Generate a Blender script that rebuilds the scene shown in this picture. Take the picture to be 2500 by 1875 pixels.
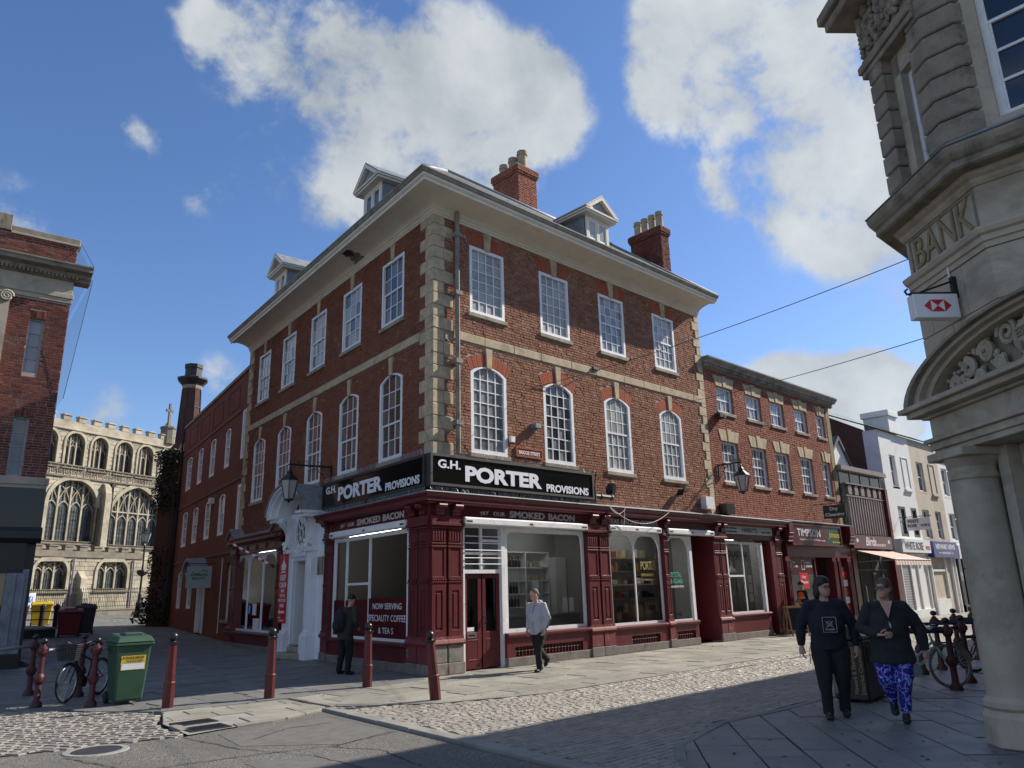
import bpy, bmesh, math, random
from mathutils import Vector, Matrix, noise
R_ = math.radians
random.seed(7)
rnd = random.random
def ru(a, b): return a + (b - a) * rnd()
for o in list(bpy.data.objects): bpy.data.objects.remove(o)
S = bpy.context.scene
COL = S.collection
# ---------------------------------------------------------------- camera
cam = bpy.data.cameras.new('camera'); camo = bpy.data.objects.new('camera', cam); COL.objects.link(camo)
cam.sensor_fit = 'HORIZONTAL'; cam.sensor_width = 36.0; cam.lens = 36.0 * 1833.0 / 2500.0
cam.clip_start = 0.1; cam.clip_end = 3000
CAMP = Vector((-10.3215, -13.6046, 1.75))
camo.matrix_world = Matrix(((0.72811124, -0.16359806, -0.66564983, CAMP.x), (-0.6850245, -0.20823838, -0.69812478, CAMP.y),
                            (-0.02440198, 0.96429894, -0.26368939, CAMP.z), (0, 0, 0, 1)))
S.camera = camo
# ---------------------------------------------------------------- sun + sky
SUN_AZ, SUN_EL = R_(-17.0), R_(36.0)      # direction towards the sun: from +X, 17 degrees to the front of the shop
SD = Vector((math.cos(SUN_EL) * math.cos(SUN_AZ), math.cos(SUN_EL) * math.sin(SUN_AZ), math.sin(SUN_EL)))
sl = bpy.data.lights.new('sun', 'SUN'); sl.energy = 5.0; sl.angle = R_(0.5); sl.color = (1.0, 0.92, 0.80)
so = bpy.data.objects.new('sun', sl); COL.objects.link(so)
so.rotation_euler = (-SD).to_track_quat('-Z', 'Y').to_euler()
S.view_settings.view_transform = 'Standard'; S.view_settings.look = 'None'
S.view_settings.exposure = 0.5; S.view_settings.gamma = 1.0; S.view_settings.use_curve_mapping = False
W = bpy.data.worlds.new('World'); S.world = W; W.use_nodes = True
def px_dir(x, y):                          # direction of a point of the sky, given where the photograph shows it
    v = Vector(((x - 1250) / 1833.0, -(y - 937.5) / 1833.0, -1.0))
    return (camo.matrix_world.to_3x3() @ v).normalized()
def build_world():
    nt = W.node_tree; nt.nodes.clear(); N = nt.nodes; L = nt.links
    def nd(t, **k):
        n = N.new(t)
        for a, b in k.items(): setattr(n, a, b)
        return n
    def mth(op, a, b=None, c=None, clamp=False):
        n = nd('ShaderNodeMath', operation=op, use_clamp=clamp)
        for i, q in enumerate((a, b, c)):
            if q is None: continue
            if isinstance(q, (int, float)): n.inputs[i].default_value = q
            else: L.new(q, n.inputs[i])
        return n.outputs[0]
    out = nd('ShaderNodeOutputWorld'); bg = nd('ShaderNodeBackground'); L.new(bg.outputs[0], out.inputs[0])
    sky = nd('ShaderNodeTexSky'); sky.sky_type = 'NISHITA'; sky.sun_disc = False
    sky.sun_elevation = SUN_EL; sky.sun_rotation = math.pi / 2 - SUN_AZ
    sky.air_density = 1.0; sky.dust_density = 0.3; sky.ozone_density = 3.0; sky.altitude = 50
    hs = nd('ShaderNodeHueSaturation'); hs.inputs['Saturation'].default_value = 1.12; hs.inputs['Value'].default_value = 1.0
    tint = nd('ShaderNodeMix', data_type='RGBA', blend_type='MULTIPLY'); tint.inputs[0].default_value = 1.0; tint.inputs[7].default_value = (1.10, 1.06, 1.14, 1)
    L.new(sky.outputs[0], tint.inputs[6]); L.new(tint.outputs[2], hs.inputs['Color'])
    tc = nd('ShaderNodeTexCoord')
    D = tc.outputs['Generated']
    sep = nd('ShaderNodeSeparateXYZ'); L.new(D, sep.inputs[0])
    zc = mth('ADD', mth('MAXIMUM', sep.outputs[2], 0.0), 0.16)
    cx = mth('DIVIDE', sep.outputs[0], zc); cy = mth('DIVIDE', sep.outputs[1], zc)
    cmb = nd('ShaderNodeCombineXYZ'); L.new(cx, cmb.inputs[0]); L.new(cy, cmb.inputs[1])
    def fbm(vec, sc, det, rough, dist, off):
        m = nd('ShaderNodeMapping'); m.inputs['Location'].default_value = off; L.new(vec, m.inputs[0])
        n = nd('ShaderNodeTexNoise'); n.inputs['Scale'].default_value = sc; n.inputs['Detail'].default_value = det
        n.inputs['Roughness'].default_value = rough; n.inputs['Distortion'].default_value = dist; L.new(m.outputs[0], n.inputs[0])
        return n.outputs[0]
    big = fbm(cmb.outputs[0], 1.35, 10, 0.62, 0.35, (3.1, 1.7, 0.4))
    fine = fbm(D, 5.5, 15, 0.6, 0.12, (0.3, 2.2, 5.0))
    wisp = fbm(D, 17.0, 12, 0.62, 0.25, (1.3, 0.2, 1.0))
    # cloud banks that stand in the sky of the place: centre direction, radius, weight
    banks = [((950, 200), .17, .95), ((1180, 300), .16, 1.1), ((760, 150), .11, .7), ((560, 100), .08, .7), ((630, 190), .09, .75), ((470, 60), .05, .6), ((1330, 240), .09, .9), ((900, 470), .09, .75), ((760, 500), .05, .5),
             ((1050, 420), .13, .9), ((340, 325), .06, .95), ((505, 465), .055, .75), ((640, 400), .065, .8),
             ((1850, 150), .17, 1.1), ((2000, 380), .17, 1.2), ((1700, 120), .12, .85), ((2130, 200), .22, 1.2), ((1830, 440), .07, .8), ((2100, 610), .07, .7), ((1560, 90), .06, .35), ((1620, 230), .07, .45),
             ((2080, 980), .075, 1.3), ((1960, 950), .07, 1.2), ((2160, 1010), .10, 1.2), ((1850, 930), .05, .9), ((2190, 740), .04, .55),
             ((20, 530), .07, .95), ((520, 940), .065, .75), ((250, 1010), .06, .7)]
    dens = None
    for (p, r, wt) in banks:
        d = px_dir(*p)
        vm = nd('ShaderNodeVectorMath', operation='DISTANCE'); L.new(D, vm.inputs[0]); vm.inputs[1].default_value = d
        q = mth('MULTIPLY', mth('SUBTRACT', 1.0, mth('DIVIDE', vm.outputs['Value'], r * 1.0), clamp=True), wt)
        dens = q if dens is None else mth('ADD', dens, q)
    dens = mth('MINIMUM', dens, 0.86)
    # away from the banks the sky carries on with scattered clouds of the same sort
    fw = px_dir(1250, 937)
    dv = nd('ShaderNodeVectorMath', operation='DOT_PRODUCT'); L.new(D, dv.inputs[0]); dv.inputs[1].default_value = fw
    outm = mth('SUBTRACT', 1.0, mth('DIVIDE', mth('SUBTRACT', dv.outputs['Value'], 0.55), 0.2, clamp=True), clamp=True)
    scat = mth('MULTIPLY', mth('MULTIPLY', mth('SUBTRACT', big, 0.40), 4.2, clamp=True), outm)
    dens = mth('ADD', dens, scat)
    n1 = mth('ADD', mth('MULTIPLY', mth('SUBTRACT', fine, 0.5), 3.4), mth('MULTIPLY', mth('SUBTRACT', wisp, 0.5), 1.5))
    edge = mth('MULTIPLY', n1, mth('MULTIPLY', dens, 1.7, clamp=True))
    v = mth('ADD', dens, edge)
    mr = nd('ShaderNodeMapRange', interpolation_type='SMOOTHSTEP'); L.new(v, mr.inputs[0]); mr.inputs[1].default_value = 0.24; mr.inputs[2].default_value = 0.9
    alpha = mth('MULTIPLY', mr.outputs[0], 0.94)
    # cloud brightness: thick middles a little greyer, edges towards the sun brighter
    shd = fbm(D, 5.0, 6, 0.55, 0.3, (5.3, 0.7, 2.0))
    br = mth('ADD', mth('MULTIPLY', shd, 0.9), mth('MULTIPLY', mth('SUBTRACT', fine, 0.5), 0.9))
    cr = nd('ShaderNodeValToRGB'); L.new(br, cr.inputs[0])
    cr.color_ramp.elements[0].position = 0.22; cr.color_ramp.elements[0].color = (2.7, 3.0, 3.25, 1)
    cr.color_ramp.elements[1].position = 0.66; cr.color_ramp.elements[1].color = (5.2, 5.45, 5.6, 1)
    mix = nd('ShaderNodeMix', data_type='RGBA'); L.new(alpha, mix.inputs[0]); L.new(hs.outputs[0], mix.inputs[6]); L.new(cr.outputs[0], mix.inputs[7])
    L.new(mix.outputs[2], bg.inputs[0]); bg.inputs[1].default_value = 0.1
build_world()
# ---------------------------------------------------------------- helpers
ORG = {}
def tag(o, label=None, cat=None, group=None, kind=None):
    if label: o['label'] = label
    if cat: o['category'] = cat
    if group: o['group'] = group
    if kind: o['kind'] = kind
    return o
def T(name, label, cat, loc=(0, 0, 0), group=None):
    o = bpy.data.objects.new(name, None); COL.objects.link(o); o.location = loc; o.empty_display_size = .2
    ORG[o.name] = Vector(loc); return tag(o, label, cat, group)
class MB:
    """collects faces in world (or frame) coordinates; build() links them as ONE mesh object"""
    def __init__(s, fr=None): s.v = []; s.f = []; s.fr = fr; s.r = []
    def add(s, vs, fs, r=0.0):
        n = len(s.v); s.v += [tuple(p) for p in vs]; s.f += [tuple(i + n for i in f) for f in fs]; s.r += [r] * len(vs); return s
    def box(s, x0, x1, y0, y1, z0, z1, r=0.0):
        return s.add([(x0, y0, z0), (x1, y0, z0), (x1, y1, z0), (x0, y1, z0), (x0, y0, z1), (x1, y0, z1), (x1, y1, z1), (x0, y1, z1)],
                     [(0, 3, 2, 1), (4, 5, 6, 7), (0, 1, 5, 4), (1, 2, 6, 5), (2, 3, 7, 6), (3, 0, 4, 7)], r)
    def prism(s, poly, a, b, ax=1, r=0.0):
        """2D polygon extruded from a to b along axis ax (poly gives the other two coordinates in order)"""
        def mk(p, t):
            q = list(p); q.insert(ax, t); return tuple(q)
        n = len(poly); vs = [mk(p, a) for p in poly] + [mk(p, b) for p in poly]
        fs = [tuple(range(n))[::-1], tuple(range(n, 2 * n))] + [(i, (i + 1) % n, n + (i + 1) % n, n + i) for i in range(n)]
        return s.add(vs, fs, r)
    def ring(s, outer, inner, a, b, ax=1):
        """frame between two polygons of equal count, extruded"""
        def mk(p, t):
            q = list(p); q.insert(ax, t); return tuple(q)
        n = len(outer); vs = [mk(p, a) for p in outer] + [mk(p, a) for p in inner] + [mk(p, b) for p in outer] + [mk(p, b) for p in inner]
        fs = []
        for i in range(n):
            j = (i + 1) % n
            fs += [(i, j, n + j, n + i), (2 * n + i, 3 * n + i, 3 * n + j, 2 * n + j), (i, 2 * n + i, 2 * n + j, j), (n + i, n + j, 3 * n + j, 3 * n + i)]
        return s.add(vs, fs)
    def tube(s, pts, rad, n=8, cap=True, ry=None):
        pts = [Vector(p) for p in pts]; m = len(pts)
        if isinstance(rad, (int, float)): rad = [rad] * m
        vs = []; up = None
        for i, p in enumerate(pts):
            d = (pts[min(i + 1, m - 1)] - pts[max(i - 1, 0)]).normalized()
            if up is None: up = Vector((0, 0, 1)) if abs(d.z) < .9 else Vector((1, 0, 0))
            x = d.cross(up)
            if x.length < 1e-4: x = d.cross(Vector((0, 1, 0)))
            x.normalize(); y = x.cross(d).normalized(); up = y
            for k in range(n):
                a = 2 * math.pi * k / n
                vs.append(p + x * (math.cos(a) * rad[i]) + y * (math.sin(a) * (rad[i] if ry is None else ry[i])))
        fs = [(i * n + k, i * n + (k + 1) % n, (i + 1) * n + (k + 1) % n, (i + 1) * n + k) for i in range(m - 1) for k in range(n)]
        if cap: fs += [tuple(range(n))[::-1], tuple((m - 1) * n + k for k in range(n))]
        return s.add(vs, fs)
    def lathe(s, prof, c=(0, 0, 0), n=16, ang=(0, 2 * math.pi), M=None):
        full = abs(ang[1] - ang[0] - 2 * math.pi) < 1e-6; m = n if full else n + 1
        vs = []
        for (r, z) in prof:
            for k in range(m):
                a = ang[0] + (ang[1] - ang[0]) * k / n
                p = Vector((r * math.cos(a), r * math.sin(a), z))
                if M is not None: p = M @ p
                vs.append((p.x + c[0], p.y + c[1], p.z + c[2]))
        fs = []
        for i in range(len(prof) - 1):
            for k in range(n if full else n):
                k2 = (k + 1) % m
                fs.append((i * m + k, i * m + k2, (i + 1) * m + k2, (i + 1) * m + k))
        if full:
            if prof[0][0] > 1e-5: fs.append(tuple(range(m))[::-1])
            if prof[-1][0] > 1e-5: fs.append(tuple((len(prof) - 1) * m + k for k in range(m)))
        return s.add(vs, fs)
    def ball(s, c, r, n=10, sc=(1, 1, 1)):
        prof = [(max(1e-6, math.sin(math.pi * i / n)), -math.cos(math.pi * i / n)) for i in range(n + 1)]
        M = Matrix.Diagonal((r * sc[0], r * sc[1], r * sc[2]))
        return s.lathe(prof, c, max(8, n), M=M)
    def sweep(s, prof, path, closed=False, cap=True):
        """prof: (p,z) with p outward; path: plan points (x,y) with outward on the right-hand normal given per point (mitred): [(x,y,nx,ny)]"""
        vs = []; n = len(prof)
        for (x, y, nx, ny) in path:
            for (p, z) in prof: vs.append((x + nx * p, y + ny * p, z))
        m = len(path); fs = []
        for i in range(m - (0 if closed else 1)):
            j = (i + 1) % m
            for k in range(n - 1): fs.append((i * n + k, j * n + k, j * n + k + 1, i * n + k + 1))
        if cap and not closed: fs += [tuple(range(n)), tuple((m - 1) * n + k for k in range(n))[::-1]]
        return s.add(vs, fs)
    def build(s, name, mat, parent=None, smooth=False, bevel=0.0, loc=None, world=True, wn=False):
        fr = s.fr
        vs = [fr(*p) for p in s.v] if fr else [Vector(p) for p in s.v]
        org = ORG[parent.name] if parent is not None else Vector(loc or (0, 0, 0))
        if world: vs = [p - org for p in vs]
        me = bpy.data.meshes.new(name); me.from_pydata([tuple(p) for p in vs], [], s.f)
        if any(s.r):
            at = me.attributes.new('rnd', 'FLOAT', 'POINT'); at.data.foreach_set('value', s.r)
        if bevel > 0 or wn:
            bm = bmesh.new(); bm.from_mesh(me)
            bmesh.ops.recalc_face_normals(bm, faces=bm.faces)
            if bevel > 0:
                ed = [e for e in bm.edges if len(e.link_faces) == 2 and e.calc_face_angle(0) > .6]
                bmesh.ops.bevel(bm, geom=ed, offset=bevel, segments=1, affect='EDGES', clamp_overlap=True)
            bm.to_mesh(me); bm.free()
        if smooth: me.shade_smooth()
        if smooth == 'auto':
            me.set_sharp_from_angle(angle=R_(35))
        if mat: me.materials.append(mat if not isinstance(mat, str) else M_[mat])
        o = bpy.data.objects.new(name, me); COL.objects.link(o)
        if parent is not None: o.parent = parent
        else: o.location = org
        ORG[o.name] = org; return o
def copy_tree(o, loc=None, rotz=None, parent=None, **tags):
    c = o.copy(); COL.objects.link(c); c.parent = parent; ORG[c.name] = Vector(loc) if loc is not None else ORG[o.name]
    if loc is not None: c.location = loc
    if rotz is not None: c.rotation_euler = (c.rotation_euler[0], c.rotation_euler[1], rotz)
    for ch in [q for q in COL.objects if q.parent == o]: copy_tree(ch, parent=c)
    for k, v in tags.items():
        c[k] = v
    return c
# facade frames: s along the wall (from the shop corner), o outwards, z up
UL = Vector((0.11084284, 0.99383795, 0)); NL = Vector((-0.99383795, 0.11084284, 0))
def frame(org, u, n):
    org = Vector(org); u = Vector(u); n = Vector(n)
    return lambda s, o, z: org + u * s + n * o + Vector((0, 0, z))
FR = frame((0, 0, 0), (1, 0, 0), (0, -1, 0))
FL = frame((0, 0, 0), UL, NL)
FL2 = frame((1.828, 14.1345, 0), (0.176068, 0.984378, 0), (-0.984378, 0.176068, 0))
FLB = frame((-5.347, 10.698, 0), (0.99505, -0.09937, 0), (-0.09937, -0.99505, 0))
FCH = frame((8.634, 48.564, 0), (0.92336, 0.38393, 0), (0.38393, -0.92336, 0))
BG = Vector((-0.0681, -10.6379, 0)); HB = Vector((0.657952, 0.75306, 0)); NB = Vector((-0.75306, 0.657952, 0))
FB = frame(BG, HB, NB)
def gz(x, y): return min(1.1, max(0.0, 0.02 * (y - 8.0)))
_txt = {}
TMP = bpy.data.scenes.new('scratch')          # modifiers and text are evaluated in a scratch scene
def baked(o):
    vl = TMP.view_layers[0]; vl.update(); return bpy.data.meshes.new_from_object(o.evaluated_get(vl.depsgraph))
def text_geo(t, bold=0.0):
    k = (t, bold)
    if k in _txt: return _txt[k]
    cu = bpy.data.curves.new('txt', 'FONT'); cu.body = t; cu.size = 1.0; cu.offset = bold; cu.resolution_u = 3; cu.fill_mode = 'FRONT'
    o = bpy.data.objects.new('txt', cu); TMP.collection.objects.link(o)
    me = baked(o)
    vs = [tuple(v.co[:2]) for v in me.vertices]; fs = [tuple(p.vertices) for p in me.polygons]
    bpy.data.objects.remove(o); bpy.data.meshes.remove(me); bpy.data.curves.remove(cu)
    xs = [p[0] for p in vs]; ys = [p[1] for p in vs]
    _txt[k] = (vs, fs, (min(xs), max(xs), min(ys), max(ys))); return _txt[k]
def text(mb, t, s0, s1, z0, z1, o, flip=False, bold=0.02, shear=0.0, thick=0.006, rise=0.0):
    """writes t into the box s0..s1, z0..z1 on the plane at o; reading runs from s0 to s1"""
    vs, fs, (a, b, c, d) = text_geo(t, bold)
    P = []
    for (x, y) in vs:
        u = (x - a) / (b - a); v = (y - c) / (d - c)
        P.append((s0 + (s1 - s0) * u + shear * (v - .5) * (1 if s1 > s0 else -1), z0 + (z1 - z0) * v + rise * u))
    n = len(P); cnt = {}
    for f in fs:
        for i in range(len(f)):
            e = (f[i], f[(i + 1) % len(f)]); cnt[e] = 1
    side = [e for e in cnt if (e[1], e[0]) not in cnt]
    mb.add([(p[0], o, p[1]) for p in P] + [(p[0], o - thick, p[1]) for p in P], list(fs) + [(a_, b_, b_ + n, a_ + n) for (a_, b_) in side])
    return mb
# ---------------------------------------------------------------- materials
M_ = {}
class NT:
    def __init__(s, name):
        s.m = bpy.data.materials.new(name); s.m.use_nodes = True; s.t = s.m.node_tree; s.t.nodes.clear()
        s.out = s.n('ShaderNodeOutputMaterial'); s.b = s.n('ShaderNodeBsdfPrincipled'); s.l(s.b.outputs[0], s.out.inputs[0])
        s._tc = None; M_[name] = s.m
    def n(s, t, **k):
        q = s.t.nodes.new(t)
        for a, b in k.items(): setattr(q, a, b)
        return q
    def l(s, a, b): s.t.links.new(a, b)
    def co(s):
        if s._tc is None:
            g = s.n('ShaderNodeNewGeometry'); s._tc = g.outputs['Position']
        return s._tc
    def noise(s, sc, det=6, rough=.6, dist=0, stretch=None, obj=False):
        c = s.co()
        if obj: c = s.n('ShaderNodeTexCoord').outputs['Object']
        if stretch:
            m = s.n('ShaderNodeMapping'); m.inputs['Scale'].default_value = stretch; s.l(c, m.inputs[0]); c = m.outputs[0]
        q = s.n('ShaderNodeTexNoise'); q.inputs['Scale'].default_value = sc; q.inputs['Detail'].default_value = det
        q.inputs['Roughness'].default_value = rough; q.inputs['Distortion'].default_value = dist; s.l(c, q.inputs[0]); return q.outputs[0]
    def ramp(s, f, stops):
        r = s.n('ShaderNodeValToRGB'); s.l(f, r.inputs[0]); e = r.color_ramp.elements
        while len(e) < len(stops): e.new(.5)
        for i, (p, c) in enumerate(stops):
            e[i].position = p; e[i].color = (c[0], c[1], c[2], 1) if not isinstance(c, (int, float)) else (c, c, c, 1)
        return r.outputs[0]
    def math(s, op, a, b, clamp=False):
        q = s.n('ShaderNodeMath', operation=op, use_clamp=clamp)
        for i, v in enumerate((a, b)):
            if isinstance(v, (int, float)): q.inputs[i].default_value = v
            else: s.l(v, q.inputs[i])
        return q.outputs[0]
    def mix(s, f, a, b, mode='MIX'):
        q = s.n('ShaderNodeMix', data_type='RGBA', blend_type=mode)
        for i, v in ((0, f), (6, a), (7, b)):
            if isinstance(v, (int, float)): q.inputs[i].default_value = v
            elif isinstance(v, tuple): q.inputs[i].default_value = (v[0], v[1], v[2], 1)
            else: s.l(v, q.inputs[i])
        return q.outputs[2]
    def rnd(s):
        a = s.n('ShaderNodeAttribute', attribute_name='rnd'); o = s.n('ShaderNodeObjectInfo')
        return s.math('FRACT', s.math('ADD', a.outputs['Fac'], o.outputs['Random']), 0)
    def col(s, c):
        if isinstance(c, tuple): s.b.inputs['Base Color'].default_value = (c[0], c[1], c[2], 1)
        else: s.l(c, s.b.inputs['Base Color'])
        return s
    def rough(s, r):
        if isinstance(r, (int, float)): s.b.inputs['Roughness'].default_value = r
        else: s.l(r, s.b.inputs['Roughness'])
        return s
    def bump(s, h, st=.3, d=.01):
        q = s.n('ShaderNodeBump'); q.inputs['Strength'].default_value = st; q.inputs['Distance'].default_value = d
        s.l(h, q.inputs['Height']); s.l(q.outputs[0], s.b.inputs['Normal']); return s
def plain(name, c, rough=.6, var=.18, sc=3.0, bump=.15, bsc=40, metal=0.0, spec=None, dirt=None):
    m = NT(name); n = m.noise(sc, 7, .62); d = tuple(max(0, q * (1 - var)) for q in c); u = tuple(min(1, q * (1 + var)) for q in c)
    cc = m.ramp(n, [(.3, d), (.7, u)])
    if dirt:
        n2 = m.noise(dirt[1], 9, .7, .4); cc = m.mix(m.math('MULTIPLY', m.ramp(n2, [(dirt[2], 0.0), (dirt[2] + .12, 1.0)]), dirt[3]), cc, dirt[0])
    m.col(cc); m.rough(rough); m.b.inputs['Metallic'].default_value = metal
    if spec is not None: m.b.inputs['Specular IOR Level'].default_value = spec
    if bump: m.bump(m.noise(bsc, 5, .6), bump, .006)
    return m
def bricks(name, cols, dark, soot=.35):
    """colour of single bricks, from each brick's own random value, with weathering over it"""
    m = NT(name); c = m.ramp(m.rnd(), [(i / (len(cols) - 1.0) * .98, q) for i, q in enumerate(cols)])
    n = m.noise(28, 6, .7); c = m.mix(m.ramp(n, [(.35, 0.0), (.75, .35)]), c, dark)
    n2 = m.noise(.55, 8, .65, .4); c = m.mix(m.math('MULTIPLY', m.ramp(n2, [(.42, 0.0), (.72, 1.0)]), soot), c, dark)
    n4 = m.noise(1.1, 9, .7, .3); c = m.mix(m.math('MULTIPLY', m.ramp(n4, [(.56, 0.0), (.7, 1.0)]), .28), c, (.42, .34, .28))
    m.col(c); m.rough(.9); m.bump(m.math('ADD', m.noise(60, 6, .7), m.math('MULTIPLY', m.noise(16, 4, .6), 1.2)), .75, .012); m.b.inputs['Specular IOR Level'].default_value = .2
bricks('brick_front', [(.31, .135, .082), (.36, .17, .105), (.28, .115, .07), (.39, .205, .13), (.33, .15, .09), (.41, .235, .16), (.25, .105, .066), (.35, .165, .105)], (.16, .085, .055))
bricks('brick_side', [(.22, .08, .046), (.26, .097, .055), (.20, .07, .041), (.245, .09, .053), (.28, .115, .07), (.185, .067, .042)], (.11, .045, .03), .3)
bricks('brick_terrace', [(.36, .14, .095), (.32, .12, .08), (.40, .175, .12), (.29, .105, .075), (.37, .155, .10)], (.17, .07, .05), .35)
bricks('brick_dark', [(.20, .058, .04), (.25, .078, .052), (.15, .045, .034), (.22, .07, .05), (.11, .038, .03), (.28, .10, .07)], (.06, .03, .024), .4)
bricks('brick_arch_red', [(.40, .12, .065), (.36, .10, .055), (.43, .14, .08)], (.2, .07, .045), .2)
def bmat_tex(name, c1, c2, mort, dirx=True, sc=1.0, vec=None):
    """brickwork too far off to tell its bricks apart"""
    m = NT(name); tcx = m.n('ShaderNodeTexCoord'); mp = m.n('ShaderNodeMapping'); m.l(tcx.outputs['UV'], mp.inputs[0])
    bt = m.n('ShaderNodeTexBrick'); m.l(mp.outputs[0], bt.inputs[0]); bt.inputs['Scale'].default_value = sc; bt.inputs['Brick Width'].default_value = .225; bt.inputs['Row Height'].default_value = .075
    bt.inputs['Mortar Size'].default_value = .008; bt.inputs['Color1'].default_value = (*c1, 1); bt.inputs['Color2'].default_value = (*c2, 1); bt.inputs['Mortar'].default_value = (*mort, 1); bt.offset = .5
    n = m.noise(.6, 8, .65, .3); c = m.mix(m.ramp(n, [(.38, 0.0), (.75, .45)]), bt.outputs[0], tuple(q * .5 for q in c1))
    m.col(c); m.rough(.9); m.bump(bt.outputs['Fac'], .5, -.01); m.b.inputs['Specular IOR Level'].default_value = .2
bmat_tex('brick_far', (.25, .075, .04), (.19, .058, .034), (.20, .13, .10))
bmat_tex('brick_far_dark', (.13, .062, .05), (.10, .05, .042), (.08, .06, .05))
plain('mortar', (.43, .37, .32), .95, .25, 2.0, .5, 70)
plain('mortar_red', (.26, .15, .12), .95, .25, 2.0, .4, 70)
plain('mortar_pale', (.40, .33, .29), .95, .2, 2.0, .4, 70)
plain('quoin', (.47, .385, .255), .88, .25, 4.0, .8, 16, dirt=((.22, .185, .135), 2.6, .54, .65))
plain('sandstone', (.33, .285, .22), .88, .25, 3.0, .6, 24, dirt=((.15, .13, .105), 2.0, .52, .7))
plain('church', (.41, .365, .275), .9, .25, 1.3, .7, 7, dirt=((.24, .205, .15), .7, .5, .7))
plain('church_dark', (.20, .175, .135), .9, .3, 2.0, .5, 9)
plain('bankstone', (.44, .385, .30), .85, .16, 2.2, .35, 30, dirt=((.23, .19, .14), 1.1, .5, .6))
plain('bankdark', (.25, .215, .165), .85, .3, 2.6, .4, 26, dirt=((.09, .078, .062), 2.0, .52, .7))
plain('stucco', (.70, .66, .565), .85, .08, 1.5, .3, 12, dirt=((.48, .45, .38), 1.2, .58, .5))
plain('stucco_grey', (.27, .255, .22), .85, .2, 2.0, .3, 12, dirt=((.12, .112, .10), 2.2, .5, .7))
plain('white', (.78, .79, .82), .45, .05, 3, .1, 30, dirt=((.52, .51, .48), 3.5, .6, .5))
plain('white_old', (.74, .745, .76), .55, .08, 4, .3, 18, dirt=((.38, .35, .31), 5.0, .58, .75))
plain('white_stucco', (.74, .75, .74), .8, .06, 1.2, .3, 14, dirt=((.50, .49, .46), 1.0, .56, .55))
plain('white_stucco_shaded', (.60, .59, .66), .8, .06, 1.2, .2, 14, dirt=((.40, .39, .42), 1.0, .56, .5))  # white stucco with the shaded side's tint put into its colour
plain('beige', (.52, .46, .36), .85, .08, 1.2, .3, 14, dirt=((.38, .33, .27), 1.0, .52, .6))
plain('maroon', (.105, .0105, .015), .42, .22, 3.0, .18, 22, dirt=((.075, .012, .016), 2.4, .5, .6))
plain('maroon_worn', (.15, .022, .026), .6, .25, 4.0, .5, 14, dirt=((.24, .21, .18), 3.4, .57, .9))
plain('maroon_sign', (.085, .006, .012), .3, .06, 1.0, .03, 30)
plain('red_paint', (.088, .0075, .010), .4, .2, 6.0, .2, 30, dirt=((.09, .012, .012), 6, .55, .7))
plain('post_red', (.06, .010, .014), .55, .2, 6, .2, 30)
plain('worn_stone', (.20, .185, .165), .9, .3, 4, .8, 12, dirt=((.12, .02, .025), 3.2, .55, .85))
plain('plinth_grey', (.17, .15, .14), .9, .25, 4, .6, 16, dirt=((.09, .035, .035), 3, .55, .6))
plain('black', (.012, .012, .013), .35, .2, 3, .05, 20)
plain('black_gloss', (.006, .006, .0065), .12, .1, 2, .0)
plain('black_iron', (.013, .013, .014), .5, .3, 8, .2, 40)
plain('dark_trim', (.03, .03, .03), .6, .3, 6, .3, 30)
plain('lead', (.23, .245, .27), .55, .25, 2.5, .3, 9, dirt=((.12, .125, .135), 3, .5, .6))
plain('slate', (.10, .105, .115), .7, .3, 3.0, .5, 9)
plain('slate_moss', (.17, .155, .105), .9, .3, 3.0, .6, 9, dirt=((.09, .085, .06), 2, .5, .7))
plain('letter_white', (.74, .76, .82), .5, .04, 4, .0)
plain('letter_grey', (.50, .47, .46), .6, .12, 5, .0)
plain('gold', (.33, .235, .085), .5, .2, 5, .1, 30)
plain('gold_dim', (.27, .215, .12), .7, .2, 5, .1, 30)
plain('grey_metal', (.30, .31, .33), .45, .15, 5, .05, 30, metal=.4)
plain('steel', (.50, .51, .53), .3, .1, 5, .0, metal=.9)
plain('pot', (.36, .30, .21), .85, .25, 4, .3, 20, dirt=((.20, .165, .12), 3, .5, .7))
plain('green_bin', (.020, .066, .038), .55, .15, 4, .2, 60, dirt=((.05, .07, .05), 5, .56, .5))
plain('red_bin', (.20, .006, .012), .5, .12, 4, .1, 60)
plain('grey_bin', (.025, .028, .032), .55, .12, 4, .1, 60)
plain('yellow_bin', (.62, .42, .02), .5, .1, 4, .1, 60)
plain('pale_bin', (.42, .45, .48), .55, .1, 4, .1, 60)
plain('label_yellow', (.62, .44, .05), .5, .1, 6, 0)
plain('paper', (.75, .77, .80), .7, .04, 6, .0)
plain('board_black', (.010, .012, .011), .45, .3, 6, .05)
plain('wood', (.34, .20, .09), .6, .25, 8, .2, 40)
plain('wood_dark', (.10, .035, .02), .5, .3, 6, .2, 30)
plain('room_wall', (.28, .285, .28), .9, .08, 2, .05)
plain('room_white', (.66, .68, .68), .6, .05, 2, .0)
plain('room_floor', (.10, .085, .075), .7, .2, 3, .0)
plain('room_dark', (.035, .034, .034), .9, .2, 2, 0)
plain('fridge', (.40, .52, .60), .45, .05, 1, 0)
plain('bottle', (.012, .014, .010), .15, .2, 9, 0)
plain('jar', (.30, .26, .20), .4, .3, 9, 0)
plain('crock', (.55, .46, .33), .4, .15, 6, 0)
plain('tin_red', (.30, .02, .02), .4, .2, 6, 0)
plain('mint', (.30, .46, .40), .35, .06, 5, .0)
plain('tyre', (.018, .018, .019), .8, .2, 30, .3, 90)
plain('tyre_grey', (.22, .20, .175), .8, .1, 30, .2, 90)
plain('wicker', (.02, .02, .021), .7, .2, 30, .2, 90)
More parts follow.
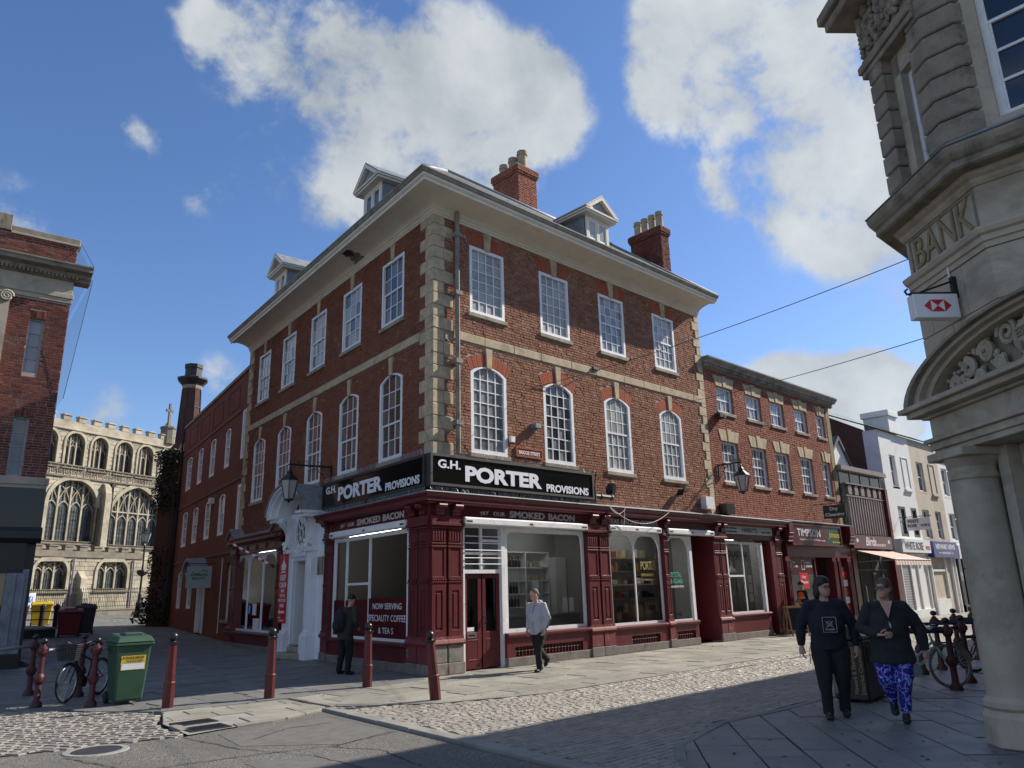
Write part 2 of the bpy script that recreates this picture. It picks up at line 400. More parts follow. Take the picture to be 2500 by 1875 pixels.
plain('green_sign', (.012, .05, .032), .4, .1, 3, 0)
plain('blue_sign', (.018, .03, .17), .4, .08, 3, 0)
plain('yellow', (.75, .60, .05), .5, .05, 3, 0)
plain('hsbc_red', (.52, .008, .02), .4, .03, 3, 0)
plain('sign_white', (.74, .75, .78), .35, .03, 3, 0)
plain('sign_pale', (.38, .44, .43), .5, .05, 3, 0)
plain('teal', (.05, .34, .22), .5, .1, 8, 0)
plain('banner', (.66, .70, .76), .6, .08, 4, .3, 6)
plain('facebook_blue', (.03, .09, .42), .5, .03, 3, 0)
plain('navy', (.02, .022, .05), .8, .1, 6, 0)
plain('ivy_stem', (.06, .045, .03), .9, .2, 6, .3, 30)
plain('skin', (.42, .24, .175), .55, .12, 14, .05, 90)
plain('skin_pink', (.50, .29, .22), .55, .12, 14, .05, 90)
plain("hair_brown", (.10, .06, .035), .6, .3, 40, .4, 120)
plain('hair_dark', (.014, .011, .009), .5, .3, 40, .4, 120)
plain('hair_grey', (.13, .11, .09), .7, .3, 50, .3, 140)
plain('cloth_black', (.010, .010, .012), .9, .25, 10, .5, 60)
plain('cloth_navy', (.010, .012, .022), .9, .25, 10, .5, 60)
plain('cloth_charcoal', (.022, .025, .029), .95, .2, 12, .7, 50)
plain('cloth_olive', (.028, .027, .022), .85, .25, 10, .5, 50)
plain('cloth_grey', (.40, .40, .45), .9, .08, 10, .5, 70)
plain('shoe', (.012, .012, .012), .6, .2, 20, .2, 90)
plain('orange', (.78, .13, .015), .7, .06, 6, 0)
plain('stripe_dark', (.012, .013, .02), .8, .1, 10, 0)
plain('awning', (.55, .38, .33), .8, .06, 3, .1, 30)
plain('awning_light', (.72, .66, .58), .8, .06, 3, .1, 30)
plain('rib_panel', (.24, .20, .19), .5, .15, 3, .1, 20)
plain('chalk', (.40, .42, .42), .9, .2, 30, 0)
plain('concrete', (.26, .25, .23), .9, .2, 3, .4, 20)
plain('moss_wall', (.22, .19, .09), .9, .3, 3, .5, 14)
plain('wire', (.02, .02, .02), .6, .1, 4, 0)
plain('bed', (.095, .088, .076), .95, .35, 5, .6, 40)
# lightning leggings
m = NT('leggings'); v = m.n('ShaderNodeTexVoronoi', feature='DISTANCE_TO_EDGE'); v.inputs['Scale'].default_value = 9
nz = m.n('ShaderNodeTexNoise'); nz.inputs['Scale'].default_value = 9; nz.inputs['Detail'].default_value = 5; m.l(m.co(), nz.inputs[0])
ad = m.n('ShaderNodeMix', data_type='VECTOR'); ad.inputs[0].default_value = .28; m.l(m.co(), ad.inputs[4]); m.l(nz.outputs['Color'], ad.inputs[5]); m.l(ad.outputs[1], v.inputs[0])
m.col(m.ramp(v.outputs['Distance'], [(0, (.45, .55, .95)), (.035, (.10, .12, .55)), (.09, (.012, .010, .19))])); m.rough(.8)
# glass ---------------------------------------------------------------
def glass_opaque(name, c, rough=.06, var=.3, sc=1.5, wob=.0, spec=.9):
    m = NT(name); r = m.rnd(); n = m.noise(sc, 5, .6)
    cc = m.ramp(m.math('ADD', m.math('MULTIPLY', n, .7), m.math('MULTIPLY', r, .3)), [(.3, tuple(q * (1 - var) for q in c)), (.75, tuple(min(1, q * (1 + var)) for q in c))])
    m.col(cc); m.rough(rough); m.b.inputs['Specular IOR Level'].default_value = spec; m.b.inputs['IOR'].default_value = 1.5
    if wob: m.bump(m.noise(2.6, 2, .5), wob, .02)
glass_opaque('glass_dark', (.030, .033, .036), .03, .3, 1.5, .05)
glass_opaque('glass_pale', (.34, .355, .365), .1, .2, 2.5, .05, .6)  # opaque pane in pale grey with a random tone
glass_opaque('glass_frost', (.34, .355, .345), .35, .38, 9, .0, .5)
glass_opaque('glass_film', (.20, .21, .21), .22, .5, 6, .4)
glass_opaque('glass_green', (.29, .32, .30), .15, .25, 6, .05)
glass_opaque('glass_grey', (.10, .107, .112), .06, .3, 2.0, .05)
glass_opaque('glass_navy', (.012, .018, .034), .03, .3, 1.5, .03)
glass_opaque('glass_lantern', (.42, .42, .40), .25, .1, 3)
m = NT('glass_lead'); w = m.n('ShaderNodeTexVoronoi', feature='F1'); w.inputs['Scale'].default_value = 3.2; m.l(m.co(), w.inputs[0])
m.col(m.ramp(w.outputs['Color'], [(.1, (.028, .036, .034)), (.9, (.10, .115, .105))])); m.rough(.3); m.bump(m.noise(5, 2, .5), .4, .03)
def glass_clear(name, tint=(1, 1, 1), extra=.0, rough=.01):
    m = NT(name); m.t.nodes.remove(m.b)
    tr = m.n('ShaderNodeBsdfTransparent'); tr.inputs[0].default_value = (*tint, 1); gl = m.n('ShaderNodeBsdfGlossy'); gl.inputs['Roughness'].default_value = rough
    fr = m.n('ShaderNodeFresnel'); fr.inputs['IOR'].default_value = 1.52; f = m.math('ADD', m.math('MULTIPLY', fr.outputs[0], 1.0), extra, True)
    mx = m.n('ShaderNodeMixShader'); m.l(f, mx.inputs[0]); m.l(tr.outputs[0], mx.inputs[1]); m.l(gl.outputs[0], mx.inputs[2]); m.l(mx.outputs[0], m.out.inputs[0])
glass_clear('glass_shop', (.95, .97, .96), .045)
glass_clear('glass_thin', (.96, .97, .97), .02)
m = NT('netting'); m.t.nodes.remove(m.b); tr = m.n('ShaderNodeBsdfTransparent'); df = m.n('ShaderNodeBsdfDiffuse'); df.inputs[0].default_value = (.05, .05, .055, 1)
mx = m.n('ShaderNodeMixShader'); mx.inputs[0].default_value = .16; m.l(tr.outputs[0], mx.inputs[1]); m.l(df.outputs[0], mx.inputs[2]); m.l(mx.outputs[0], m.out.inputs[0])
m = NT('lamp_tube'); m.b.inputs['Emission Color'].default_value = (1, .98, .94, 1); m.b.inputs['Emission Strength'].default_value = 11.0
# ground -----------------------------------------------------------------
def stone(name, cols, rough=.85, fine=26, bump=.5, dark=(.06, .058, .05), amt=.5):
    m = NT(name); c = m.ramp(m.rnd(), [(i / (len(cols) - 1.0) * .98, q) for i, q in enumerate(cols)])
    n = m.noise(1.1, 8, .7, .3); c = m.mix(m.math('MULTIPLY', m.ramp(n, [(.4, 0.0), (.75, 1.0)]), amt), c, dark)
    n = m.noise(fine, 7, .7); c = m.mix(m.ramp(n, [(.3, .3), (.65, 0.0)]), c, tuple(q * .55 for q in cols[0]))
    sp = m.noise(9, 4, .6); c = m.mix(m.ramp(sp, [(.70, 0.0), (.76, .35)]), c, tuple(q * .4 for q in cols[0]))
    m.col(c); m.bump(m.math('ADD', m.noise(fine * 2.2, 6, .7), m.math('MULTIPLY', m.noise(6, 4, .6), 1.5)), bump, .012)
    m.rough(m.ramp(m.noise(2.2, 5, .6), [(.3, rough - .12), (.7, rough + .08)]))
stone('slab', [(.27, .255, .215), (.32, .30, .25), (.22, .21, .182), (.36, .34, .285), (.25, .24, .205)])
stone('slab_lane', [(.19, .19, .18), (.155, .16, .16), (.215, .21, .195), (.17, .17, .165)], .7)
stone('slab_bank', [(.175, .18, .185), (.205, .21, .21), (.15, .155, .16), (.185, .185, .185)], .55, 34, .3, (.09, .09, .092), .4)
stone('sett', [(.29, .262, .222), (.25, .228, .198), (.33, .295, .25), (.275, .25, .212), (.22, .2, .176), (.31, .27, .232)], .6, 30, .4, (.14, .125, .11), .4)
stone('kerb', [(.26, .25, .225), (.30, .29, .26), (.235, .225, .2)], .85, 30, .5)
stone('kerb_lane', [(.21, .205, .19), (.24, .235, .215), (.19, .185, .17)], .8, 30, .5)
plain('joint', (.045, .042, .036), .95, .4, 4, .6, 40)
plain('earth', (.12, .115, .10), .95, .3, 2, .5, 20)
m = NT('asphalt'); n1 = m.noise(150, 4, .75); n2 = m.noise(.7, 7, .65, .4); vv = m.n('ShaderNodeTexVoronoi', feature='F1'); vv.inputs['Scale'].default_value = 70; m.l(m.co(), vv.inputs[0])
c = m.ramp(vv.outputs['Color'], [(.15, (.070, .066, .060)), (.55, (.155, .148, .134)), (.95, (.31, .295, .265))])
c = m.mix(m.ramp(n2, [(.38, .0), (.62, .75)]), c, (.118, .113, .104)); c = m.mix(m.ramp(m.noise(2.3, 6, .6), [(.62, .0), (.72, .45)]), c, (.05, .048, .045))
m.col(c); m.rough(.9); m.bump(m.math('ADD', m.math('MULTIPLY', vv.outputs['Distance'], -1.0), m.math('MULTIPLY', n1, .8)), .8, .012)
plain('asphalt_patch', (.13, .126, .118), .92, .2, 5, .9, 130)
# leaves
m = NT('ivy'); m.col(m.ramp(m.rnd(), [(0, (.010, .016, .008)), (.6, (.018, .030, .012)), (1, (.035, .048, .018))])); m.rough(.6)
# ---------------------------------------------------------------- ground
def clip_poly(sub, clipper):
    out = sub
    n = len(clipper)
    for i in range(n):
        a = clipper[i]; b = clipper[(i + 1) % n]; inp = out; out = []
        if not inp: break
        def side(p): return (b[0] - a[0]) * (p[1] - a[1]) - (b[1] - a[1]) * (p[0] - a[0])
        for j in range(len(inp)):
            p = inp[j]; q = inp[(j + 1) % len(inp)]; sp = side(p); sq = side(q)
            if sp >= 0: out.append(p)
            if (sp > 0 and sq < 0) or (sp < 0 and sq > 0):
                t = sp / (sp - sq); out.append((p[0] + (q[0] - p[0]) * t, p[1] + (q[1] - p[1]) * t))
    return out
def parea(p): return .5 * sum(p[i][0] * p[(i + 1) % len(p)][1] - p[(i + 1) % len(p)][0] * p[i][1] for i in range(len(p)))
def clean(p):
    q = []
    for a in p:
        if not q or math.hypot(a[0] - q[-1][0], a[1] - q[-1][1]) > .02: q.append(a)
    if len(q) > 2 and math.hypot(q[0][0] - q[-1][0], q[0][1] - q[-1][1]) < .02: q.pop()
    return q
def inset(p, d):
    n = len(p); out = []
    for i in range(n):
        a, b, c = Vector(p[i - 1]), Vector(p[i]), Vector(p[(i + 1) % n])
        e1 = (b - a).normalized(); e2 = (c - b).normalized()
        n1 = Vector((-e1.y, e1.x)); n2 = Vector((-e2.y, e2.x)); m = n1 + n2
        if m.length < .2: m = n1
        m = m * (2.0 / max(.35, m.length_squared))
        out.append((b.x + m.x * d, b.y + m.y * d))
    return out
def inpoly(x, y, P):
    c = False; n = len(P); j = n - 1
    for i in range(n):
        if (P[i][1] > y) != (P[j][1] > y) and x < (P[j][0] - P[i][0]) * (y - P[i][1]) / (P[j][1] - P[i][1]) + P[i][0]: c = not c
        j = i
    return c
def piece(poly, zt, h, bev):
    """a flat stone: top, chamfer, sides"""
    n = len(poly); t = inset(poly, bev)
    cx = sum(p[0] for p in poly) / n; cy = sum(p[1] for p in poly) / n; ax, ay = ru(-.003, .003), ru(-.003, .003)
    def z(p): return zt + gz(p[0], p[1]) + (p[0] - cx) * ax + (p[1] - cy) * ay
    vs = [(p[0], p[1], z(p)) for p in t] + [(p[0], p[1], z(p) - bev * .8) for p in poly] + [(p[0], p[1], z(p) - h) for p in poly]
    fs = [tuple(range(n))] + [(n + i, n + (i + 1) % n, (i + 1) % n, i) for i in range(n)] + [(2 * n + i, 2 * n + (i + 1) % n, n + (i + 1) % n, n + i) for i in range(n)]
    return vs, fs, Vector((cx, cy, zt + gz(cx, cy)))
CINV = camo.matrix_world.inverted()
def in_view(p, m=.12):
    q = CINV @ Vector(p)
    if q.z > -.5: return False
    return abs(q.x / -q.z) < .682 + m and abs(q.y / -q.z) < .512 + m
def lay(struct, pieces, name, mat, keep=290, restname=None):
    """the pieces that show largest become objects of their own, the rest one mesh"""
    pieces.sort(key=lambda q: (not in_view(q[2]), (q[2] - CAMP).length))
    for vs, fs, c in pieces[:keep]:
        MB().add(vs, fs).build(name, mat, struct)
    if len(pieces) > keep:
        mb = MB()
        for vs, fs, c in pieces[keep:]: mb.add(vs, fs, rnd() * .98 + .01)
        tag(mb.build(restname or name + '_field', mat, struct), kind='stuff')
def slabs(region, ang, org, rows, lens, joint=.008, zt=0.0, h=.05, bev=.006, ext=60):
    ca, sa = math.cos(ang), math.sin(ang); out = []
    def loc(p): return ((p[0] - org[0]) * ca + (p[1] - org[1]) * sa, -(p[0] - org[0]) * sa + (p[1] - org[1]) * ca)
    def wor(u, v): return (org[0] + u * ca - v * sa, org[1] + u * sa + v * ca)
    L = [loc(p) for p in region]; u0, u1 = min(p[0] for p in L), max(p[0] for p in L); v0, v1 = min(p[1] for p in L), max(p[1] for p in L)
    if parea(region) < 0: region = region[::-1]
    v = v0
    while v < v1:
        rh = ru(*rows); u = u0 - ru(0, 1)
        while u < u1:
            l = ru(*lens); j = joint * ru(.6, 1.7) / 2
            cell = [wor(u + j, v + j), wor(u + l - j, v + j + ru(-.006, .006)), wor(u + l - j, v + rh - j), wor(u + j, v + rh - j + ru(-.006, .006))]
            p = clean(clip_poly(region, cell))
            if len(p) >= 3 and parea(p) > .02: out.append(piece(p, zt + ru(-.006, .006), h, bev))
            u += l
        v += rh
    return out
def setts(region, ang, org, a=.15, b=.105, joint=.014, zt=-.004):
    ca, sa = math.cos(ang), math.sin(ang); out = []
    def loc(p): return ((p[0] - org[0]) * ca + (p[1] - org[1]) * sa, -(p[0] - org[0]) * sa + (p[1] - org[1]) * ca)
    L = [loc(p) for p in region]; u0, u1 = min(p[0] for p in L), max(p[0] for p in L); v0, v1 = min(p[1] for p in L), max(p[1] for p in L)
    v = v0; k = 0
    while v < v1:
        rh = b * ru(.85, 1.15); u = u0 - (a * .5 if k % 2 else 0) - ru(0, .03); k += 1
        while u < u1:
            l = a * ru(.75, 1.3); wv = .02 * math.sin(u * 1.7 + v * .6)
            cu, cv = u + l / 2, v + rh / 2 + wv
            x, y = org[0] + cu * ca - cv * sa, org[1] + cu * sa + cv * ca
            if inpoly(x, y, region):
                hx, hy = l / 2 - joint / 2 * ru(.7, 1.5), rh / 2 - joint / 2 * ru(.7, 1.5); z0 = zt + ru(-.004, .003) + gz(x, y)
                tl = [ru(-.002, .002) for _ in range(4)]; ins = ru(.004, .008)
                q = [(-hx, -hy), (hx, -hy), (hx, hy), (-hx, hy)]; q = [(px + ru(-.006, .006), py + ru(-.006, .006)) for px, py in q]
                def W_(px, py, z): return (x + px * ca - py * sa, y + px * sa + py * ca, z)
                kx = 1 - ins / hx; ky = 1 - ins / hy
                vs = [W_(px * kx, py * ky, z0 + tl[i]) for i, (px, py) in enumerate(q)] + [W_(px, py, z0 - .008) for px, py in q] + [W_(px, py, z0 - .05) for px, py in q] + [W_(0, 0, z0 + .003)]
                fs = [(0, 1, 12), (1, 2, 12), (2, 3, 12), (3, 0, 12)] + [(4 + i, 4 + (i + 1) % 4, (i + 1) % 4, i) for i in range(4)] + [(8 + i, 8 + (i + 1) % 4, 4 + (i + 1) % 4, 4 + i) for i in range(4)]
                out.append((vs, fs, Vector((x, y, z0))))
            u += l
        v += rh
    return out
def strip(path, wid, ln, zt=0.0, h=.06, bev=.008, joint=.008):
    """kerb stones along a line; wid to the left of travel"""
    out = []
    for (a, b) in zip(path[:-1], path[1:]):
        a = Vector(a); b = Vector(b); d = (b - a); L = d.length; d.normalize(); n = Vector((-d.y, d.x)); k = max(1, round(L / ln))
        for i in range(k):
            s0 = L * i / k + joint / 2; s1 = L * (i + 1) / k - joint / 2
            p = [a + d * s0, a + d * s1, a + d * s1 + n * wid, a + d * s0 + n * wid]
            out.append(piece([(q.x, q.y) for q in p], zt + ru(-.004, .004), h, bev))
    return out
# base sheet to the horizon
ys = [-600, -60, -10, 8, 12, 20, 30, 40, 50, 63, 120, 600]; xs = [-600, -100, -30, -8, 0, 10, 30, 60, 120, 600]
mb = MB()
vs = [(x, y, gz(x, y) - .06) for y in ys for x in xs]; nx = len(xs)
mb.add(vs, [(j * nx + i, j * nx + i + 1, (j + 1) * nx + i + 1, (j + 1) * nx + i) for j in range(len(ys) - 1) for i in range(nx - 1)])
tag(mb.build('ground', 'joint'), kind='structure')
def sheet(name, poly, z, mat, parent=None):
    mb = MB(); mb.add([(p[0], p[1], z + gz(*p)) for p in poly], [tuple(range(len(poly)))])
    return mb.build(name, mat, parent)
road = tag(sheet('road', [(-3.85, -2.28), (-4.05, -4.78), (-4.25, -7.27), (-4.4, -9.6), (-4.4, -60), (-120, -60), (-120, 0), (-13, -1.95), (-8.1, -2.33), (-7.0, -2.53), (-6.1, -2.76), (-5.5, -2.66), (-4.8, -2.64)], -.022, 'asphalt'), kind='structure')
sheet('tarmac_patch', [(-4.1, -2.9), (-4.15, -4.6), (-5.0, -4.9), (-5.9, -4.0), (-5.75, -2.95), (-4.9, -2.9)], -.0185, 'asphalt_patch', road)
sheet('tarmac_patch', [(-6.3, -5.0), (-5.3, -5.3), (-5.2, -7.2), (-6.4, -7.4)], -.0185, 'asphalt_patch', road)
def crack(pts, w_=.012):
    mb = MB()
    P = []
    for a, b in zip(pts[:-1], pts[1:]):
        n = max(2, int(math.hypot(b[0] - a[0], b[1] - a[1]) / .08))
        for i in range(n):
            t = i / n; P.append((a[0] + (b[0] - a[0]) * t + ru(-.02, .02), a[1] + (b[1] - a[1]) * t + ru(-.02, .02)))
    P.append(pts[-1])
    for a, b in zip(P[:-1], P[1:]):
        d = Vector((b[0] - a[0], b[1] - a[1])).normalized(); n = Vector((-d.y, d.x)) * w_ * ru(.4, 1)
        mb.add([(a[0] - n.x, a[1] - n.y, -.0145), (b[0] - n.x, b[1] - n.y, -.0145), (b[0] + n.x, b[1] + n.y, -.0145), (a[0] + n.x, a[1] + n.y, -.0145)], [(0, 1, 2, 3)])
    mb.build('crack', 'joint', road)
crack([(-6.15, -2.8), (-6.0, -4.1), (-5.6, -5.2), (-5.5, -7)]); crack([(-4.1, -4.7), (-5.1, -4.9), (-6.2, -4.6), (-7.4, -4.4), (-9, -4.6)]); crack([(-5.2, -4.9), (-4.9, -5.6), (-5.1, -6.6)]); crack([(-4.3, -3.4), (-4.9, -3.3), (-5.6, -3.7)]); crack([(-7.6, -3.0), (-7.3, -4.2), (-7.6, -5.4)])
# pavements
RE = [(-3.4, -.55), (-3.4, -1.9), (-2.23, -3.08), (-.49, -3.64), (.9, -3.66), (10, -3.55), (44, -3.4), (44, .3), (-.2, .3), (-.3, -.3)]
pav = T('pavement', None, None); tag(pav, kind='structure')
lay(pav, slabs(RE, R_(2), (0, 0), (.5, .72), (.6, 1.25), .02), 'slab', 'slab', 290)
RD = [(-3.42, -.52), (-.3, -.27), (.1, .33), (1.85, 14.2), (4.3, 27.8), (6.2, 30), (12, 46), (0, 46), (-3, 30), (-4.5, 20), (-5.0, 10.9), (-16, 12), (-16, 8.5), (-7.3, 2.4), (-5.55, -.26)]
lane = T('lane', None, None); tag(lane, kind='structure')
lay(lane, slabs(RD, R_(4), (-3, 0), (.42, .62), (.6, 1.3), .02), 'slab', 'slab_lane', 280)
kl = strip([(-3.45, -.5), (-3.13, 1.24), (-1.3, 10.8), (.6, 20.5), (2.32, 30.5)], .2, .95, .006) + strip([(-3.1, 14), (-1.84, 21.2), (0, 30)], .16, .95, .006)
lay(lane, kl, 'kerb_stone', 'kerb_lane')
RC = [(-5.55, -.33), (-3.6, -.62), (-3.6, -2.0), (-3.88, -2.25), (-4.8, -2.6), (-5.5, -2.62), (-6.05, -2.72), (-5.95, -1.5)]
apron = T('crossing_apron', None, None); tag(apron, kind='structure')
DRAINS = [(-5.87, -5.35, -1.92, -1.62), (-5.92, -5.42, -2.55, -2.2)]
sl_ = [q for q in slabs(RC, R_(-6), (-5, -1), (.36, .55), (.5, .95), .012) if not any(a - .25 < q[2].x < b + .25 and c - .1 < q[2].y < d + .1 for a, b, c, d in DRAINS)]
lay(apron, sl_, 'slab', 'slab')
sheet('mortar_bed', RC, -.012, 'concrete', apron)
for (a, b, c, d) in DRAINS:
    t = T('drain_cover', 'black rectangular iron drain cover ' + ('nearer the shops in the crossing apron' if c > -2 else 'at the edge of the asphalt in the crossing apron'), 'drain cover', ((a + b) / 2, (c + d) / 2, -.02), 'drain covers in the crossing apron')
    mb = MB(); mb.box(a, b, c, d, -.03, -.002); mb.build('lid', 'black_iron', t, bevel=.004)
    mb = MB(); mb.ring([(a - .03, c - .03), (b + .03, c - .03), (b + .03, d + .03), (a - .03, d + .03)], [(a, c), (b, c), (b, d), (a, d)], -.03, .002, ax=2); mb.build('frame', 'dark_trim', t)
    mb = MB()
    for i in range(12):
        x = a + (b - a) * (i + .5) / 12; mb.box(x - .012, x + .012, c + .03, d - .03, -.003, .003)
    mb.build('tread_bars', 'black_iron', t)
sg = T('cobbled_street', None, None); tag(sg, kind='structure')
RF = [(-3.52, -2.1), (-2.3, -3.25), (-.5, -3.8), (.9, -3.82), (10, -3.72), (44, -3.55), (44, -8), (9, -7.6), (.54, -7.7), (-1.02, -7.6), (-2.5, -8.0), (-3.05, -8.45), (-3.35, -8.85), (-3.6, -9.6), (-4.05, -9.6), (-3.9, -7.2), (-3.72, -4.78), (-3.56, -2.25)]
st = setts([(22 if p[0] > 30 else p[0], p[1]) for p in RF], R_(1), (0, -4.2))
lay(sg, [q for q in st if not (-4.34 < q[2].y + (.0105 * (q[2].x - 4)) * -1 < -4.2 and q[2].x > 1)], 'sett', 'sett', 290, 'sett_field')
lay(sg, setts([(22, -3.6), (44, -3.55), (44, -8), (22, -7.9)], R_(1), (0, -4.2), .3, .21), 'sett', 'sett', 0, 'far_setts')
kf = strip([(-3.78, -2.2), (-3.96, -4.78), (-4.16, -7.27), (-4.32, -9.6)], .22, 1.0, .012, .07, .012)
kf += strip([(-3.46, -2.08), (-2.26, -3.2), (-.49, -3.76), (.9, -3.78), (10, -3.67), (30, -3.55)], .1, .9, .002)
kf += strip([(-3.5, -.55), (-3.5, -2.0)], .1, .7, .003)
lay(sg, kf, 'kerb_stone', 'kerb')
mb = MB(); mb.add([(2.2, -4.33, -.03), (30, -4.0, -.03), (30, -4.09, -.03), (2.2, -4.42, -.03)], [(0, 1, 2, 3)]); mb.build('gutter_channel', 'joint', sg)
sheet('sett_bed', RF, -.017, 'bed', sg)
cl = T('cobbled_apron', None, None); tag(cl, kind='structure')
RB = [(-5.68, -.3), (-6.05, -1.5), (-6.13, -2.72), (-7.0, -2.5), (-8.1, -2.3), (-14, -1.9), (-14, 7), (-7.35, 2.35)]
lay(cl, setts(RB, R_(118), (-6, -1), .21, .13, .034), 'sett', 'sett', 290, 'sett_field')
sheet('sett_bed', RB, -.015, 'bed', cl)
bp_ = T('bank_pavement', None, None); tag(bp_, kind='structure')
RG = [(-3.6, -9.7), (-3.5, -9.0), (-3.2, -8.62), (-2.58, -8.16), (-1.05, -7.76), (.54, -7.86), (9, -7.76), (14, -7.7), (14, -11.5), (1.6, -11.5), (0, -13), (0, -22), (-4, -22)]
lay(bp_, slabs(RG, R_(40), (-1, -9), (.42, .66), (.7, 1.3), .014), 'slab', 'slab_bank', 290)
lay(bp_, strip([(-3.6, -9.7), (-3.5, -9.0), (-3.2, -8.62), (-2.58, -8.16), (-1.05, -7.76), (.54, -7.86), (9, -7.76)], .12, .7, .008), 'kerb_stone', 'kerb_lane')
gm = MB()
for i in range(420):
    x, y = (ru(-3, 12), ru(-3.5, -.1)) if i % 2 else (ru(-3, 5), ru(-12, -8.2)); r = ru(.012, .026); n = 7
    gm.add([(x + r * math.cos(2 * math.pi * k / n) * ru(.7, 1.2), y + r * math.sin(2 * math.pi * k / n) * ru(.7, 1.2), .0062) for k in range(n)], [tuple(range(n))])
tag(gm.build('gum_spots', 'joint', pav), kind='stuff')
t = T('manhole_cover', 'round worn iron manhole cover in the sunlit asphalt', 'manhole cover', (-7.2, -2.85, -.02))
mb = MB(); mb.lathe([(0.0, -.012), (.27, -.012), (.28, -.02)], (-7.2, -2.85, 0), 24); mb.build('lid', 'dark_trim', t)
mb = MB(); mb.lathe([(.29, -.02), (.29, -.010), (.36, -.010), (.37, -.022)], (-7.2, -2.85, 0), 24); mb.build('rim', 'concrete', t)
# ---------------------------------------------------------------- wall, brick and window builders
def wall_holes(mb, s0, s1, z0, z1, holes, o0, o1):
    """wall slab between planes o0 (back) and o1 (face) with rectangular openings"""
    zs = sorted({z0, z1} | {min(max(h[2], z0), z1) for h in holes} | {min(max(h[3], z0), z1) for h in holes})
    for a, b in zip(zs[:-1], zs[1:]):
        if b - a < 1e-4: continue
        cur = s0
        for h in sorted([h for h in holes if h[2] < b - 1e-5 and h[3] > a + 1e-5]):
            if h[0] > cur: mb.box(cur, h[0], o0, o1, a, b)
            cur = max(cur, h[1])
        if cur < s1: mb.box(cur, s1, o0, o1, a, b)
BR_MESH = {}
def brick_wall(parent, fr, s0, s1, z0, z1, excl, mat, keep=0, o=0.0, course=.075, L=.225, flem=True, joint=.011, relief=.012, name='brick', edge=None):
    """excl(za,zb) -> list of s-intervals without bricks; returns candidate pieces"""
    z = z0; k = 0; out = []
    while z < z1 - .02:
        zb = min(z + course, z1); ex = sorted(excl(z, zb)); s = s0 - (L * .25 if k % 2 else 0) - ru(0, .12); i = k
        free = []; cur = s0
        for a, b in ex:
            if a > cur: free.append((cur, min(a, s1)))
            cur = max(cur, b)
        if cur < s1: free.append((cur, s1))
        cells = []
        while s < s1:
            l = (L if i % 2 == 0 else L * .52) if flem else L
            cells.append((s, s + l)); s += l; i += 1
        for (a, b) in cells:
            for (fa, fb) in free:
                x0, x1 = max(a, fa), min(b, fb)
                if x1 - x0 > .035: out.append((x0 + joint / 2, x1 - joint / 2, z + joint / 2 + ru(-.001, .001), zb - joint / 2))
        z += course; k += 1
    P = []
    for (x0, x1, a, b) in out:
        P.append((x0, x1, a, b, fr((x0 + x1) / 2, o, (a + b) / 2)))
    if keep: P.sort(key=lambda q: (not in_view(q[4], 0), (q[4] - CAMP).length))
    def geo(x0, x1, a, b):
        d = relief * ru(.35, 1.25); i = .004; t = [ru(-.004, .004) for _ in range(4)]
        return ([(x0 + i, o + d + t[0], a + i), (x1 - i, o + d + t[1], a + i), (x1 - i, o + d + t[2], b - i), (x0 + i, o + d + t[3], b - i), (x0, o - .006, a), (x1, o - .006, a), (x1, o - .006, b), (x0, o - .006, b)],
                [(0, 1, 2, 3), (4, 5, 1, 0), (5, 6, 2, 1), (6, 7, 3, 2), (7, 4, 0, 3)])
    for (x0, x1, a, b, c) in P[:keep]:
        w, h = x1 - x0, b - a; key = (name, round(w, 2), round(h, 3), id(fr), random.randrange(3)); p0 = fr((x0 + x1) / 2, o, (a + b) / 2)
        if key not in BR_MESH:
            vs, fs = geo(-w / 2, w / 2, -h / 2, h / 2); me = bpy.data.meshes.new(name); q0 = fr(0, o, 0)
            me.from_pydata([tuple(fr(*v) - q0) for v in vs], [], fs); me.materials.append(M_[mat]); BR_MESH[key] = me
        ob = bpy.data.objects.new(name, BR_MESH[key]); COL.objects.link(ob); ob.parent = parent; ob.location = p0 - ORG[parent.name]
    mb = MB(fr)
    for (x0, x1, a, b, c) in P[keep:]:
        vs, fs = geo(x0, x1, a, b); mb.add(vs, fs, rnd() * .98 + .01)
    if mb.v: tag(mb.build('brickwork' if name == 'brick' else name + '_field', mat, parent), kind='stuff')
def arc_z(s, s0, s1, zs, rise):
    """height of a segmental arch of given springing and rise at s"""
    w = (s1 - s0) / 2; c = (s0 + s1) / 2
    if rise <= 0: return zs
    r = (w * w + rise * rise) / (2 * rise); d = min(abs(s - c), w)
    return zs + math.sqrt(max(0, r * r - d * d)) - (r - rise)
def outline(s0, s1, z0, zs, rise, n=10):
    if rise <= 0: return [(s0, z0), (s1, z0), (s1, zs), (s0, zs)]
    return [(s0, z0), (s1, z0)] + [(s1 + (s0 - s1) * i / n, arc_z(s1 + (s0 - s1) * i / n, s0, s1, zs, rise)) for i in range(n + 1)]
PANE = {}
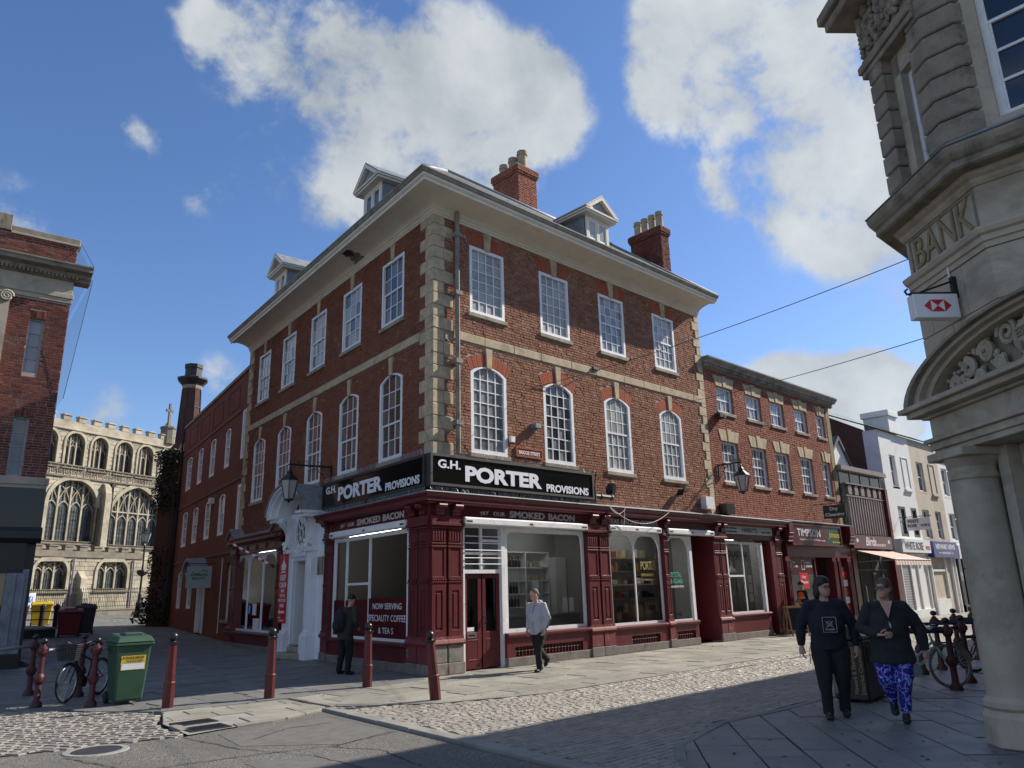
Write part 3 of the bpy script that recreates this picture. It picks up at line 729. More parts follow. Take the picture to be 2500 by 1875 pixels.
def window(parent, fr, s0, s1, z0, zs, rise=0, cols=3, rows=(2, 2), o=0.0, glass='glass_dark', fw=.085, bar=.024, mat='white', sill=None, sillmat='sandstone', depth=.09, fo=.0, vbar=None, panes=True, sash=True, label=None, tilt=.006):
    """white timber window in an opening: frame with glazing bars, every pane an object of its own"""
    mb = MB(fr); i0, i1, iz0, izs = s0 + fw, s1 - fw, z0 + fw * 1.1, zs - (fw if rise <= 0 else fw * .35)
    mb.ring(outline(s0, s1, z0, zs, rise), outline(i0, i1, iz0, izs, rise), o - depth - .02, o + fo)
    top = izs + max(0, rise); nr = sum(rows); og = o - depth * .62
    hh = [iz0 + (izs + rise * .9 - iz0) * k / nr for k in range(nr + 1)]
    cs = [i0 + (i1 - i0) * k / cols for k in range(cols + 1)]
    if vbar: cs = vbar
    for c in cs[1:-1]: mb.box(c - bar / 2, c + bar / 2, og, og + .025, iz0, arc_z(c, i0, i1, izs, rise))
    for k in range(1, nr):
        th = bar
        if sash and len(rows) > 1 and k == rows[-1] if False else False: th = .05
        big = sash and len(rows) > 1 and k == rows[0]
        z = hh[k]; th = .048 if big else bar
        if z < izs or rise <= 0: mb.box(i0, i1, og - .003, og + (.04 if big else .024), z - th / 2, z + th / 2)
        else: mb.box(i0 + .05, i1 - .05, og - .003, og + .024, z - th / 2, z + th / 2)
    if sash and len(rows) > 1: mb.box(i0, i0 + .03, og, og + .03, iz0, hh[rows[0]]); mb.box(i1 - .03, i1, og, og + .03, iz0, hh[rows[0]])
    wn = mb.build('window', mat, parent)
    if label: wn['label'] = label
    for r in range(nr):
        for c in range(len(cs) - 1):
            a, b, lo, hi = cs[c], cs[c + 1], hh[r], hh[r + 1]
            top_row = r == nr - 1 and rise > 0
            if not panes: continue
            gm = glass[(r * 7 + c) % len(glass)] if isinstance(glass, list) else glass
            og2 = og + (.012 if (sash and len(rows) > 1 and r >= rows[0]) else .0)
            tx, tz = ru(-tilt, tilt), ru(-tilt, tilt)
            if top_row:
                poly = [(a, lo), (b, lo)] + [(b + (a - b) * q / 4, arc_z(b + (a - b) * q / 4, i0, i1, izs, rise)) for q in range(5)]
            else: poly = [(a, lo), (b, lo), (b, min(hi, arc_z(b, i0, i1, izs, rise))), (a, min(hi, arc_z(a, i0, i1, izs, rise)))]
            m = MB(fr); mc = ((a + b) / 2, (lo + hi) / 2)
            m.add([(p[0], og2 + (p[0] - mc[0]) * tx + (p[1] - mc[1]) * tz, p[1]) for p in poly], [tuple(range(len(poly)))]); m.build('pane', gm, wn)
    if sill is not None:
        m = MB(fr); e = .07; m.box(s0 - e, s1 + e, o - .08, o + sill, z0 - .11, z0 - .004); m.build('sill', sillmat, wn, bevel=.008)
    return wn
def keystone(parent, fr, c, z0, z1, w0, w1, o, mat='quoin'):
    mb = MB(fr); mb.prism([(c - w0 / 2, z0), (c + w0 / 2, z0), (c + w1 / 2, z1), (c - w1 / 2, z1)], o - .03, o + .05); mb.build('keystone', mat, parent, bevel=.01)
def brick_arch(parent, fr, s0, s1, zs, rise, h, o, mat='brick_arch_red', n=16, splay=.16):
    """gauged brick arch over an opening"""
    mb = MB(fr); c = (s0 + s1) / 2
    for i in range(n):
        a, b = i / n, (i + 1) / n; g = .004
        x0, x1 = s0 - .02 + (s1 - s0 + .04) * a + g, s0 - .02 + (s1 - s0 + .04) * b - g
        t0 = s0 - splay + (s1 - s0 + 2 * splay) * a + g; t1 = s0 - splay + (s1 - s0 + 2 * splay) * b - g
        zz0, zz1 = arc_z(x0, s0, s1, zs, rise), arc_z(x1, s0, s1, zs, rise)
        mb.prism([(x0, zz0 + .004), (x1, zz1 + .004), (t1, zz1 + h + (0 if rise else 0)), (t0, zz0 + h)], o - .03, o + .014 + ru(-.003, .003), r=rnd() * .98 + .01)
    mb.build('brick_arch', mat, parent)
# ---------------------------------------------------------------- the corner shop building
B1 = T('corner_shop_building', 'three storey red brick corner building with maroon shopfront and stone quoins', 'building', (0, 0, 0))
WO = -.25
RW = [(1.45, 2.67), (4.05, 5.26), (6.64, 7.86), (9.40, 10.60)]
LW = [(1.78, 3.02), (4.32, 5.58), (6.86, 8.06), (9.42, 10.63), (11.90, 13.10)]
RX0, RX1, LS0, LS1 = .279, 12.15, .279, 14.22
holesR = [(a, b, 8.66, 10.55) for a, b in RW] + [(a, b, 5.0, 7.30) for a, b in RW]
holesL = [(a, b, 8.72, 10.60) for a, b in LW] + [(a, b, 5.0, 7.32) for a, b in LW]
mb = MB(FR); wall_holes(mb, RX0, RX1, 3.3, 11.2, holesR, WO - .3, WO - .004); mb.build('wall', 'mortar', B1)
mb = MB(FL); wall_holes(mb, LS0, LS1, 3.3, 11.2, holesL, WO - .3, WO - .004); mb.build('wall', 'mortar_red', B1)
QH = (11.12 - 4.85) / 20
def exq(WL, zt0, zt1, zf0, zfs, rise, qn, qa, qb, e0, e1, send):
    def f(za, zb):
        zm = (za + zb) / 2; r = []
        for a, b in WL:
            c = (a + b) / 2
            if zb > zt0 - .11 and za < zt1:
                pad = .07 if za < zt0 - .004 else 0
                r.append((a - pad, b + pad))
            elif zt1 <= zm < zt1 + .40:
                e = .02 + .20 * (zm - zt1) / .4; r.append((a - e, b + e))
            elif zm < zt1 + .6 and zm > zt1: r.append((c - .16, c + .16))
            if zb > zf0 - .11 and za < zfs: r.append((a - (.07 if za < zf0 - .004 else 0), b + (.07 if za < zf0 - .004 else 0)))
            elif zfs <= zm < zfs + rise + .34:
                dz = zm - zfs
                w = b - a; e = .02 + .16 * dz / (rise + .34)
                # half width of the outer edge of the arch at this height
                hw = (w / 2 + e) if dz < .34 else math.sqrt(max(.0, 1 - ((dz - .34) / rise) ** 2)) * (w / 2 + .16)
                r.append((c - hw, c + hw))
            elif zfs <= zm < zfs + .70: r.append((c - .15, c + .15))
        if 7.80 < zm < 8.06: r.append((-1, 20))
        k = int((zm - 4.85) / QH)
        if zm > 4.85:
            r.append((-1, qa if k % 2 == qn else qb)); r.append((send - (e0 if k % 2 == qn else e1), 30))
        return r
    return f
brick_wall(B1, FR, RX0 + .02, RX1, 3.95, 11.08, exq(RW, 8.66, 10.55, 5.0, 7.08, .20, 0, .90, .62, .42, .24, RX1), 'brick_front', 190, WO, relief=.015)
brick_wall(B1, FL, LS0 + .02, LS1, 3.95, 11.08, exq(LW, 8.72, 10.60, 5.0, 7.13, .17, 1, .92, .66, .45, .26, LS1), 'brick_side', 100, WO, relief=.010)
# quoins at the shop corner wrap both faces
for k in range(20):
    z0 = 4.85 + k * QH; z1 = z0 + QH - .008
    la, lb = (.88, .64) if k % 2 == 0 else (.60, .90); pr = .035 + ru(-.004, .006)
    pc = FR(0, 0, 0); c_out = None
    # plan of the L-shaped block: R face end, corner, L face end, then back inside
    ox = (Vector((0, 0)))
    p1 = FR(la, WO + pr, 0); p2c = None
    # intersection of the two offset faces
    d = WO + pr; y = -d; x = (-d - NL.y * y) / NL.x * -1 if False else (d - NL.y * y) / NL.x
    pcn = Vector((x, y, 0)); p3 = FL(lb, WO + pr, 0); p4 = FL(lb, WO - .05, 0); d2 = WO - .05; y2 = -d2; x2 = (d2 - NL.y * y2) / NL.x; p5 = Vector((x2, y2, 0)); p6 = FR(la, WO - .05, 0)
    mb = MB(); mb.prism([(p.x, p.y) for p in (p1, pcn, p3, p4, p5, p6)], z0, z1, ax=2); mb.build('quoin', 'quoin', B1, bevel=.014)
for k in range(23):
    z0 = 3.95 + k * .3117; z1 = z0 + .303; w = .40 if k % 2 else .24
    mb = MB(FR); mb.box(RX1 - w, RX1 + .035, WO - .06, WO + .035 + ru(-.004, .006), z0, z1); mb.build('quoin', 'quoin', B1, bevel=.012)
    w = .46 if k % 2 else .26
    mb = MB(FL); mb.box(LS1 - w, LS1 + .035, WO - .06, WO + .035 + ru(-.004, .006), z0, z1); mb.build('quoin', 'quoin', B1, bevel=.012)
def course(fr, s0, s1, z0, z1, o):
    s = s0
    while s < s1 - .05:
        e = min(s + ru(.75, 1.35), s1)
        if s1 - e < .3: e = s1
        mb = MB(fr); mb.box(s + .003, e - .003, o - .06, o + .045 + ru(-.003, .004), z0, z1 + ru(-.003, .003)); mb.build('string_course_stone', 'quoin', B1, bevel=.012); s = e
course(FR, .885, RX1 + .03, 7.82, 8.045, WO); course(FL, .905, LS1 - .27, 7.80, 8.02, WO)
GR = [['glass_frost'], ['glass_frost'], ['glass_pale', 'glass_grey'], ['glass_frost', 'glass_pale']]
for i, (a, b) in enumerate(RW):
    c = (a + b) / 2
    window(B1, FR, a, b, 8.66, 10.55, 0, 4, (6,) if i < 2 else (3, 3), WO, GR[i], sill=.07, fo=.012)
    keystone(B1, FR, c, 10.53, 11.04, .19, .29, WO); brick_arch(B1, FR, a, b, 10.56, 0, .38, WO, n=18, splay=.2)
    window(B1, FR, a, b, 5.0, 7.08, .20, 4, (7,) if i < 2 else (3, 3), WO, [['glass_film'], ['glass_film', 'glass_dark'], ['glass_green', 'glass_frost'], ['glass_green', 'glass_frost']][i], sill=.07, fo=.012, fw=.095, tilt=.006 if i != 1 else .03)
    keystone(B1, FR, c, 7.24, 7.76, .17, .24, WO); brick_arch(B1, FR, a, b, 7.085, .20, .33, WO, n=18)
for i, (a, b) in enumerate(LW):
    c = (a + b) / 2
    window(B1, FL, a, b, 8.72, 10.60, 0, 3, (2, 2), WO, ['glass_grey', 'glass_dark'] if i == 0 else ['glass_pale', 'glass_pale', 'glass_grey'], sill=.07, fo=.012)
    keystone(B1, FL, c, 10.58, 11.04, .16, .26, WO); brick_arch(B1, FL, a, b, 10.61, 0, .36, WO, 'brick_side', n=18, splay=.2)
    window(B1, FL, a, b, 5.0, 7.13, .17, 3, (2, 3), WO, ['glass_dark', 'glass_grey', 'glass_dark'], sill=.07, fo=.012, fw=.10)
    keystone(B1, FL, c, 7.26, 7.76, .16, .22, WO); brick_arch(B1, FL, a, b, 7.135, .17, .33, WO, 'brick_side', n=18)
# eaves cornice: coved, swept round the corner with returns
def corner_path(ends=True, wo=WO):
    d = wo; y = -d; x = (d - NL.y * y) / NL.x; m = Vector((0, -1, 0)) + NL; m = m * (2 / m.length_squared)
    eR = FR(RX1 + .02, wo, 0); eL = FL(LS1 + .02, wo, 0)
    P = [(eL.x, eL.y, NL.x, NL.y), (x, y, m.x, m.y), (eR.x, eR.y, 0, -1)]
    if ends:
        mr = (1, -1); bR = eR + Vector((0, 1.0, 0)); bL = eL - NL * 1.0; ml = NL + UL
        P = [(bL.x, bL.y, UL.x, UL.y), (eL.x, eL.y, ml.x, ml.y), (x, y, m.x, m.y), (eR.x, eR.y, 1, -1), (bR.x, bR.y, 1, 0)]
    return P
CP = corner_path(False)
cove = [(0, 11.04), (.045, 11.04), (.045, 11.085), (.075, 11.10), (.085, 11.14), (.085, 11.165), (.11, 11.17), (.115, 11.19)]
cove += [(.12 + .58 * (1 - math.cos(t)), 11.20 + .20 * math.sin(t)) for t in [math.pi / 2 * i / 8 for i in range(1, 9)]]
mb = MB(); mb.sweep([(-.05, 11.04)] + cove + [(.70, 11.41), (-.05, 11.41)], CP); mb.build('cornice_cove', 'stucco', B1)
mb = MB(); mb.sweep([(.66, 11.42), (.66, 11.36), (.80, 11.36), (.80, 11.32), (.84, 11.32), (.84, 11.385), (.865, 11.40), (.90, 11.43), (.905, 11.47), (.90, 11.475), (.66, 11.475)], CP); mb.build('cornice_moulding', 'stucco', B1)
mb = MB(); mb.sweep([(.70, 11.48), (.91, 11.48), (.935, 11.50), (.955, 11.54), (.985, 11.565), (.985, 11.60), (.93, 11.60), (.90, 11.55), (.70, 11.55)], CP); mb.build('gutter', 'stucco_grey', B1)
# hole rotted through the cove on the lane side
mb = MB(FL); nr, ns = 8, 8; V = []
for i in range(nr + 1):
    t = math.pi / 2 * (.12 + .8 * i / nr); p = .12 + .58 * (1 - math.cos(t)); z = 11.20 + .20 * math.sin(t)
    for j in range(ns + 1):
        u = j / ns - .5; V.append((4.28 + u * (.62 - .25 * (i / nr) + .12 * math.sin(i * 2.1 + (1 if u > 0 else 0)) * abs(u) * 2), WO + p + .006, z - .006))
mb.add(V, [(i * (ns + 1) + j, i * (ns + 1) + j + 1, (i + 1) * (ns + 1) + j + 1, (i + 1) * (ns + 1) + j) for i in range(nr) for j in range(ns)]); mb.build('rotted_patch', 'worn_stone', B1)
mb = MB(FL); mb.add([(4.1, WO + .70, 11.392), (4.42, WO + .70, 11.392), (4.46, WO + .46, 11.368), (4.25, WO + .33, 11.335), (4.08, WO + .5, 11.372)], [(0, 1, 2, 3, 4)]); mb.build('rot_hole', 'room_dark', B1)
# roof: slate slopes behind the gutter, ridge rolls in lead
def ev(k): 
    return CP[k]
eo = .88; zE, zR, dR = 11.56, 14.75, 3.5
eL = FL(LS1 + .05, WO + eo, zE); eC = Vector((CP[1][0] + CP[1][2] * eo, CP[1][1] + CP[1][3] * eo, zE)); eR = FR(RX1 + .05, WO + eo, zE)
rC = Vector((3.06, 3.25, zR)); rR = Vector((11.3, 3.25, zR)); rL = FL(10.6, -3.55, zR); rL.z = zR
bR = Vector((RX1 + .05, 7.6, zE)); bC = Vector((6.8, 7.4, zE)); bL = FL(LS1 + .05, -7.4, zE)
mb = MB(); mb.add([eC, eR, rR, rC], [(0, 1, 2, 3)]).add([eL, eC, rC, rL], [(0, 1, 2, 3)]).add([eR, bR, rR], [(0, 1, 2)]).add([bL, eL, rL], [(0, 1, 2)]).add([bR, bC, rC, rR], [(0, 1, 2, 3)]).add([bC, bL, rL, rC], [(0, 1, 2, 3)])
rf = mb.build('roof', 'slate', B1)
mb = MB(); mb.tube([rL, rC, rR], .09, 8); mb.tube([eC + Vector((0, 0, .05)), rC], .07, 8); mb.tube([rR, eR + Vector((0, 0, .05))], .07, 8); mb.tube([rL, eL + Vector((0, 0, .05))], .07, 8); mb.build('ridge_roll', 'lead', rf, smooth=True)
# slates near the front eave show their edges
mb = MB()
for row in range(9):
    for (p0, p1, q0, q1) in ((eC, eR, rC, rR), (eL, eC, rL, rC)):
        t0, t1 = row * .075, (row + 1) * .075 + .02; n = int((p1 - p0).length / .32)
        for i in range(n):
            a, b = (i + .5 * (row % 2)) / n + .001, (i + 1 + .5 * (row % 2)) / n - .001
            if b > 1: continue
            def pt(u, t, h): return (p0.lerp(p1, u)).lerp(q0.lerp(q1, u), t) + Vector((0, 0, h))
            h = ru(.012, .024)
            mb.add([pt(a, t0, h), pt(b, t0, h + ru(-.004, .004)), pt(b, t1, .006), pt(a, t1, .006), pt(a, t0, 0), pt(b, t0, 0)], [(0, 1, 2, 3), (4, 5, 1, 0)], rnd())
tag(mb.build('slates', 'slate', rf), kind='stuff')
def chimney(fr_xy, x0, x1, y0, y1, z0, z1, pots, mat='brick_dark'):
    fr = frame((0, 0, 0), (1, 0, 0), (0, -1, 0))
    mb = MB(); mb.box(x0 + .01, x1 - .01, y0 + .01, y1 - .01, z0, z1 - .02); ch = mb.build('chimney', 'mortar_red', B1)
    zz = [(z0, z1 - .32, 0)] ; caps = [(z1 - .32, z1 - .24, .04), (z1 - .24, z1 - .02, .07)]
    for (a, b, e) in zz + caps:
        brick_wall(ch, frame((0, y0 - e, 0), (1, 0, 0), (0, -1, 0)), x0 - e, x1 + e, a, b, lambda p, q: [], mat, 0, 0, relief=.012)
        brick_wall(ch, frame((x0 - e, 0, 0), (0, 1, 0), (-1, 0, 0)), y0 - e, y1 + e, a, b, lambda p, q: [], mat, 0, 0, relief=.012)
        brick_wall(ch, frame((x1 + e, 0, 0), (0, 1, 0), (1, 0, 0)), y0 - e, y1 + e, a, b, lambda p, q: [], mat, 0, 0, relief=.012)
        if e:
            mb = MB(); mb.box(x0 - e + .012, x1 + e - .012, y0 - e + .012, y1 + e - .012, a + .002, b); mb.build('chimney_band', 'mortar_red', ch)
    mb = MB(); mb.box(x0 - .05, x1 + .05, y0 - .05, y1 + .05, z1 - .02, z1 + .03); mb.build('flaunching', 'concrete', ch, bevel=.02)
    for (px, py, r, h) in pots:
        mb = MB(); mb.lathe([(r * 1.05, z1), (r * .95, z1 + .1), (r * .92, z1 + h - .18), (r * 1.08, z1 + h - .16), (r * 1.08, z1 + h - .1), (r * .95, z1 + h - .09), (r * 1.0, z1 + h), (r * .78, z1 + h), (r * .76, z1 + h - .3)], (px, py, 0), 16); mb.build('chimney_pot', 'pot', ch, smooth='auto')
chimney(None, 6.44, 7.38, 3.4, 4.7, 12.9, 16.45, [(7.0, 3.72, .19, .85), (6.9, 4.1, .18, .7), (6.8, 4.5, .17, .55)], 'brick_terrace')
chimney(None, 12.2, 12.72, 1.5, 2.95, 10.8, 15.2, [(12.46, 1.68, .15, .72), (12.46, 2.03, .15, .7), (12.46, 2.38, .15, .68), (12.46, 2.73, .15, .66)])
def dormer(fr, c, w, o, z0, ze, za, back):
    d = MB(fr); h = w / 2
    d.prism([(c - h, z0), (c + h, z0), (c + h, ze), (c - h, ze)], o - back, o - .05)
    dm = d.build('dormer', 'lead', B1)
    m = MB(fr); m.ring([(c - h, z0), (c + h, z0), (c + h, ze), (c - h, ze)], [(c - h + .13, z0 + .15), (c + h - .13, z0 + .15), (c + h - .13, ze - .12), (c - h + .13, ze - .12)], o - .08, o); m.box(c - .06, c + .06, o - .06, o + .004, z0 + .15, ze - .12); m.build('dormer_frame', 'stucco', dm)
    for sgn in (-1, 1):
        a, b = sorted((c + sgn * .06, c + sgn * (h - .13))); m = MB(fr); m.ring([(a, z0 + .15), (b, z0 + .15), (b, ze - .12), (a, ze - .12)], [(a + .04, z0 + .2), (b - .04, z0 + .2), (b - .04, ze - .17), (a + .04, ze - .17)], o - .05, o - .02)
        m.box(a, b, o - .045, o - .022, (z0 + ze) / 2 - .015, (z0 + ze) / 2 + .02); wn = m.build('casement', 'white_old', dm)
        m = MB(fr); m.add([(a, o - .035, z0 + .15), (b, o - .035, z0 + .15), (b, o - .035, ze - .12), (a, o - .035, ze - .12)], [(0, 1, 2, 3)]); m.build('pane', 'glass_pale' if fr is FR else 'glass_grey', wn)
    e = .2
    m = MB(fr)
    m.box(c - h - e, c + h + e, o - back, o + e, ze, ze + .07); m.box(c - h - e - .05, c + h + e + .05, o - back, o + e + .05, ze + .07, ze + .13)
    m.build('dormer_cornice', 'stucco', dm)
    m = MB(fr); zb = ze + .13; hw = h + e + .05
    m.prism([(c - hw, zb), (c + hw, zb), (c, za)], o + e - .12, o + e - .06); m.build('pediment', 'lead', dm)
    m = MB(fr); t = .09
    for sg in (-1, 1): m.prism([(c + sg * hw, zb), (c + sg * (hw - .18), zb), (c, za - .13), (c, za)], o + e - .06, o + e + .06)
    m.build('pediment_moulding', 'stucco', dm)
    m = MB(fr)
    for sg in (-1, 1): m.add([(c + sg * (hw + .02), o + e + .06, zb), (c, o + e + .06, za + .02), (c, o - back, za + .02), (c + sg * (hw + .02), o - back, zb), (c + sg * (hw + .02), o + e + .06, zb + .03), (c, o + e + .06, za + .05), (c, o - back, za + .05), (c + sg * (hw + .02), o - back, zb + .03)], [(4, 5, 6, 7), (0, 1, 5, 4), (0, 3, 7, 4)])
    m.build('dormer_roof', 'lead', dm)
dormer(FR, 7.28, 1.12, -.6, 11.9, 13.42, 14.14, 2.4)
dormer(FL, 4.35, 1.15, -.5, 11.9, 13.78, 14.55, 2.6)
dormer(FL, 12.15, 1.15, -.5, 11.9, 13.78, 14.55, 2.6)
mb = MB(); mb.box(12.0, 12.18, .3, 13.6, 0, 11.5); mb.box(3.6, 12.1, 13.4, 13.6, 0, 11.5); mb.box(3.0, 4.2, 4.6, 13.5, 0, 11.5); mb.build('sun_block_walls', 'mortar_red', B1)  # unseen walls and core added to stop sun passing through the hollow building
# rainwater pipe
mb = MB(FR); mb.tube([(.93, WO + .14, 11.02), (.93, WO + .14, 4.9)], .062, 10)
for z in (10.55, 8.95, 7.15, 5.6): mb.box(.83, 1.03, WO, WO + .22, z, z + .11)
mb.lathe([(.06, 11.0), (.075, 11.1), (.07, 11.25), (.03, 11.3)], (.93, WO + .14, 0), 8); mb.build('downpipe', 'stucco_grey', B1)
# ---------------------------------------------------------------- shopfront of the corner building
def pilaster(fr, s0, s1, zt=3.40, o=0.0, plinth=.70, pm='maroon', plm='maroon_worn', flutes=True):
    """one shopfront pilaster: plinth block, base, panelled shaft, bead band, fluted neck, capital, scrolled corbel"""
    c = (s0 + s1) / 2; w = s1 - s0
    m = MB(fr); m.box(s0 - .02, s1 + .02, o - .35, o + .03, .245, plinth - .09)
    p = m.build('pilaster', plm, B1, bevel=.012)
    m = MB(fr); m.box(s0 - .04, s1 + .04, o - .35, o + .05, 0, .24); m.build('plinth_stone', 'worn_stone' if plm == 'worn_stone' else 'plinth_grey', p, bevel=.012)
    m = MB(fr); m.prism([(o - .3, plinth - .09), (o + .06, plinth - .09), (o + .075, plinth - .05), (o + .06, plinth), (o + .02, plinth + .03), (o + .02, plinth + .09), (o - .3, plinth + .09)], s0 - .035, s1 + .035, ax=0)
    m.build('base_moulding', 'maroon_worn', p)
    m = MB(fr); m.box(s0, s1, o - .3, o - .012, plinth + .09, zt)
    m.ring([(s0, plinth + .09), (s1, plinth + .09), (s1, 1.92), (s0, 1.92)], [(s0 + w * .24, plinth + .22), (s1 - w * .24, plinth + .22), (s1 - w * .24, 1.76), (s0 + w * .24, 1.76)], o - .012, o + .008)
    m.box(s0 + w * .36, s1 - w * .36, o - .012, o + .004, plinth + .28, 1.70)
    m.ring([(s0, 2.02), (s1, 2.02), (s1, 2.72), (s0, 2.72)], [(s0 + w * .12, 2.06), (s1 - w * .12, 2.06), (s1 - w * .12, 2.69), (s0 + w * .12, 2.69)], o - .012, o + .004)
    m.build('shaft', pm, p, bevel=.004)
    m = MB(fr); m.box(s0 - .015, s1 + .015, o - .3, o + .025, 1.93, 1.965); m.box(s0 - .015, s1 + .015, o - .3, o + .02, 2.005, 2.02)
    n = 6
    for i in range(n): m.ball((s0 + w * (i + .5) / n, o + .012, 1.985), .022, 6)
    m.build('bead_band', pm, p)
    m = MB(fr); m.box(s0 - .02, s1 + .02, o - .3, o + .02, 2.70, 2.735); m.box(s0 - .012, s1 + .012, o - .3, o + .012, 2.77, 2.80)
    if flutes:
        for i in range(5): m.box(s0 + w * (i + .18) / 5, s0 + w * (i + .82) / 5, o - .02, o + .016, 2.83, 3.05)
    m.box(s0 - .015, s1 + .015, o - .3, o + .02, 3.07, 3.10); m.box(s0 - .03, s1 + .03, o - .3, o + .04, 3.12, 3.16); m.box(s0 - .05, s1 + .05, o - .3, o + .065, 3.18, 3.25); m.box(s0 - .03, s1 + .03, o - .3, o + .04, 3.25, zt); m.build('capital', pm, p, bevel=.006)
    m = MB(fr); k = w * .30
    prof = [(o - .02, 3.66), (o + .17, 3.66), (o + .185, 3.62), (o + .16, 3.565), (o + .12, 3.55), (o + .075, 3.53), (o + .055, 3.49), (o + .07, 3.455), (o + .05, 3.42), (o + .01, 3.40), (o - .02, 3.40)]
    m.prism(prof, c - k, c + k, ax=0)
    for sg in (-1, 1): m.tube([(c + sg * (k - .004), o + .125, 3.605), (c + sg * (k + .014), o + .125, 3.605)], .045, 10)
    m.build('corbel', pm, p, bevel=.005); return p
for a, b in ((.07, .46), (.54, .93)): pilaster(FR, a, b, plm='worn_stone'); pilaster(FL, a, b)
mb = MB(); mb.prism([(.02, .02), (.5, .02), (.5, .5), (.07, .5)], 0, 3.66, ax=2); mb.build('corner_post', 'maroon', B1)
for a, b in ((5.30, 5.72), (5.80, 6.22)): pilaster(FR, a, b)
pilaster(FR, 8.76, 8.98); pilaster(FR, 11.52, 11.84); pilaster(FR, 11.90, 12.22); pilaster(FR, 15.55, 15.95)
pilaster(FL, 5.36, 5.70, plm='maroon_worn')
pilaster(FL, 9.0, 9.42, plm='maroon_worn'); pilaster(FL, 13.5, 14.05, plm='maroon_worn')
# fascia boards, cornice and lead top
def fascia(fr, s0, s1, z0=3.40, z1=3.66, name='fascia'):
    m = MB(fr); m.box(s0, s1, -.32, -.02, z0, z1); return m.build(name, 'maroon_sign', B1)
fascia(FR, .93, 5.3); fascia(FR, 6.22, 11.5); fascia(FR, 12.22, 15.55, 3.2); fascia(FL, .93, 5.36); fascia(FL, 9.42, 13.5, 3.2, 3.5)
shopc = [(-.1, 3.66), (.10, 3.66), (.13, 3.69), (.19, 3.71), (.19, 3.80), (.22, 3.83), (.24, 3.86), (.24, 3.885), (-.1, 3.885)]
d0 = 0.0; mm = Vector((0, -1, 0)) + NL; mm = mm * (2 / mm.length_squared)
q1 = FL(5.78, 0, 0); q1b = FL(5.78, -.25, 0); q2 = FR(16.45, 0, 0); ml = NL + UL
SP = [(q1b.x, q1b.y, UL.x, UL.y), (q1.x, q1.y, ml.x, ml.y), (0, 0, mm.x, mm.y), (q2.x, q2.y, 0, -1)]
mb = MB(); mb.sweep(shopc, SP); mb.build('shop_cornice', 'maroon', B1)
ldp = [(-.1, 3.889), (.25, 3.889), (.255, 3.90), (.25, 3.915), (-.24, 4.02), (-.24, 3.89)]
mb = MB(); mb.sweep(ldp, SP); mb.build('lead_flashing', 'lead', B1)
# wire bird spikes along the sign
for fr, s0, s1 in ((FR, -.1, 5.5), (FL, -.1, 5.7)):
    m = MB(fr)
    s = s0
    while s < s1:
        for (zz, oo, dz) in ((3.90, .20, .11), (4.80, .08, .12)):
            for k in range(2):
                a = ru(-.05, .05); b = ru(-.05, .08); m.tube([(s, oo, zz), (s + a, oo + b, zz + dz)], .0022, 3, cap=False)
        s += .035
    tag(m.build('bird_spikes', 'grey_metal', B1), kind='stuff')
# salon front on the lane
mb = MB(FL); mb.prism([(-.1, 3.5), (.06, 3.5), (.08, 3.54), (.16, 3.56), (.16, 3.66), (.2, 3.70), (.2, 3.73), (-.25, 3.86), (-.25, 3.5)], 8.75, 14.3, ax=0); mb.build('salon_cornice', 'maroon', B1)
for c in (9.2, 13.8):
    m = MB(FL); m.prism([(c - .42, 3.74), (c + .42, 3.74), (c, 4.08)], -.2, .17); m.build('end_block', 'maroon', B1)
    m = MB(FL)
    for sg in (-1, 1): m.prism([(c + sg * .47, 3.72), (c, 4.09), (c, 4.13), (c + sg * .47, 3.77)], -.25, .22)
    m.build('end_block_roof', 'lead', B1)
mb = MB(FL); mb.prism([(.22, 3.735), (.22, 3.755), (-.25, 3.90), (-.25, 3.735)], 9.65, 13.35, ax=0); mb.build('lead_flashing', 'lead', B1)
for i in range(4):
    m = MB(FL); m.ring([(9.6 + i * .95, 3.24), (10.45 + i * .95, 3.24), (10.45 + i * .95, 3.46), (9.6 + i * .95, 3.46)], [(9.66 + i * .95, 3.28), (10.39 + i * .95, 3.28), (10.39 + i * .95, 3.42), (9.66 + i * .95, 3.42)], -.02, .0); m.build('fascia_panel', 'maroon', B1)
# stall risers
def riser(fr, s0, s1, top=.62, o=-.02, grille=None, step=.2, pm='maroon', base='plinth_grey'):
    m = MB(fr); holes = [(grille[0], grille[1], .21, .43)] if grille else []
    wall_holes(m, s0, s1, step, top - .05, holes, -.35, o); r = m.build('stall_riser', pm, B1)
    m = MB(fr); m.box(s0, s1, -.35, o + .035, 0, step); m.build('plinth', base, r, bevel=.01)
    m = MB(fr); m.prism([(-.35, top - .05), (o + .04, top - .05), (o + .07, top - .02), (o + .07, top + .02), (o + .02, top + .05), (-.35, top + .06)], s0, s1, ax=0); m.build('riser_capping', 'maroon', r)
    if grille:
        m = MB(fr); m.box(grille[0], grille[1], -.3, -.16, .21, .43); m.build('vent_recess', 'room_dark', r)
        n = int((grille[1] - grille[0]) / .11); m = MB(fr)
        for i in range(n):
            x = grille[0] + (grille[1] - grille[0]) * (i + .5) / n; c_ = fr(x, o - .045, 0)
            m.lathe([(.012, .21), (.016, .25), (.010, .28), (.013, .31), (.024, .325), (.013, .34), (.010, .37), (.016, .40), (.012, .43)], (x, o - .045, 0), 6)
            m.ball((x - .055, o - .045, .325), .016, 5)
        m.build('vent_balusters', 'maroon_worn', r)
riser(FR, 2.3, 5.3, .70, grille=(2.55, 4.96)); riser(FR, 6.22, 8.76, .66, grille=(7.0, 8.3)); riser(FR, 8.98, 10.30, .66, grille=(9.15, 10.1))
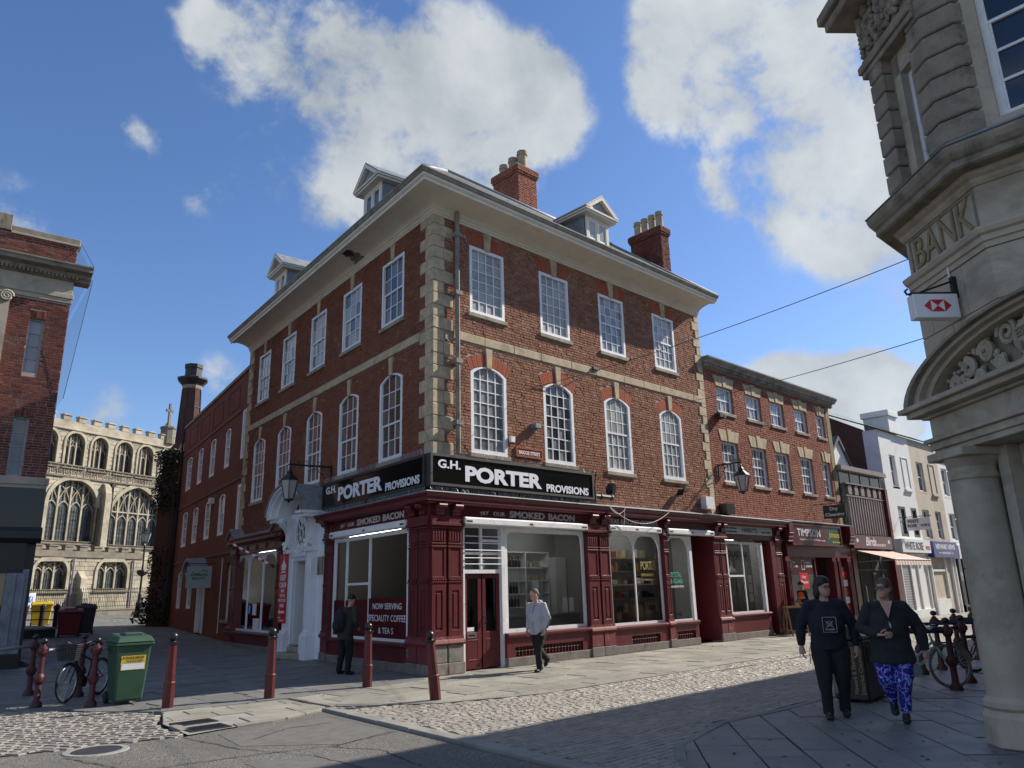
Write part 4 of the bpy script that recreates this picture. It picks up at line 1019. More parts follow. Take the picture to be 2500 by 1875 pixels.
riser(FR, 12.22, 14.75, .74); riser(FL, .93, 5.36, .58); riser(FL, 8.6, 14.1, .54, o=.05, grille=(13.0, 13.5))
# display windows
def display(fr, s0, s1, z0, z1, o=-.12, fw=.07, mull=(), arch=0.0, glass='glass_shop', mat='white_old', name='display_window', tran=()):
    """frame, mullions, and one clear pane per light; arch rounds the top corners of each light"""
    e = [s0] + list(mull) + [s1]; m = MB(fr)
    n = 6; lights = []
    for i, (a, b) in enumerate(zip(e[:-1], e[1:])):
        la, lb = a + (fw if i == 0 else .022), b - (fw if i == len(e) - 2 else .022); zt = z1 - fw; r = min(arch, (lb - la) / 2)
        outer = [(a, z0), (b, z0), (b, z1), (a, z1)]
        if r > 0:
            inn = [(la, z0 + fw), (lb, z0 + fw)] + [(lb - r + r * math.cos(t), zt - r + r * math.sin(t)) for t in [math.pi / 2 * k / n for k in range(n + 1)]] + [(la + r - r * math.sin(t), zt - r + r * math.cos(t)) for t in [math.pi / 2 * k / n for k in range(n + 1)]]
            out = [(a, z0), (b, z0)] + [(b, zt - r + (z1 - zt + r) * k / n) if k < n else (b, z1) for k in range(n + 1)] + [(b - (b - a) * (k / n), z1) if k < n else (a, z1) for k in range(n + 1)]
            out = [(a, z0), (b, z0)] + [(b, z1 - (n - k) / n * (z1 - zt + r)) for k in range(n + 1)] + [(a, z1 - k / n * (z1 - zt + r)) for k in range(n + 1)]
        else: inn = [(la, z0 + fw), (lb, z0 + fw), (lb, zt), (la, zt)]; out = outer
        m.ring(out, inn, o - .05, o); lights.append((la, lb, zt, r, inn))
    for (ta, tb, tz) in tran: m.box(ta, tb, o - .045, o - .005, tz - .03, tz + .03)
    w = m.build(name, mat, B1)
    for (la, lb, zt, r, inn) in lights:
        g = MB(fr); g.add([(p[0], o - .03, p[1]) for p in inn], [tuple(range(len(inn)))]); g.build('pane', glass, w)
    return w
display(FR, 2.36, 5.28, .74, 3.21, arch=.14, fw=.10); display(FR, 6.30, 8.74, .70, 3.24, mull=(7.45,), arch=.4, fw=.08); display(FR, 9.0, 10.22, .70, 3.22, arch=.4, fw=.06)
display(FR, 12.42, 14.60, .78, 3.12, mull=(13.44,), arch=0, fw=.07, tran=((12.42, 13.44, 2.0),))
display(FL, 1.12, 5.32, .60, 3.20, mull=(3.17, 4.52), arch=0, fw=.10, tran=((3.17, 4.52, 1.98),))
display(FL, 9.62, 13.76, .57, 3.16, mull=(11.0, 12.45), arch=.5, fw=.09)
# plain side return of the tea shop and its doorway recess
mb = MB(FR); mb.box(10.22, 10.36, -.75, -.10, .05, 3.22); mb.build('door_jamb', 'white_old', B1)
mb = MB(FR); mb.box(11.46, 11.54, -1.3, .0, .05, 3.4); mb.box(10.3, 11.5, -1.35, -1.3, 0, 3.4); mb.build('lobby_side', 'maroon', B1)
mb = MB(FR); mb.box(10.40, 11.44, -1.30, -1.25, .05, 2.3); mb.build('lobby_door', 'maroon', B1)
mb = MB(FR); mb.box(15.2, 15.56, -1.2, .0, .05, 3.2); mb.box(14.7, 15.3, -1.25, -1.2, 0, 3.2); mb.build('lobby_side', 'maroon', B1)
mb = MB(FR); mb.box(14.62, 14.74, -.5, -.08, .05, 3.12); mb.build('door_jamb', 'white_old', B1)
# the shop's own door with barred fanlight
dr = MB(FR); dr.box(1.08, 1.13, -.35, -.14, 0, 3.24); dr.box(2.25, 2.37, -.35, -.10, 0, 3.24); dr.box(1.08, 2.3, -.3, -.15, 2.13, 2.22); dr.box(1.08, 2.3, -.3, -.14, 3.18, 3.26); dr.box(1.64, 1.70, -.28, -.17, 2.2, 3.2); dr.box(1.13, 1.64, -.26, -.18, 2.56, 2.62); dr.box(1.70, 2.25, -.26, -.18, 2.56, 2.62); dr.box(1.7, 2.25, -.26, -.18, 2.86, 2.92)
df = dr.build('door_frame', 'white_old', B1)
for a, b in ((1.13, 1.64), (1.70, 2.25)):
    m = MB(FR); m.add([(a, -.23, 2.22), (b, -.23, 2.22), (b, -.23, 3.18), (a, -.23, 3.18)], [(0, 1, 2, 3)]); m.build('pane', 'glass_dark' if a < 1.5 else 'glass_grey', df)
mb = MB(FR)
for z in (2.34, 2.48, 2.66, 2.82, 2.98): mb.tube([(1.10, -.11, z), (2.30, -.11, z)], .011, 6)
mb.build('security_bar', 'white_old', df)
for (a, b) in ((1.14, 1.67), (1.71, 2.25)):
    m = MB(FR); m.ring([(a, .03), (b, .03), (b, 2.12), (a, 2.12)], [(a + .10, .82), (b - .10, .82), (b - .10, 2.02), (a + .10, 2.02)], -.26, -.20); m.box(a + .09, b - .09, -.25, -.225, .05, .83); m.ring([(a + .10, .20), (b - .10, .20), (b - .10, .66), (a + .10, .66)], [(a + .13, .23), (b - .13, .23), (b - .13, .63), (a + .13, .63)], -.225, -.195)
    dl = m.build('door', 'maroon', B1, bevel=.004)
    m = MB(FR); m.add([(a + .1, -.235, .82), (b - .1, -.235, .82), (b - .1, -.235, 2.02), (a + .1, -.235, 2.02)], [(0, 1, 2, 3)]); m.build('pane', 'glass_shop', dl)
    if a < 1.5:
        m = MB(FR); m.ring([(1.23, .70), (1.50, .70), (1.50, .80), (1.23, .80)], [(1.26, .725), (1.47, .725), (1.47, .775), (1.26, .775)], -.2, -.188); m.build('letter_box', 'steel', dl)
        m = MB(FR); m.lathe([(.0001, 0), (.075, 0), (.075, .003)], (0, 0, 0), 18, M=Matrix.Rotation(R_(90), 3, 'X')); m.v = [(v[0] + 1.30, -.231, v[2] + 1.0) for v in m.v]; m.box(1.22, 1.47, -.234, -.230, .845, .93); m.build('door_sticker', 'paper', dl)
    else:
        m = MB(FR); m.tube([(1.76, -.2, 1.0), (1.76, -.15, 1.03), (1.76, -.15, 1.13), (1.76, -.2, 1.16)], .012, 6); m.build('handle', 'black_iron', dl)
# white shutter boxes
for fr, a, b, z in ((FR, .97, 5.24, 3.23), (FR, 6.2, 8.58, 3.25), (FR, 8.96, 11.45, 3.25), (FL, .98, 5.2, 3.21)):
    m = MB(fr); m.prism([(-.1, z), (.07, z), (.10, z + .02), (.10, z + .14), (.07, z + .17), (-.1, z + .17)], a, b, ax=0); sb = m.build('shutter_box', 'white_old', B1, bevel=.004)
    m = MB(fr); c = (a + b) / 2
    for (x, w) in ((a + .12, .18), (c, .12), (b - .14, .2)): m.box(x - w / 2, x + w / 2, .1005, .104, z + .05, z + .095)
    m.build('shutter_slot', 'dark_trim', sb)
# white doorcase on the lane: pilasters, scrolled consoles, oval light, segmental hood
DC = (5.85, 8.62)
mb = MB(FL); wall_holes(mb, DC[0], DC[1], 0.02, 4.15, [(6.98, 7.92, -.5, 2.72)], -.5, -.05); dc = mb.build('doorcase', 'white', B1)
for a, b in ((6.30, 6.66), (8.0, 8.32)):
    m = MB(FL); m.box(a - .05, b + .05, -.05, .24, 0, .66); m.box(a - .03, b + .03, -.05, .20, .66, .74); m.box(a, b, -.05, .14, .74, 2.95); m.box(a + .08, b - .08, .14, .155, .85, 2.85); m.box(a - .04, b + .04, -.05, .2, 2.95, 3.06)
    m.build('doorcase_pilaster', 'white', dc, bevel=.012)
    c = (a + b) / 2; m = MB(FL)
    pr = []
    for t in range(24):
        a_ = t / 23; z = 3.06 + a_ * .95; oo = .08 + .34 * max(0, a_ - .15) ** .8 + .05 * math.sin(a_ * 9)
        pr.append((oo, z))
    m.prism([(-.05, 3.06)] + pr + [(-.05, 4.01)], c - .15, c + .15, ax=0)
    for (cz, co, r) in ((3.86, .28, .15), (3.22, .17, .09)):
        for sg in (-1, 1):
            P = []
            for t in range(26):
                th = t * .5; rr = r * (1 - t / 30.0); P.append((c + sg * .155, co + rr * math.cos(th), cz + rr * math.sin(th)))
            m.tube(P, .022, 6)
        m.tube([(c - .15, co, cz), (c + .15, co, cz)], r * .55, 10)
    for k in range(5): m.ball((c, .22 + .03 * math.sin(k), 3.06 - .0 + k * .03), .05, 6)
    m.build('console', 'white', dc, bevel=0)
m = MB(FL); m.ring([(6.86, .35), (8.04, .35), (8.04, 2.9), (6.86, 2.9)], [(6.98, .35), (7.92, .35), (7.92, 2.72), (6.98, 2.72)], -.06, .03); m.ring([(6.80, .35), (8.10, .35), (8.10, 2.98), (6.80, 2.98)], [(6.86, .35), (8.04, .35), (8.04, 2.9), (6.86, 2.9)], -.06, .0); m.box(6.92, 7.98, -.06, .09, 2.84, 2.92); m.build('architrave', 'white', dc, bevel=.01)
m = MB(FL); m.box(6.98, 7.0, -.5, -.06, .02, 2.72); m.box(7.9, 7.92, -.5, -.06, .02, 2.72); m.box(7.0, 7.9, -.5, -.06, 2.70, 2.72); m.build('door_reveal', 'white', dc)
m = MB(FL); m.box(7.0, 7.9, -.5, -.45, .3, 2.70)
for (a, b, z0, z1) in ((7.08, 7.4, .5, 1.0), (7.5, 7.82, .5, 1.0), (7.08, 7.4, 1.1, 1.9), (7.5, 7.82, 1.1, 1.9), (7.08, 7.4, 2.0, 2.55), (7.5, 7.82, 2.0, 2.55)): m.box(a, b, -.45, -.435, z0, z1)
dd = m.build('door', 'wood_dark', dc, bevel=.01)
m = MB(FL); m.ball((7.12, -.40, 1.3), .035, 8); m.build('door_knob', 'gold', dd)
mb = MB(FL); n = 20; c0, z0, ra, rb = 7.45, 3.52, .36, .46
mb.ring([(c0 + ra * 1.25 * math.cos(2 * math.pi * i / n), z0 + rb * 1.25 * math.sin(2 * math.pi * i / n)) for i in range(n)], [(c0 + ra * math.cos(2 * math.pi * i / n), z0 + rb * math.sin(2 * math.pi * i / n)) for i in range(n)], -.06, .04)
for i in range(8):
    t = 2 * math.pi * i / 8; mb.tube([(c0 + .13 * math.cos(t), .0, z0 + .16 * math.sin(t)), (c0 + ra * math.cos(t), .0, z0 + rb * math.sin(t))], .018, 5)
mb.ring([(c0 + .15 * math.cos(2 * math.pi * i / n), z0 + .18 * math.sin(2 * math.pi * i / n)) for i in range(n)], [(c0 + .11 * math.cos(2 * math.pi * i / n), z0 + .14 * math.sin(2 * math.pi * i / n)) for i in range(n)], -.02, .02)
ov = mb.build('oval_light', 'white', dc)
m = MB(FL); m.add([(c0 + ra * math.cos(2 * math.pi * i / n), -.03, z0 + rb * math.sin(2 * math.pi * i / n)) for i in range(n)], [tuple(range(n))]); m.build('pane', 'glass_grey', ov)
m = MB(FL)
for i in range(70):
    t = i / 70; sg = -1 if i % 2 else 1; x = c0 + sg * (.05 + t * .42); z = 2.98 + .16 * math.sin(t * 6) * (1 - t) + ru(0, .12); m.ball((x, -.03 + ru(0, .05), z), ru(.02, .045), 5)
m.build('carving', 'white', dc)
hp = []
for i in range(17):
    t = math.pi * i / 16; hp.append((7.45 + 1.40 * math.cos(t), 4.08 + .86 * math.sin(t)))
hi = [(7.45 + 1.12 * math.cos(math.pi * i / 16), 4.08 + .64 * math.sin(math.pi * i / 16)) for i in range(17)]
mb = MB(FL)
for (k0, k1, o0, o1) in ((1.0, .93, -.2, .62), (.93, .86, -.2, .52), (.86, .78, -.2, .36)):
    A = [(7.45 + 1.40 * k0 * math.cos(math.pi * i / 16), 4.08 + .86 * k0 * math.sin(math.pi * i / 16)) for i in range(17)]; B_ = [(7.45 + 1.40 * k1 * math.cos(math.pi * i / 16), 4.08 + .86 * k1 * math.sin(math.pi * i / 16)) for i in range(17)]
    for i in range(16): mb.prism([A[i], A[i + 1], B_[i + 1], B_[i]], o0, o1)
for sg in (-1, 1):
    a, b = sorted((7.45 + sg * .95, 7.45 + sg * 1.42)); mb.box(a, b, -.1, .60, 4.0, 4.085); mb.box(a + .04, b - .04, -.1, .50, 3.9, 4.0)
mb.build('hood', 'white', dc)
mb = MB(FL)
for i in range(16): mb.prism([(7.45 + 1.405 * math.cos(math.pi * i / 16), 4.085 + .865 * math.sin(math.pi * i / 16)), (7.45 + 1.405 * math.cos(math.pi * (i + 1) / 16), 4.085 + .865 * math.sin(math.pi * (i + 1) / 16)), (7.45 + 1.44 * math.cos(math.pi * (i + 1) / 16), 4.09 + .90 * math.sin(math.pi * (i + 1) / 16)), (7.45 + 1.44 * math.cos(math.pi * i / 16), 4.09 + .90 * math.sin(math.pi * i / 16))], -.25, .66)
mb.build('hood_lead', 'lead', dc)
mb = MB(FL); mb.prism([(-.05, -.9), (-.05, .9), (.35, .75), (.5, .3), (.5, -.3), (.35, -.75)], 0, .15, ax=2); mb.v = [(7.4 + v[1], v[0] - .0, v[2]) for v in mb.v]; mb.build('door_step', 'sandstone', dc, bevel=.02)
mb = MB(FL); mb.box(6.95, 7.95, -.5, .1, .15, .30); mb.build('door_step', 'sandstone', dc, bevel=.02)
m = MB(FL); m.box(5.86, 6.22, -.05, -.02, 2.28, 2.78); m.build('plaque', 'bankdark', dc)
# rooms behind the glass
def room(fr, s0, s1, d, z1=3.35, wm='room_wall'):
    m = MB(fr); m.box(s0, s1, -d, -d - .05, 0, z1); m.box(s0 - .05, s0, -d, -.36, 0, z1); m.box(s1, s1 + .05, -d, -.36, 0, z1); r = m.build('room', wm, B1)
    m = MB(fr); m.box(s0, s1, -d, -.36, -.02, .05); m.build('room_floor', 'room_floor', r)
    m = MB(fr); m.box(s0, s1, -d, -.36, z1, z1 + .05); m.build('room_ceiling', 'room_white', r); return r
room(FR, 2.2, 6.1, 2.0); room(FR, 6.2, 10.3, 1.5); room(FR, 12.3, 14.7, 1.8)
room(FR, .6, 2.15, 1.6); room(FL, 1.9, 5.75, 1.5); room(FL, 9.3, 14.0, 1.2)
for fr, s0, s1, o_, lab in ((FR, 2.9, 5.4, -1.1, 'unseen fill tube added on the ceiling of the corner shop behind the big window'), (FL, 2.0, 5.0, -.40, 'lit fluorescent tube on the ceiling behind the lane window'), (FR, 6.7, 9.2, -.8, 'unseen fill lamp added on the tea shop ceiling'), (FR, 12.6, 14.3, -.9, 'unseen fill lamp added on the salad bar ceiling'), (FL, 10.2, 13.2, -.7, 'unseen fill lamp added on the salon ceiling')):  # lane tube is real; the other lamps are added to brighten the rooms
    t = T('ceiling_and_fill_lamp', lab, 'lamp', fr((s0 + s1) / 2, o_, 3.3)); m = MB(fr); m.box(s0, s1, o_ - .04, o_ + .04, 3.30, 3.34); m.build('batten', 'room_white', t); m = MB(fr); m.tube([(s0 + .05, o_, 3.27), (s1 - .05, o_, 3.27)], .016, 8); m.build('tube', 'lamp_tube', t)
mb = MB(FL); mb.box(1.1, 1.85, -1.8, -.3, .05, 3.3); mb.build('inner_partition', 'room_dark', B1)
# main signs, projecting from the building on both faces
def board_sign(fr, s0, s1, z0, z1, o0, o1, rev, label):
    p = fr((s0 + s1) / 2, 0, z0); t = T('shop_sign', label, 'sign', p, 'black shop signs over the corner shop')
    m = MB(fr); m.box(s0, s1, o0, o1, z0, z1); m.build('sign_panel', 'black_gloss', t)
    m = MB(fr); m.ring([(s0 - .03, z0 - .03), (s1 + .03, z0 - .03), (s1 + .03, z1 + .03), (s0 - .03, z1 + .03)], [(s0 + .035, z0 + .03), (s1 - .035, z0 + .03), (s1 - .035, z1 - .03), (s0 + .035, z1 - .03)], o0 - .02, o1 + .03); m.box(s0 - .02, s1 + .02, o0, o1, z0 - .06, z0 - .03); m.build('sign_frame', 'dark_trim', t)
    f = (lambda u: s0 + (s1 - s0) * u) if not rev else (lambda u: s1 - (s1 - s0) * u)
    for (tx, u0, u1, a, b, bo) in (('G.H.', .035, .155, .56, .86, .03), ('PORTER', .18, .64, .17, .74, .045), ('PROVISIONS', .67, .965, .10, .40, .035)):
        m = MB(fr); text(m, tx, f(u0), f(u1), z0 + (z1 - z0) * a, z0 + (z1 - z0) * b, o1 + .012, bold=bo); m.build('lettering', 'letter_white', t)
board_sign(FR, -.06, 5.50, 4.09, 4.76, -.2, .12, False, 'long black shop sign with white lettering above the sunlit Bridge Street windows')
board_sign(FL, .04, 5.66, 4.07, 4.74, -.2, .12, True, 'long black shop sign with white lettering above the shaded lane window')
for fr, rev, s0, s1, nm in ((FR, False, 1.5, 4.85, 'B'), (FL, True, 1.2, 4.75, 'L')):
    f = (lambda u: s0 + (s1 - s0) * u) if not rev else (lambda u: s1 - (s1 - s0) * u)
    for (tx, u0, u1, a, b, rise, bo) in (('TRY', .0, .085, 3.45, 3.54, .04, .02), ('OUR', .13, .245, 3.47, 3.57, .0, .02), ('SMOKED', .29, .66, 3.45, 3.62, .0, .035), ('BACON', .70, 1.0, 3.45, 3.62, .0, .035)):
        m = MB(fr); text(m, tx, f(u0), f(u1), a, b, -.012, bold=bo, rise=rise); m.build('fascia_lettering', 'letter_grey', B1)
m = MB(FR); text(m, 'TEAS & ROAST COFFEES', 6.25, 8.55, 3.46, 3.60, -.012, bold=.02); m.build('fascia_lettering', 'letter_grey', B1)
# notice film on the lane window
t = MB(FL); t.box(1.22, 3.15, -.128, -.124, .70, 1.62); fm = t.build('window_notice', 'maroon_sign', B1)
t = MB(FL); t.box(3.2, 5.24, -.128, -.124, .70, 1.58); t.build('window_notice', 'maroon_sign', B1)
for tx, a, b, z0, z1 in (('NOW SERVING', 2.92, 1.45, 1.36, 1.50), ('SPECIALITY COFFEE', 3.14, 1.24, 1.08, 1.23), ('& TEA S', 2.6, 1.85, .80, .94)):
    m = MB(FL); text(m, tx, a, b, z0, z1, -.120, bold=.004, thick=.002); m.build('window_lettering', 'letter_white', fm)
t = T('street_name_sign', 'red street name plate reading Bridge Street in white raised letters', 'sign', FR(3.42, WO, 5.07))
m = MB(FR); m.box(2.95, 3.89, WO, WO + .04, 5.07, 5.29); m.build('plate', 'brick_arch_red', t); m = MB(FR); m.ring([(2.93, 5.05), (3.91, 5.05), (3.91, 5.31), (2.93, 5.31)], [(2.97, 5.09), (3.87, 5.09), (3.87, 5.27), (2.97, 5.27)], WO, WO + .055); m.build('plate_rim', 'brick_arch_red', t)
m = MB(FR); text(m, 'BRIDGE STREET', 3.03, 3.81, 5.13, 5.22, WO + .05, bold=.02); m.build('lettering', 'letter_white', t)
t = T('barber_banner', 'tall red banner beside the white doorcase with crown, advice to keep calm and an arrow', 'banner', FL(8.33, 0, .93))
m = MB(FL); m.box(7.99, 8.67, .16, .165, .94, 2.96); m.build('cloth', 'hsbc_red', t)
m = MB(FL)
for tx, a, b, z0, z1 in (('KEEP', 8.56, 8.10, 2.18, 2.34), ('CALM', 8.60, 8.06, 1.97, 2.13), ('AND', 8.47, 8.19, 1.83, 1.92), ('LET US', 8.52, 8.12, 1.69, 1.78), ('FIX YOUR', 8.62, 8.04, 1.55, 1.64), ('HAIR', 8.50, 8.16, 1.40, 1.50)): text(m, tx, a, b, z0, z1, .169, bold=.03, thick=.002)
text(m, 'FROM', 8.6, 8.42, 1.08, 1.12, .169, thick=.002); text(m, '...HOPEFULLY', 8.55, 8.1, 1.0, 1.04, .169, thick=.002)
m.prism([(8.60, 1.26), (8.50, 1.34), (8.50, 1.29), (8.12, 1.29), (8.12, 1.23), (8.50, 1.23), (8.50, 1.18)], .166, .169)
m.prism([(8.48, 2.48), (8.18, 2.48), (8.14, 2.62), (8.25, 2.7), (8.33, 2.82), (8.41, 2.7), (8.52, 2.62)], .166, .169); m.prism([(8.345, 2.82), (8.315, 2.82), (8.315, 2.9), (8.345, 2.9)], .166, .169); m.prism([(8.55, 2.36), (8.47, 2.45), (8.2, 2.45), (8.11, 2.36), (8.2, 2.41), (8.45, 2.40)], .166, .169); m.build('lettering', 'paper', t)
# striped pole bracket of the salon
t = T('barber_pole', 'slanting red and white striped barber pole beside the salon window', 'barber pole', FL(9.5, .1, 2.6))
p0, p1 = FL(9.45, .06, 2.62), FL(10.9, 1.05, 3.45)
for i in range(13):
    a, b = p0.lerp(p1, .06 + i / 14), p0.lerp(p1, .06 + (i + 1) / 14); m = MB(); m.tube([a, b], .035, 8); m.build('stripe', 'paper' if i % 2 else 'hsbc_red', t)
m = MB(); m.tube([p0, p0.lerp(p1, .06)], .05, 8); m.build('bracket', 'black_iron', t)
# ---------------------------------------------------------------- brick terrace beyond the corner building
B2 = T('brick_terrace_building', 'lower three storey red brick terrace with dentil cornice and five windows a floor', 'building', (17, 0, 0))
TW = [(13.05, 14.13, 1), (15.10, 16.16, 1), (16.92, 17.98, 1), (18.92, 19.98, 1), (20.88, 21.62, 1)]
hol = [(a, b, 7.70, 8.66) for a, b, _ in TW] + [(a, b, 5.18, 6.64) for a, b, _ in TW]
mb = MB(FR); wall_holes(mb, 12.2, 22.2, 3.3, 9.3, hol, WO - .3, WO - .034); mb.build('wall', 'mortar_red', B2)
def ex2(za, zb):
    zm = (za + zb) / 2; r = []
    for a, b, _ in TW:
        if (zb > 7.61 and za < 8.66) or (zb > 5.09 and za < 6.64): r.append((a - .01, b + .01))
        for zt, h in ((8.66, .40), (6.64, .42)):
            if zt <= zm < zt + h: e = .04 + .16 * (zm - zt) / h; r.append((a - e, b + e))
    return r
brick_wall(B2, FR, 12.2, 22.2, 3.95, 9.2, ex2, 'brick_terrace', 120, WO - .03, flem=False, relief=.012)
for a, b, _ in TW:
    window(B2, FR, a, b, 7.70, 8.66, 0, 3, (1, 1), WO - .10, ['glass_grey', 'glass_pale'], sill=.13, sillmat='bankdark', fw=.07)
    window(B2, FR, a, b, 5.18, 6.64, 0, 4 if b - a > .9 else 2, (2, 2), WO - .10, ['glass_grey', 'glass_grey', 'glass_pale'], sill=.13, sillmat='bankdark', fw=.075)
    for zt, h in ((8.665, .38), (6.645, .40)):
        n = 5; c = (a + b) / 2
        for i in range(n):
            if (b - a) < .9 and i in (0,): continue
            u0, u1 = i / n, (i + 1) / n; e = .17; zz = h * (1.12 if i == 2 else 1)
            m = MB(FR); m.prism([(a - .02 + (b - a + .04) * u0 + .004, zt), (a - .02 + (b - a + .04) * u1 - .004, zt), (a - e + (b - a + 2 * e) * u1 - .006, zt + zz), (a - e + (b - a + 2 * e) * u0 + .006, zt + zz)], WO - .06, WO + (.02 if i == 2 else .0)); m.build('voussoir', 'quoin', B2, bevel=.006)
mb = MB(FR); mb.prism([(WO - .1, 9.18), (WO + .02, 9.18), (WO + .02, 9.22), (WO + .05, 9.24), (WO + .05, 9.34), (WO + .19, 9.34), (WO + .2, 9.40), (WO + .27, 9.47), (WO + .3, 9.53), (WO + .3, 9.56), (WO - .1, 9.58)], 12.19, 22.55, ax=0); mb.build('cornice', 'stucco_grey', B2)
n = 62
for i in range(n): x = 12.25 + 10.1 * i / n; mb = MB(FR); mb.box(x, x + .085, WO + .03, WO + .16, 9.24, 9.335); mb.build('dentil', 'stucco_grey', B2)
mb = MB(); mb.add([(12.19, -.05, 9.57), (22.5, -.05, 9.57), (22.5, 8, 9.0), (12.19, 8, 9.0)], [(0, 1, 2, 3)]).add([(22.2, .3, 3), (22.2, 8, 3), (22.2, 8, 9.0), (22.2, .3, 9.5)], [(0, 1, 2, 3)]); mb.build('roof', 'slate', B2)
mb = MB(FR); mb.box(21.85, 22.2, WO - .05, WO - .012, 3.9, 9.15); mb.build('mossy_pier', 'moss_wall', B2)
mb = MB(FR); mb.prism([(-.25, 3.95), (.14, 3.93), (.15, 3.97), (-.25, 4.06)], 16.5, 22.1, ax=0); mb.build('lead_flashing', 'lead', B2)
# dry cleaner's shopfront
mb = MB(FR); mb.box(16.45, 22.0, -.3, -.02, 2.66, 3.93); mb.build('fascia', 'maroon', B2)
def corb(s, w=.3):
    m = MB(FR); m.box(s - w / 2, s + w / 2, -.1, .24, 3.55, 3.92); m.box(s - w / 2 + .03, s + w / 2 - .03, -.1, .2, 3.38, 3.55); m.box(s - w / 2 + .04, s + w / 2 - .04, -.1, .15, 3.2, 3.38)
    for k in range(3): m.tube([(s - w / 2 - .01, .19 - .04 * k, 3.5 - .14 * k), (s + w / 2 + .01, .19 - .04 * k, 3.5 - .14 * k)], .05, 8)
    m.build('console', 'maroon', B2)
corb(16.45); corb(21.75, .45)
for a, b in ((16.2, 16.5), (20.05, 20.35), (20.5, 20.75), (21.4, 21.75)):
    m = MB(FR); m.box(a, b, -.3, 0, 0, 2.66)
    for k in range(3): m.box(a + (b - a) * (k + .2) / 3, a + (b - a) * (k + .7) / 3, 0, .03, .4, 2.5)
    m.build('shop_pilaster', 'maroon', B2)
mb = MB(FR); mb.box(16.5, 18.75, -.3, -.1, 0, .75); mb.build('stall_riser', 'maroon', B2)
mb = MB(FR); mb.ring([(16.5, .75), (18.75, .75), (18.75, 2.66), (16.5, 2.66)], [(16.58, .82), (18.67, .82), (18.67, 2.6), (16.58, 2.6)], -.2, -.1); w = mb.build('display_window', 'maroon', B2)
mb = MB(FR); mb.add([(16.58, -.15, .82), (18.67, -.15, .82), (18.67, -.15, 2.6), (16.58, -.15, 2.6)], [(0, 1, 2, 3)]); mb.build('pane', 'glass_grey', w)
mb = MB(FR); mb.box(16.6, 18.65, -.145, -.14, 2.05, 2.6); f = mb.build('window_vinyl', 'maroon_sign', w); mb = MB(FR); mb.box(17.4, 18.1, -.145, -.139, 1.5, 2.08); mb.build('window_vinyl', 'hsbc_red', w)
mb = MB(FR); text(mb, 'Dry', 17.6, 17.9, 1.86, 1.98, -.136, thick=.002); text(mb, 'Cleaning', 17.45, 18.05, 1.66, 1.8, -.136, thick=.002); text(mb, 'DRY', 16.98, 17.2, 2.42, 2.5, -.136, thick=.002); text(mb, 'CLEANING', 16.98, 17.35, 2.28, 2.37, -.136, thick=.002); text(mb, 'REPAIRS &', 18.0, 18.45, 2.42, 2.5, -.136, thick=.002); text(mb, 'ALTERATIONS', 18.0, 18.5, 2.28, 2.37, -.136, thick=.002)
mb.ring([(16.65, 2.2), (16.9, 2.2), (16.9, 2.55), (16.65, 2.55)], [(16.67, 2.22), (16.88, 2.22), (16.88, 2.53), (16.67, 2.53)], -.139, -.136); mb.prism([(16.72, 2.26), (16.83, 2.26), (16.83, 2.38), (16.79, 2.44), (16.79, 2.5), (16.76, 2.5), (16.76, 2.44), (16.72, 2.38)], -.139, -.136); mb.ring([(17.65, 2.2), (17.9, 2.2), (17.9, 2.55), (17.65, 2.55)], [(17.67, 2.22), (17.88, 2.22), (17.88, 2.53), (17.67, 2.53)], -.139, -.136); mb.build('window_lettering', 'paper', w)
mb = MB(FR); mb.box(18.8, 20.05, -.6, -.5, 0, 2.66); dk = mb.build('shop_door', 'maroon_sign', B2)
mb = MB(FR)
for i, (tx, z) in enumerate((('TIMPSON', 1.85), ('Shoe', 1.55), ('Repairs', 1.42), ('Watch', 1.15), ('Repairs', 1.02))): text(mb, tx, 18.95, 18.95 + (.85 if i == 0 else .5), z, z + (.13 if i == 0 else .08), -.49, thick=.002)
mb.build('door_lettering', 'letter_white', dk)
mb = MB(FR); mb.box(20.76, 21.4, -.12, -.08, .3, 2.3); vb = mb.build('notice_board', 'maroon_sign', B2)
for k in range(5):
    mb = MB(FR); mb.box(20.82, 21.34, -.08, -.075, .55 + k * .33, .8 + k * .33); mb.build('notice', 'paper' if k % 2 else 'hsbc_red', vb)
t = T('dry_cleaner_fascia_sign', 'maroon fascia sign with white serif lettering and a green panel at its right end', 'sign', FR(18.6, .1, 3.1))
mb = MB(FR); mb.box(16.66, 19.6, -.02, .12, 3.12, 3.84); mb.build('sign_panel', 'maroon_sign', t)
mb = MB(FR); mb.box(19.6, 20.78, -.02, .118, 3.12, 3.84); mb.build('green_panel', 'green_sign', t)
mb = MB(FR); mb.ring([(16.62, 3.08), (20.82, 3.08), (20.82, 3.88), (16.62, 3.88)], [(16.68, 3.14), (20.76, 3.14), (20.76, 3.82), (16.68, 3.82)], .0, .15); mb.build('sign_frame', 'maroon', t)
mb = MB(FR); text(mb, 'TIMPSON', 17.1, 19.0, 3.42, 3.70, .127, bold=.01); text(mb, 'Great Service By Great People', 17.25, 18.95, 3.25, 3.34, .127, bold=.01); text(mb, 'Est 1865', 19.05, 19.35, 3.26, 3.32, .127); mb.build('lettering', 'letter_white', t)
mb = MB(FR); text(mb, 'Johnsons', 19.75, 20.7, 3.36, 3.66, .125, bold=.0, shear=.1); text(mb, 'SPECIALIST CLEANING', 20.0, 20.7, 3.22, 3.28, .125); mb.build('script_lettering', 'yellow', t)
t = T('salad_bar_sign', 'narrow pale fascia sign over the salad bar window', 'sign', FR(13.8, .02, 3.36))
mb = MB(FR); mb.box(12.26, 15.36, -.02, .03, 3.37, 3.64); mb.build('sign_panel', 'sign_pale', t)
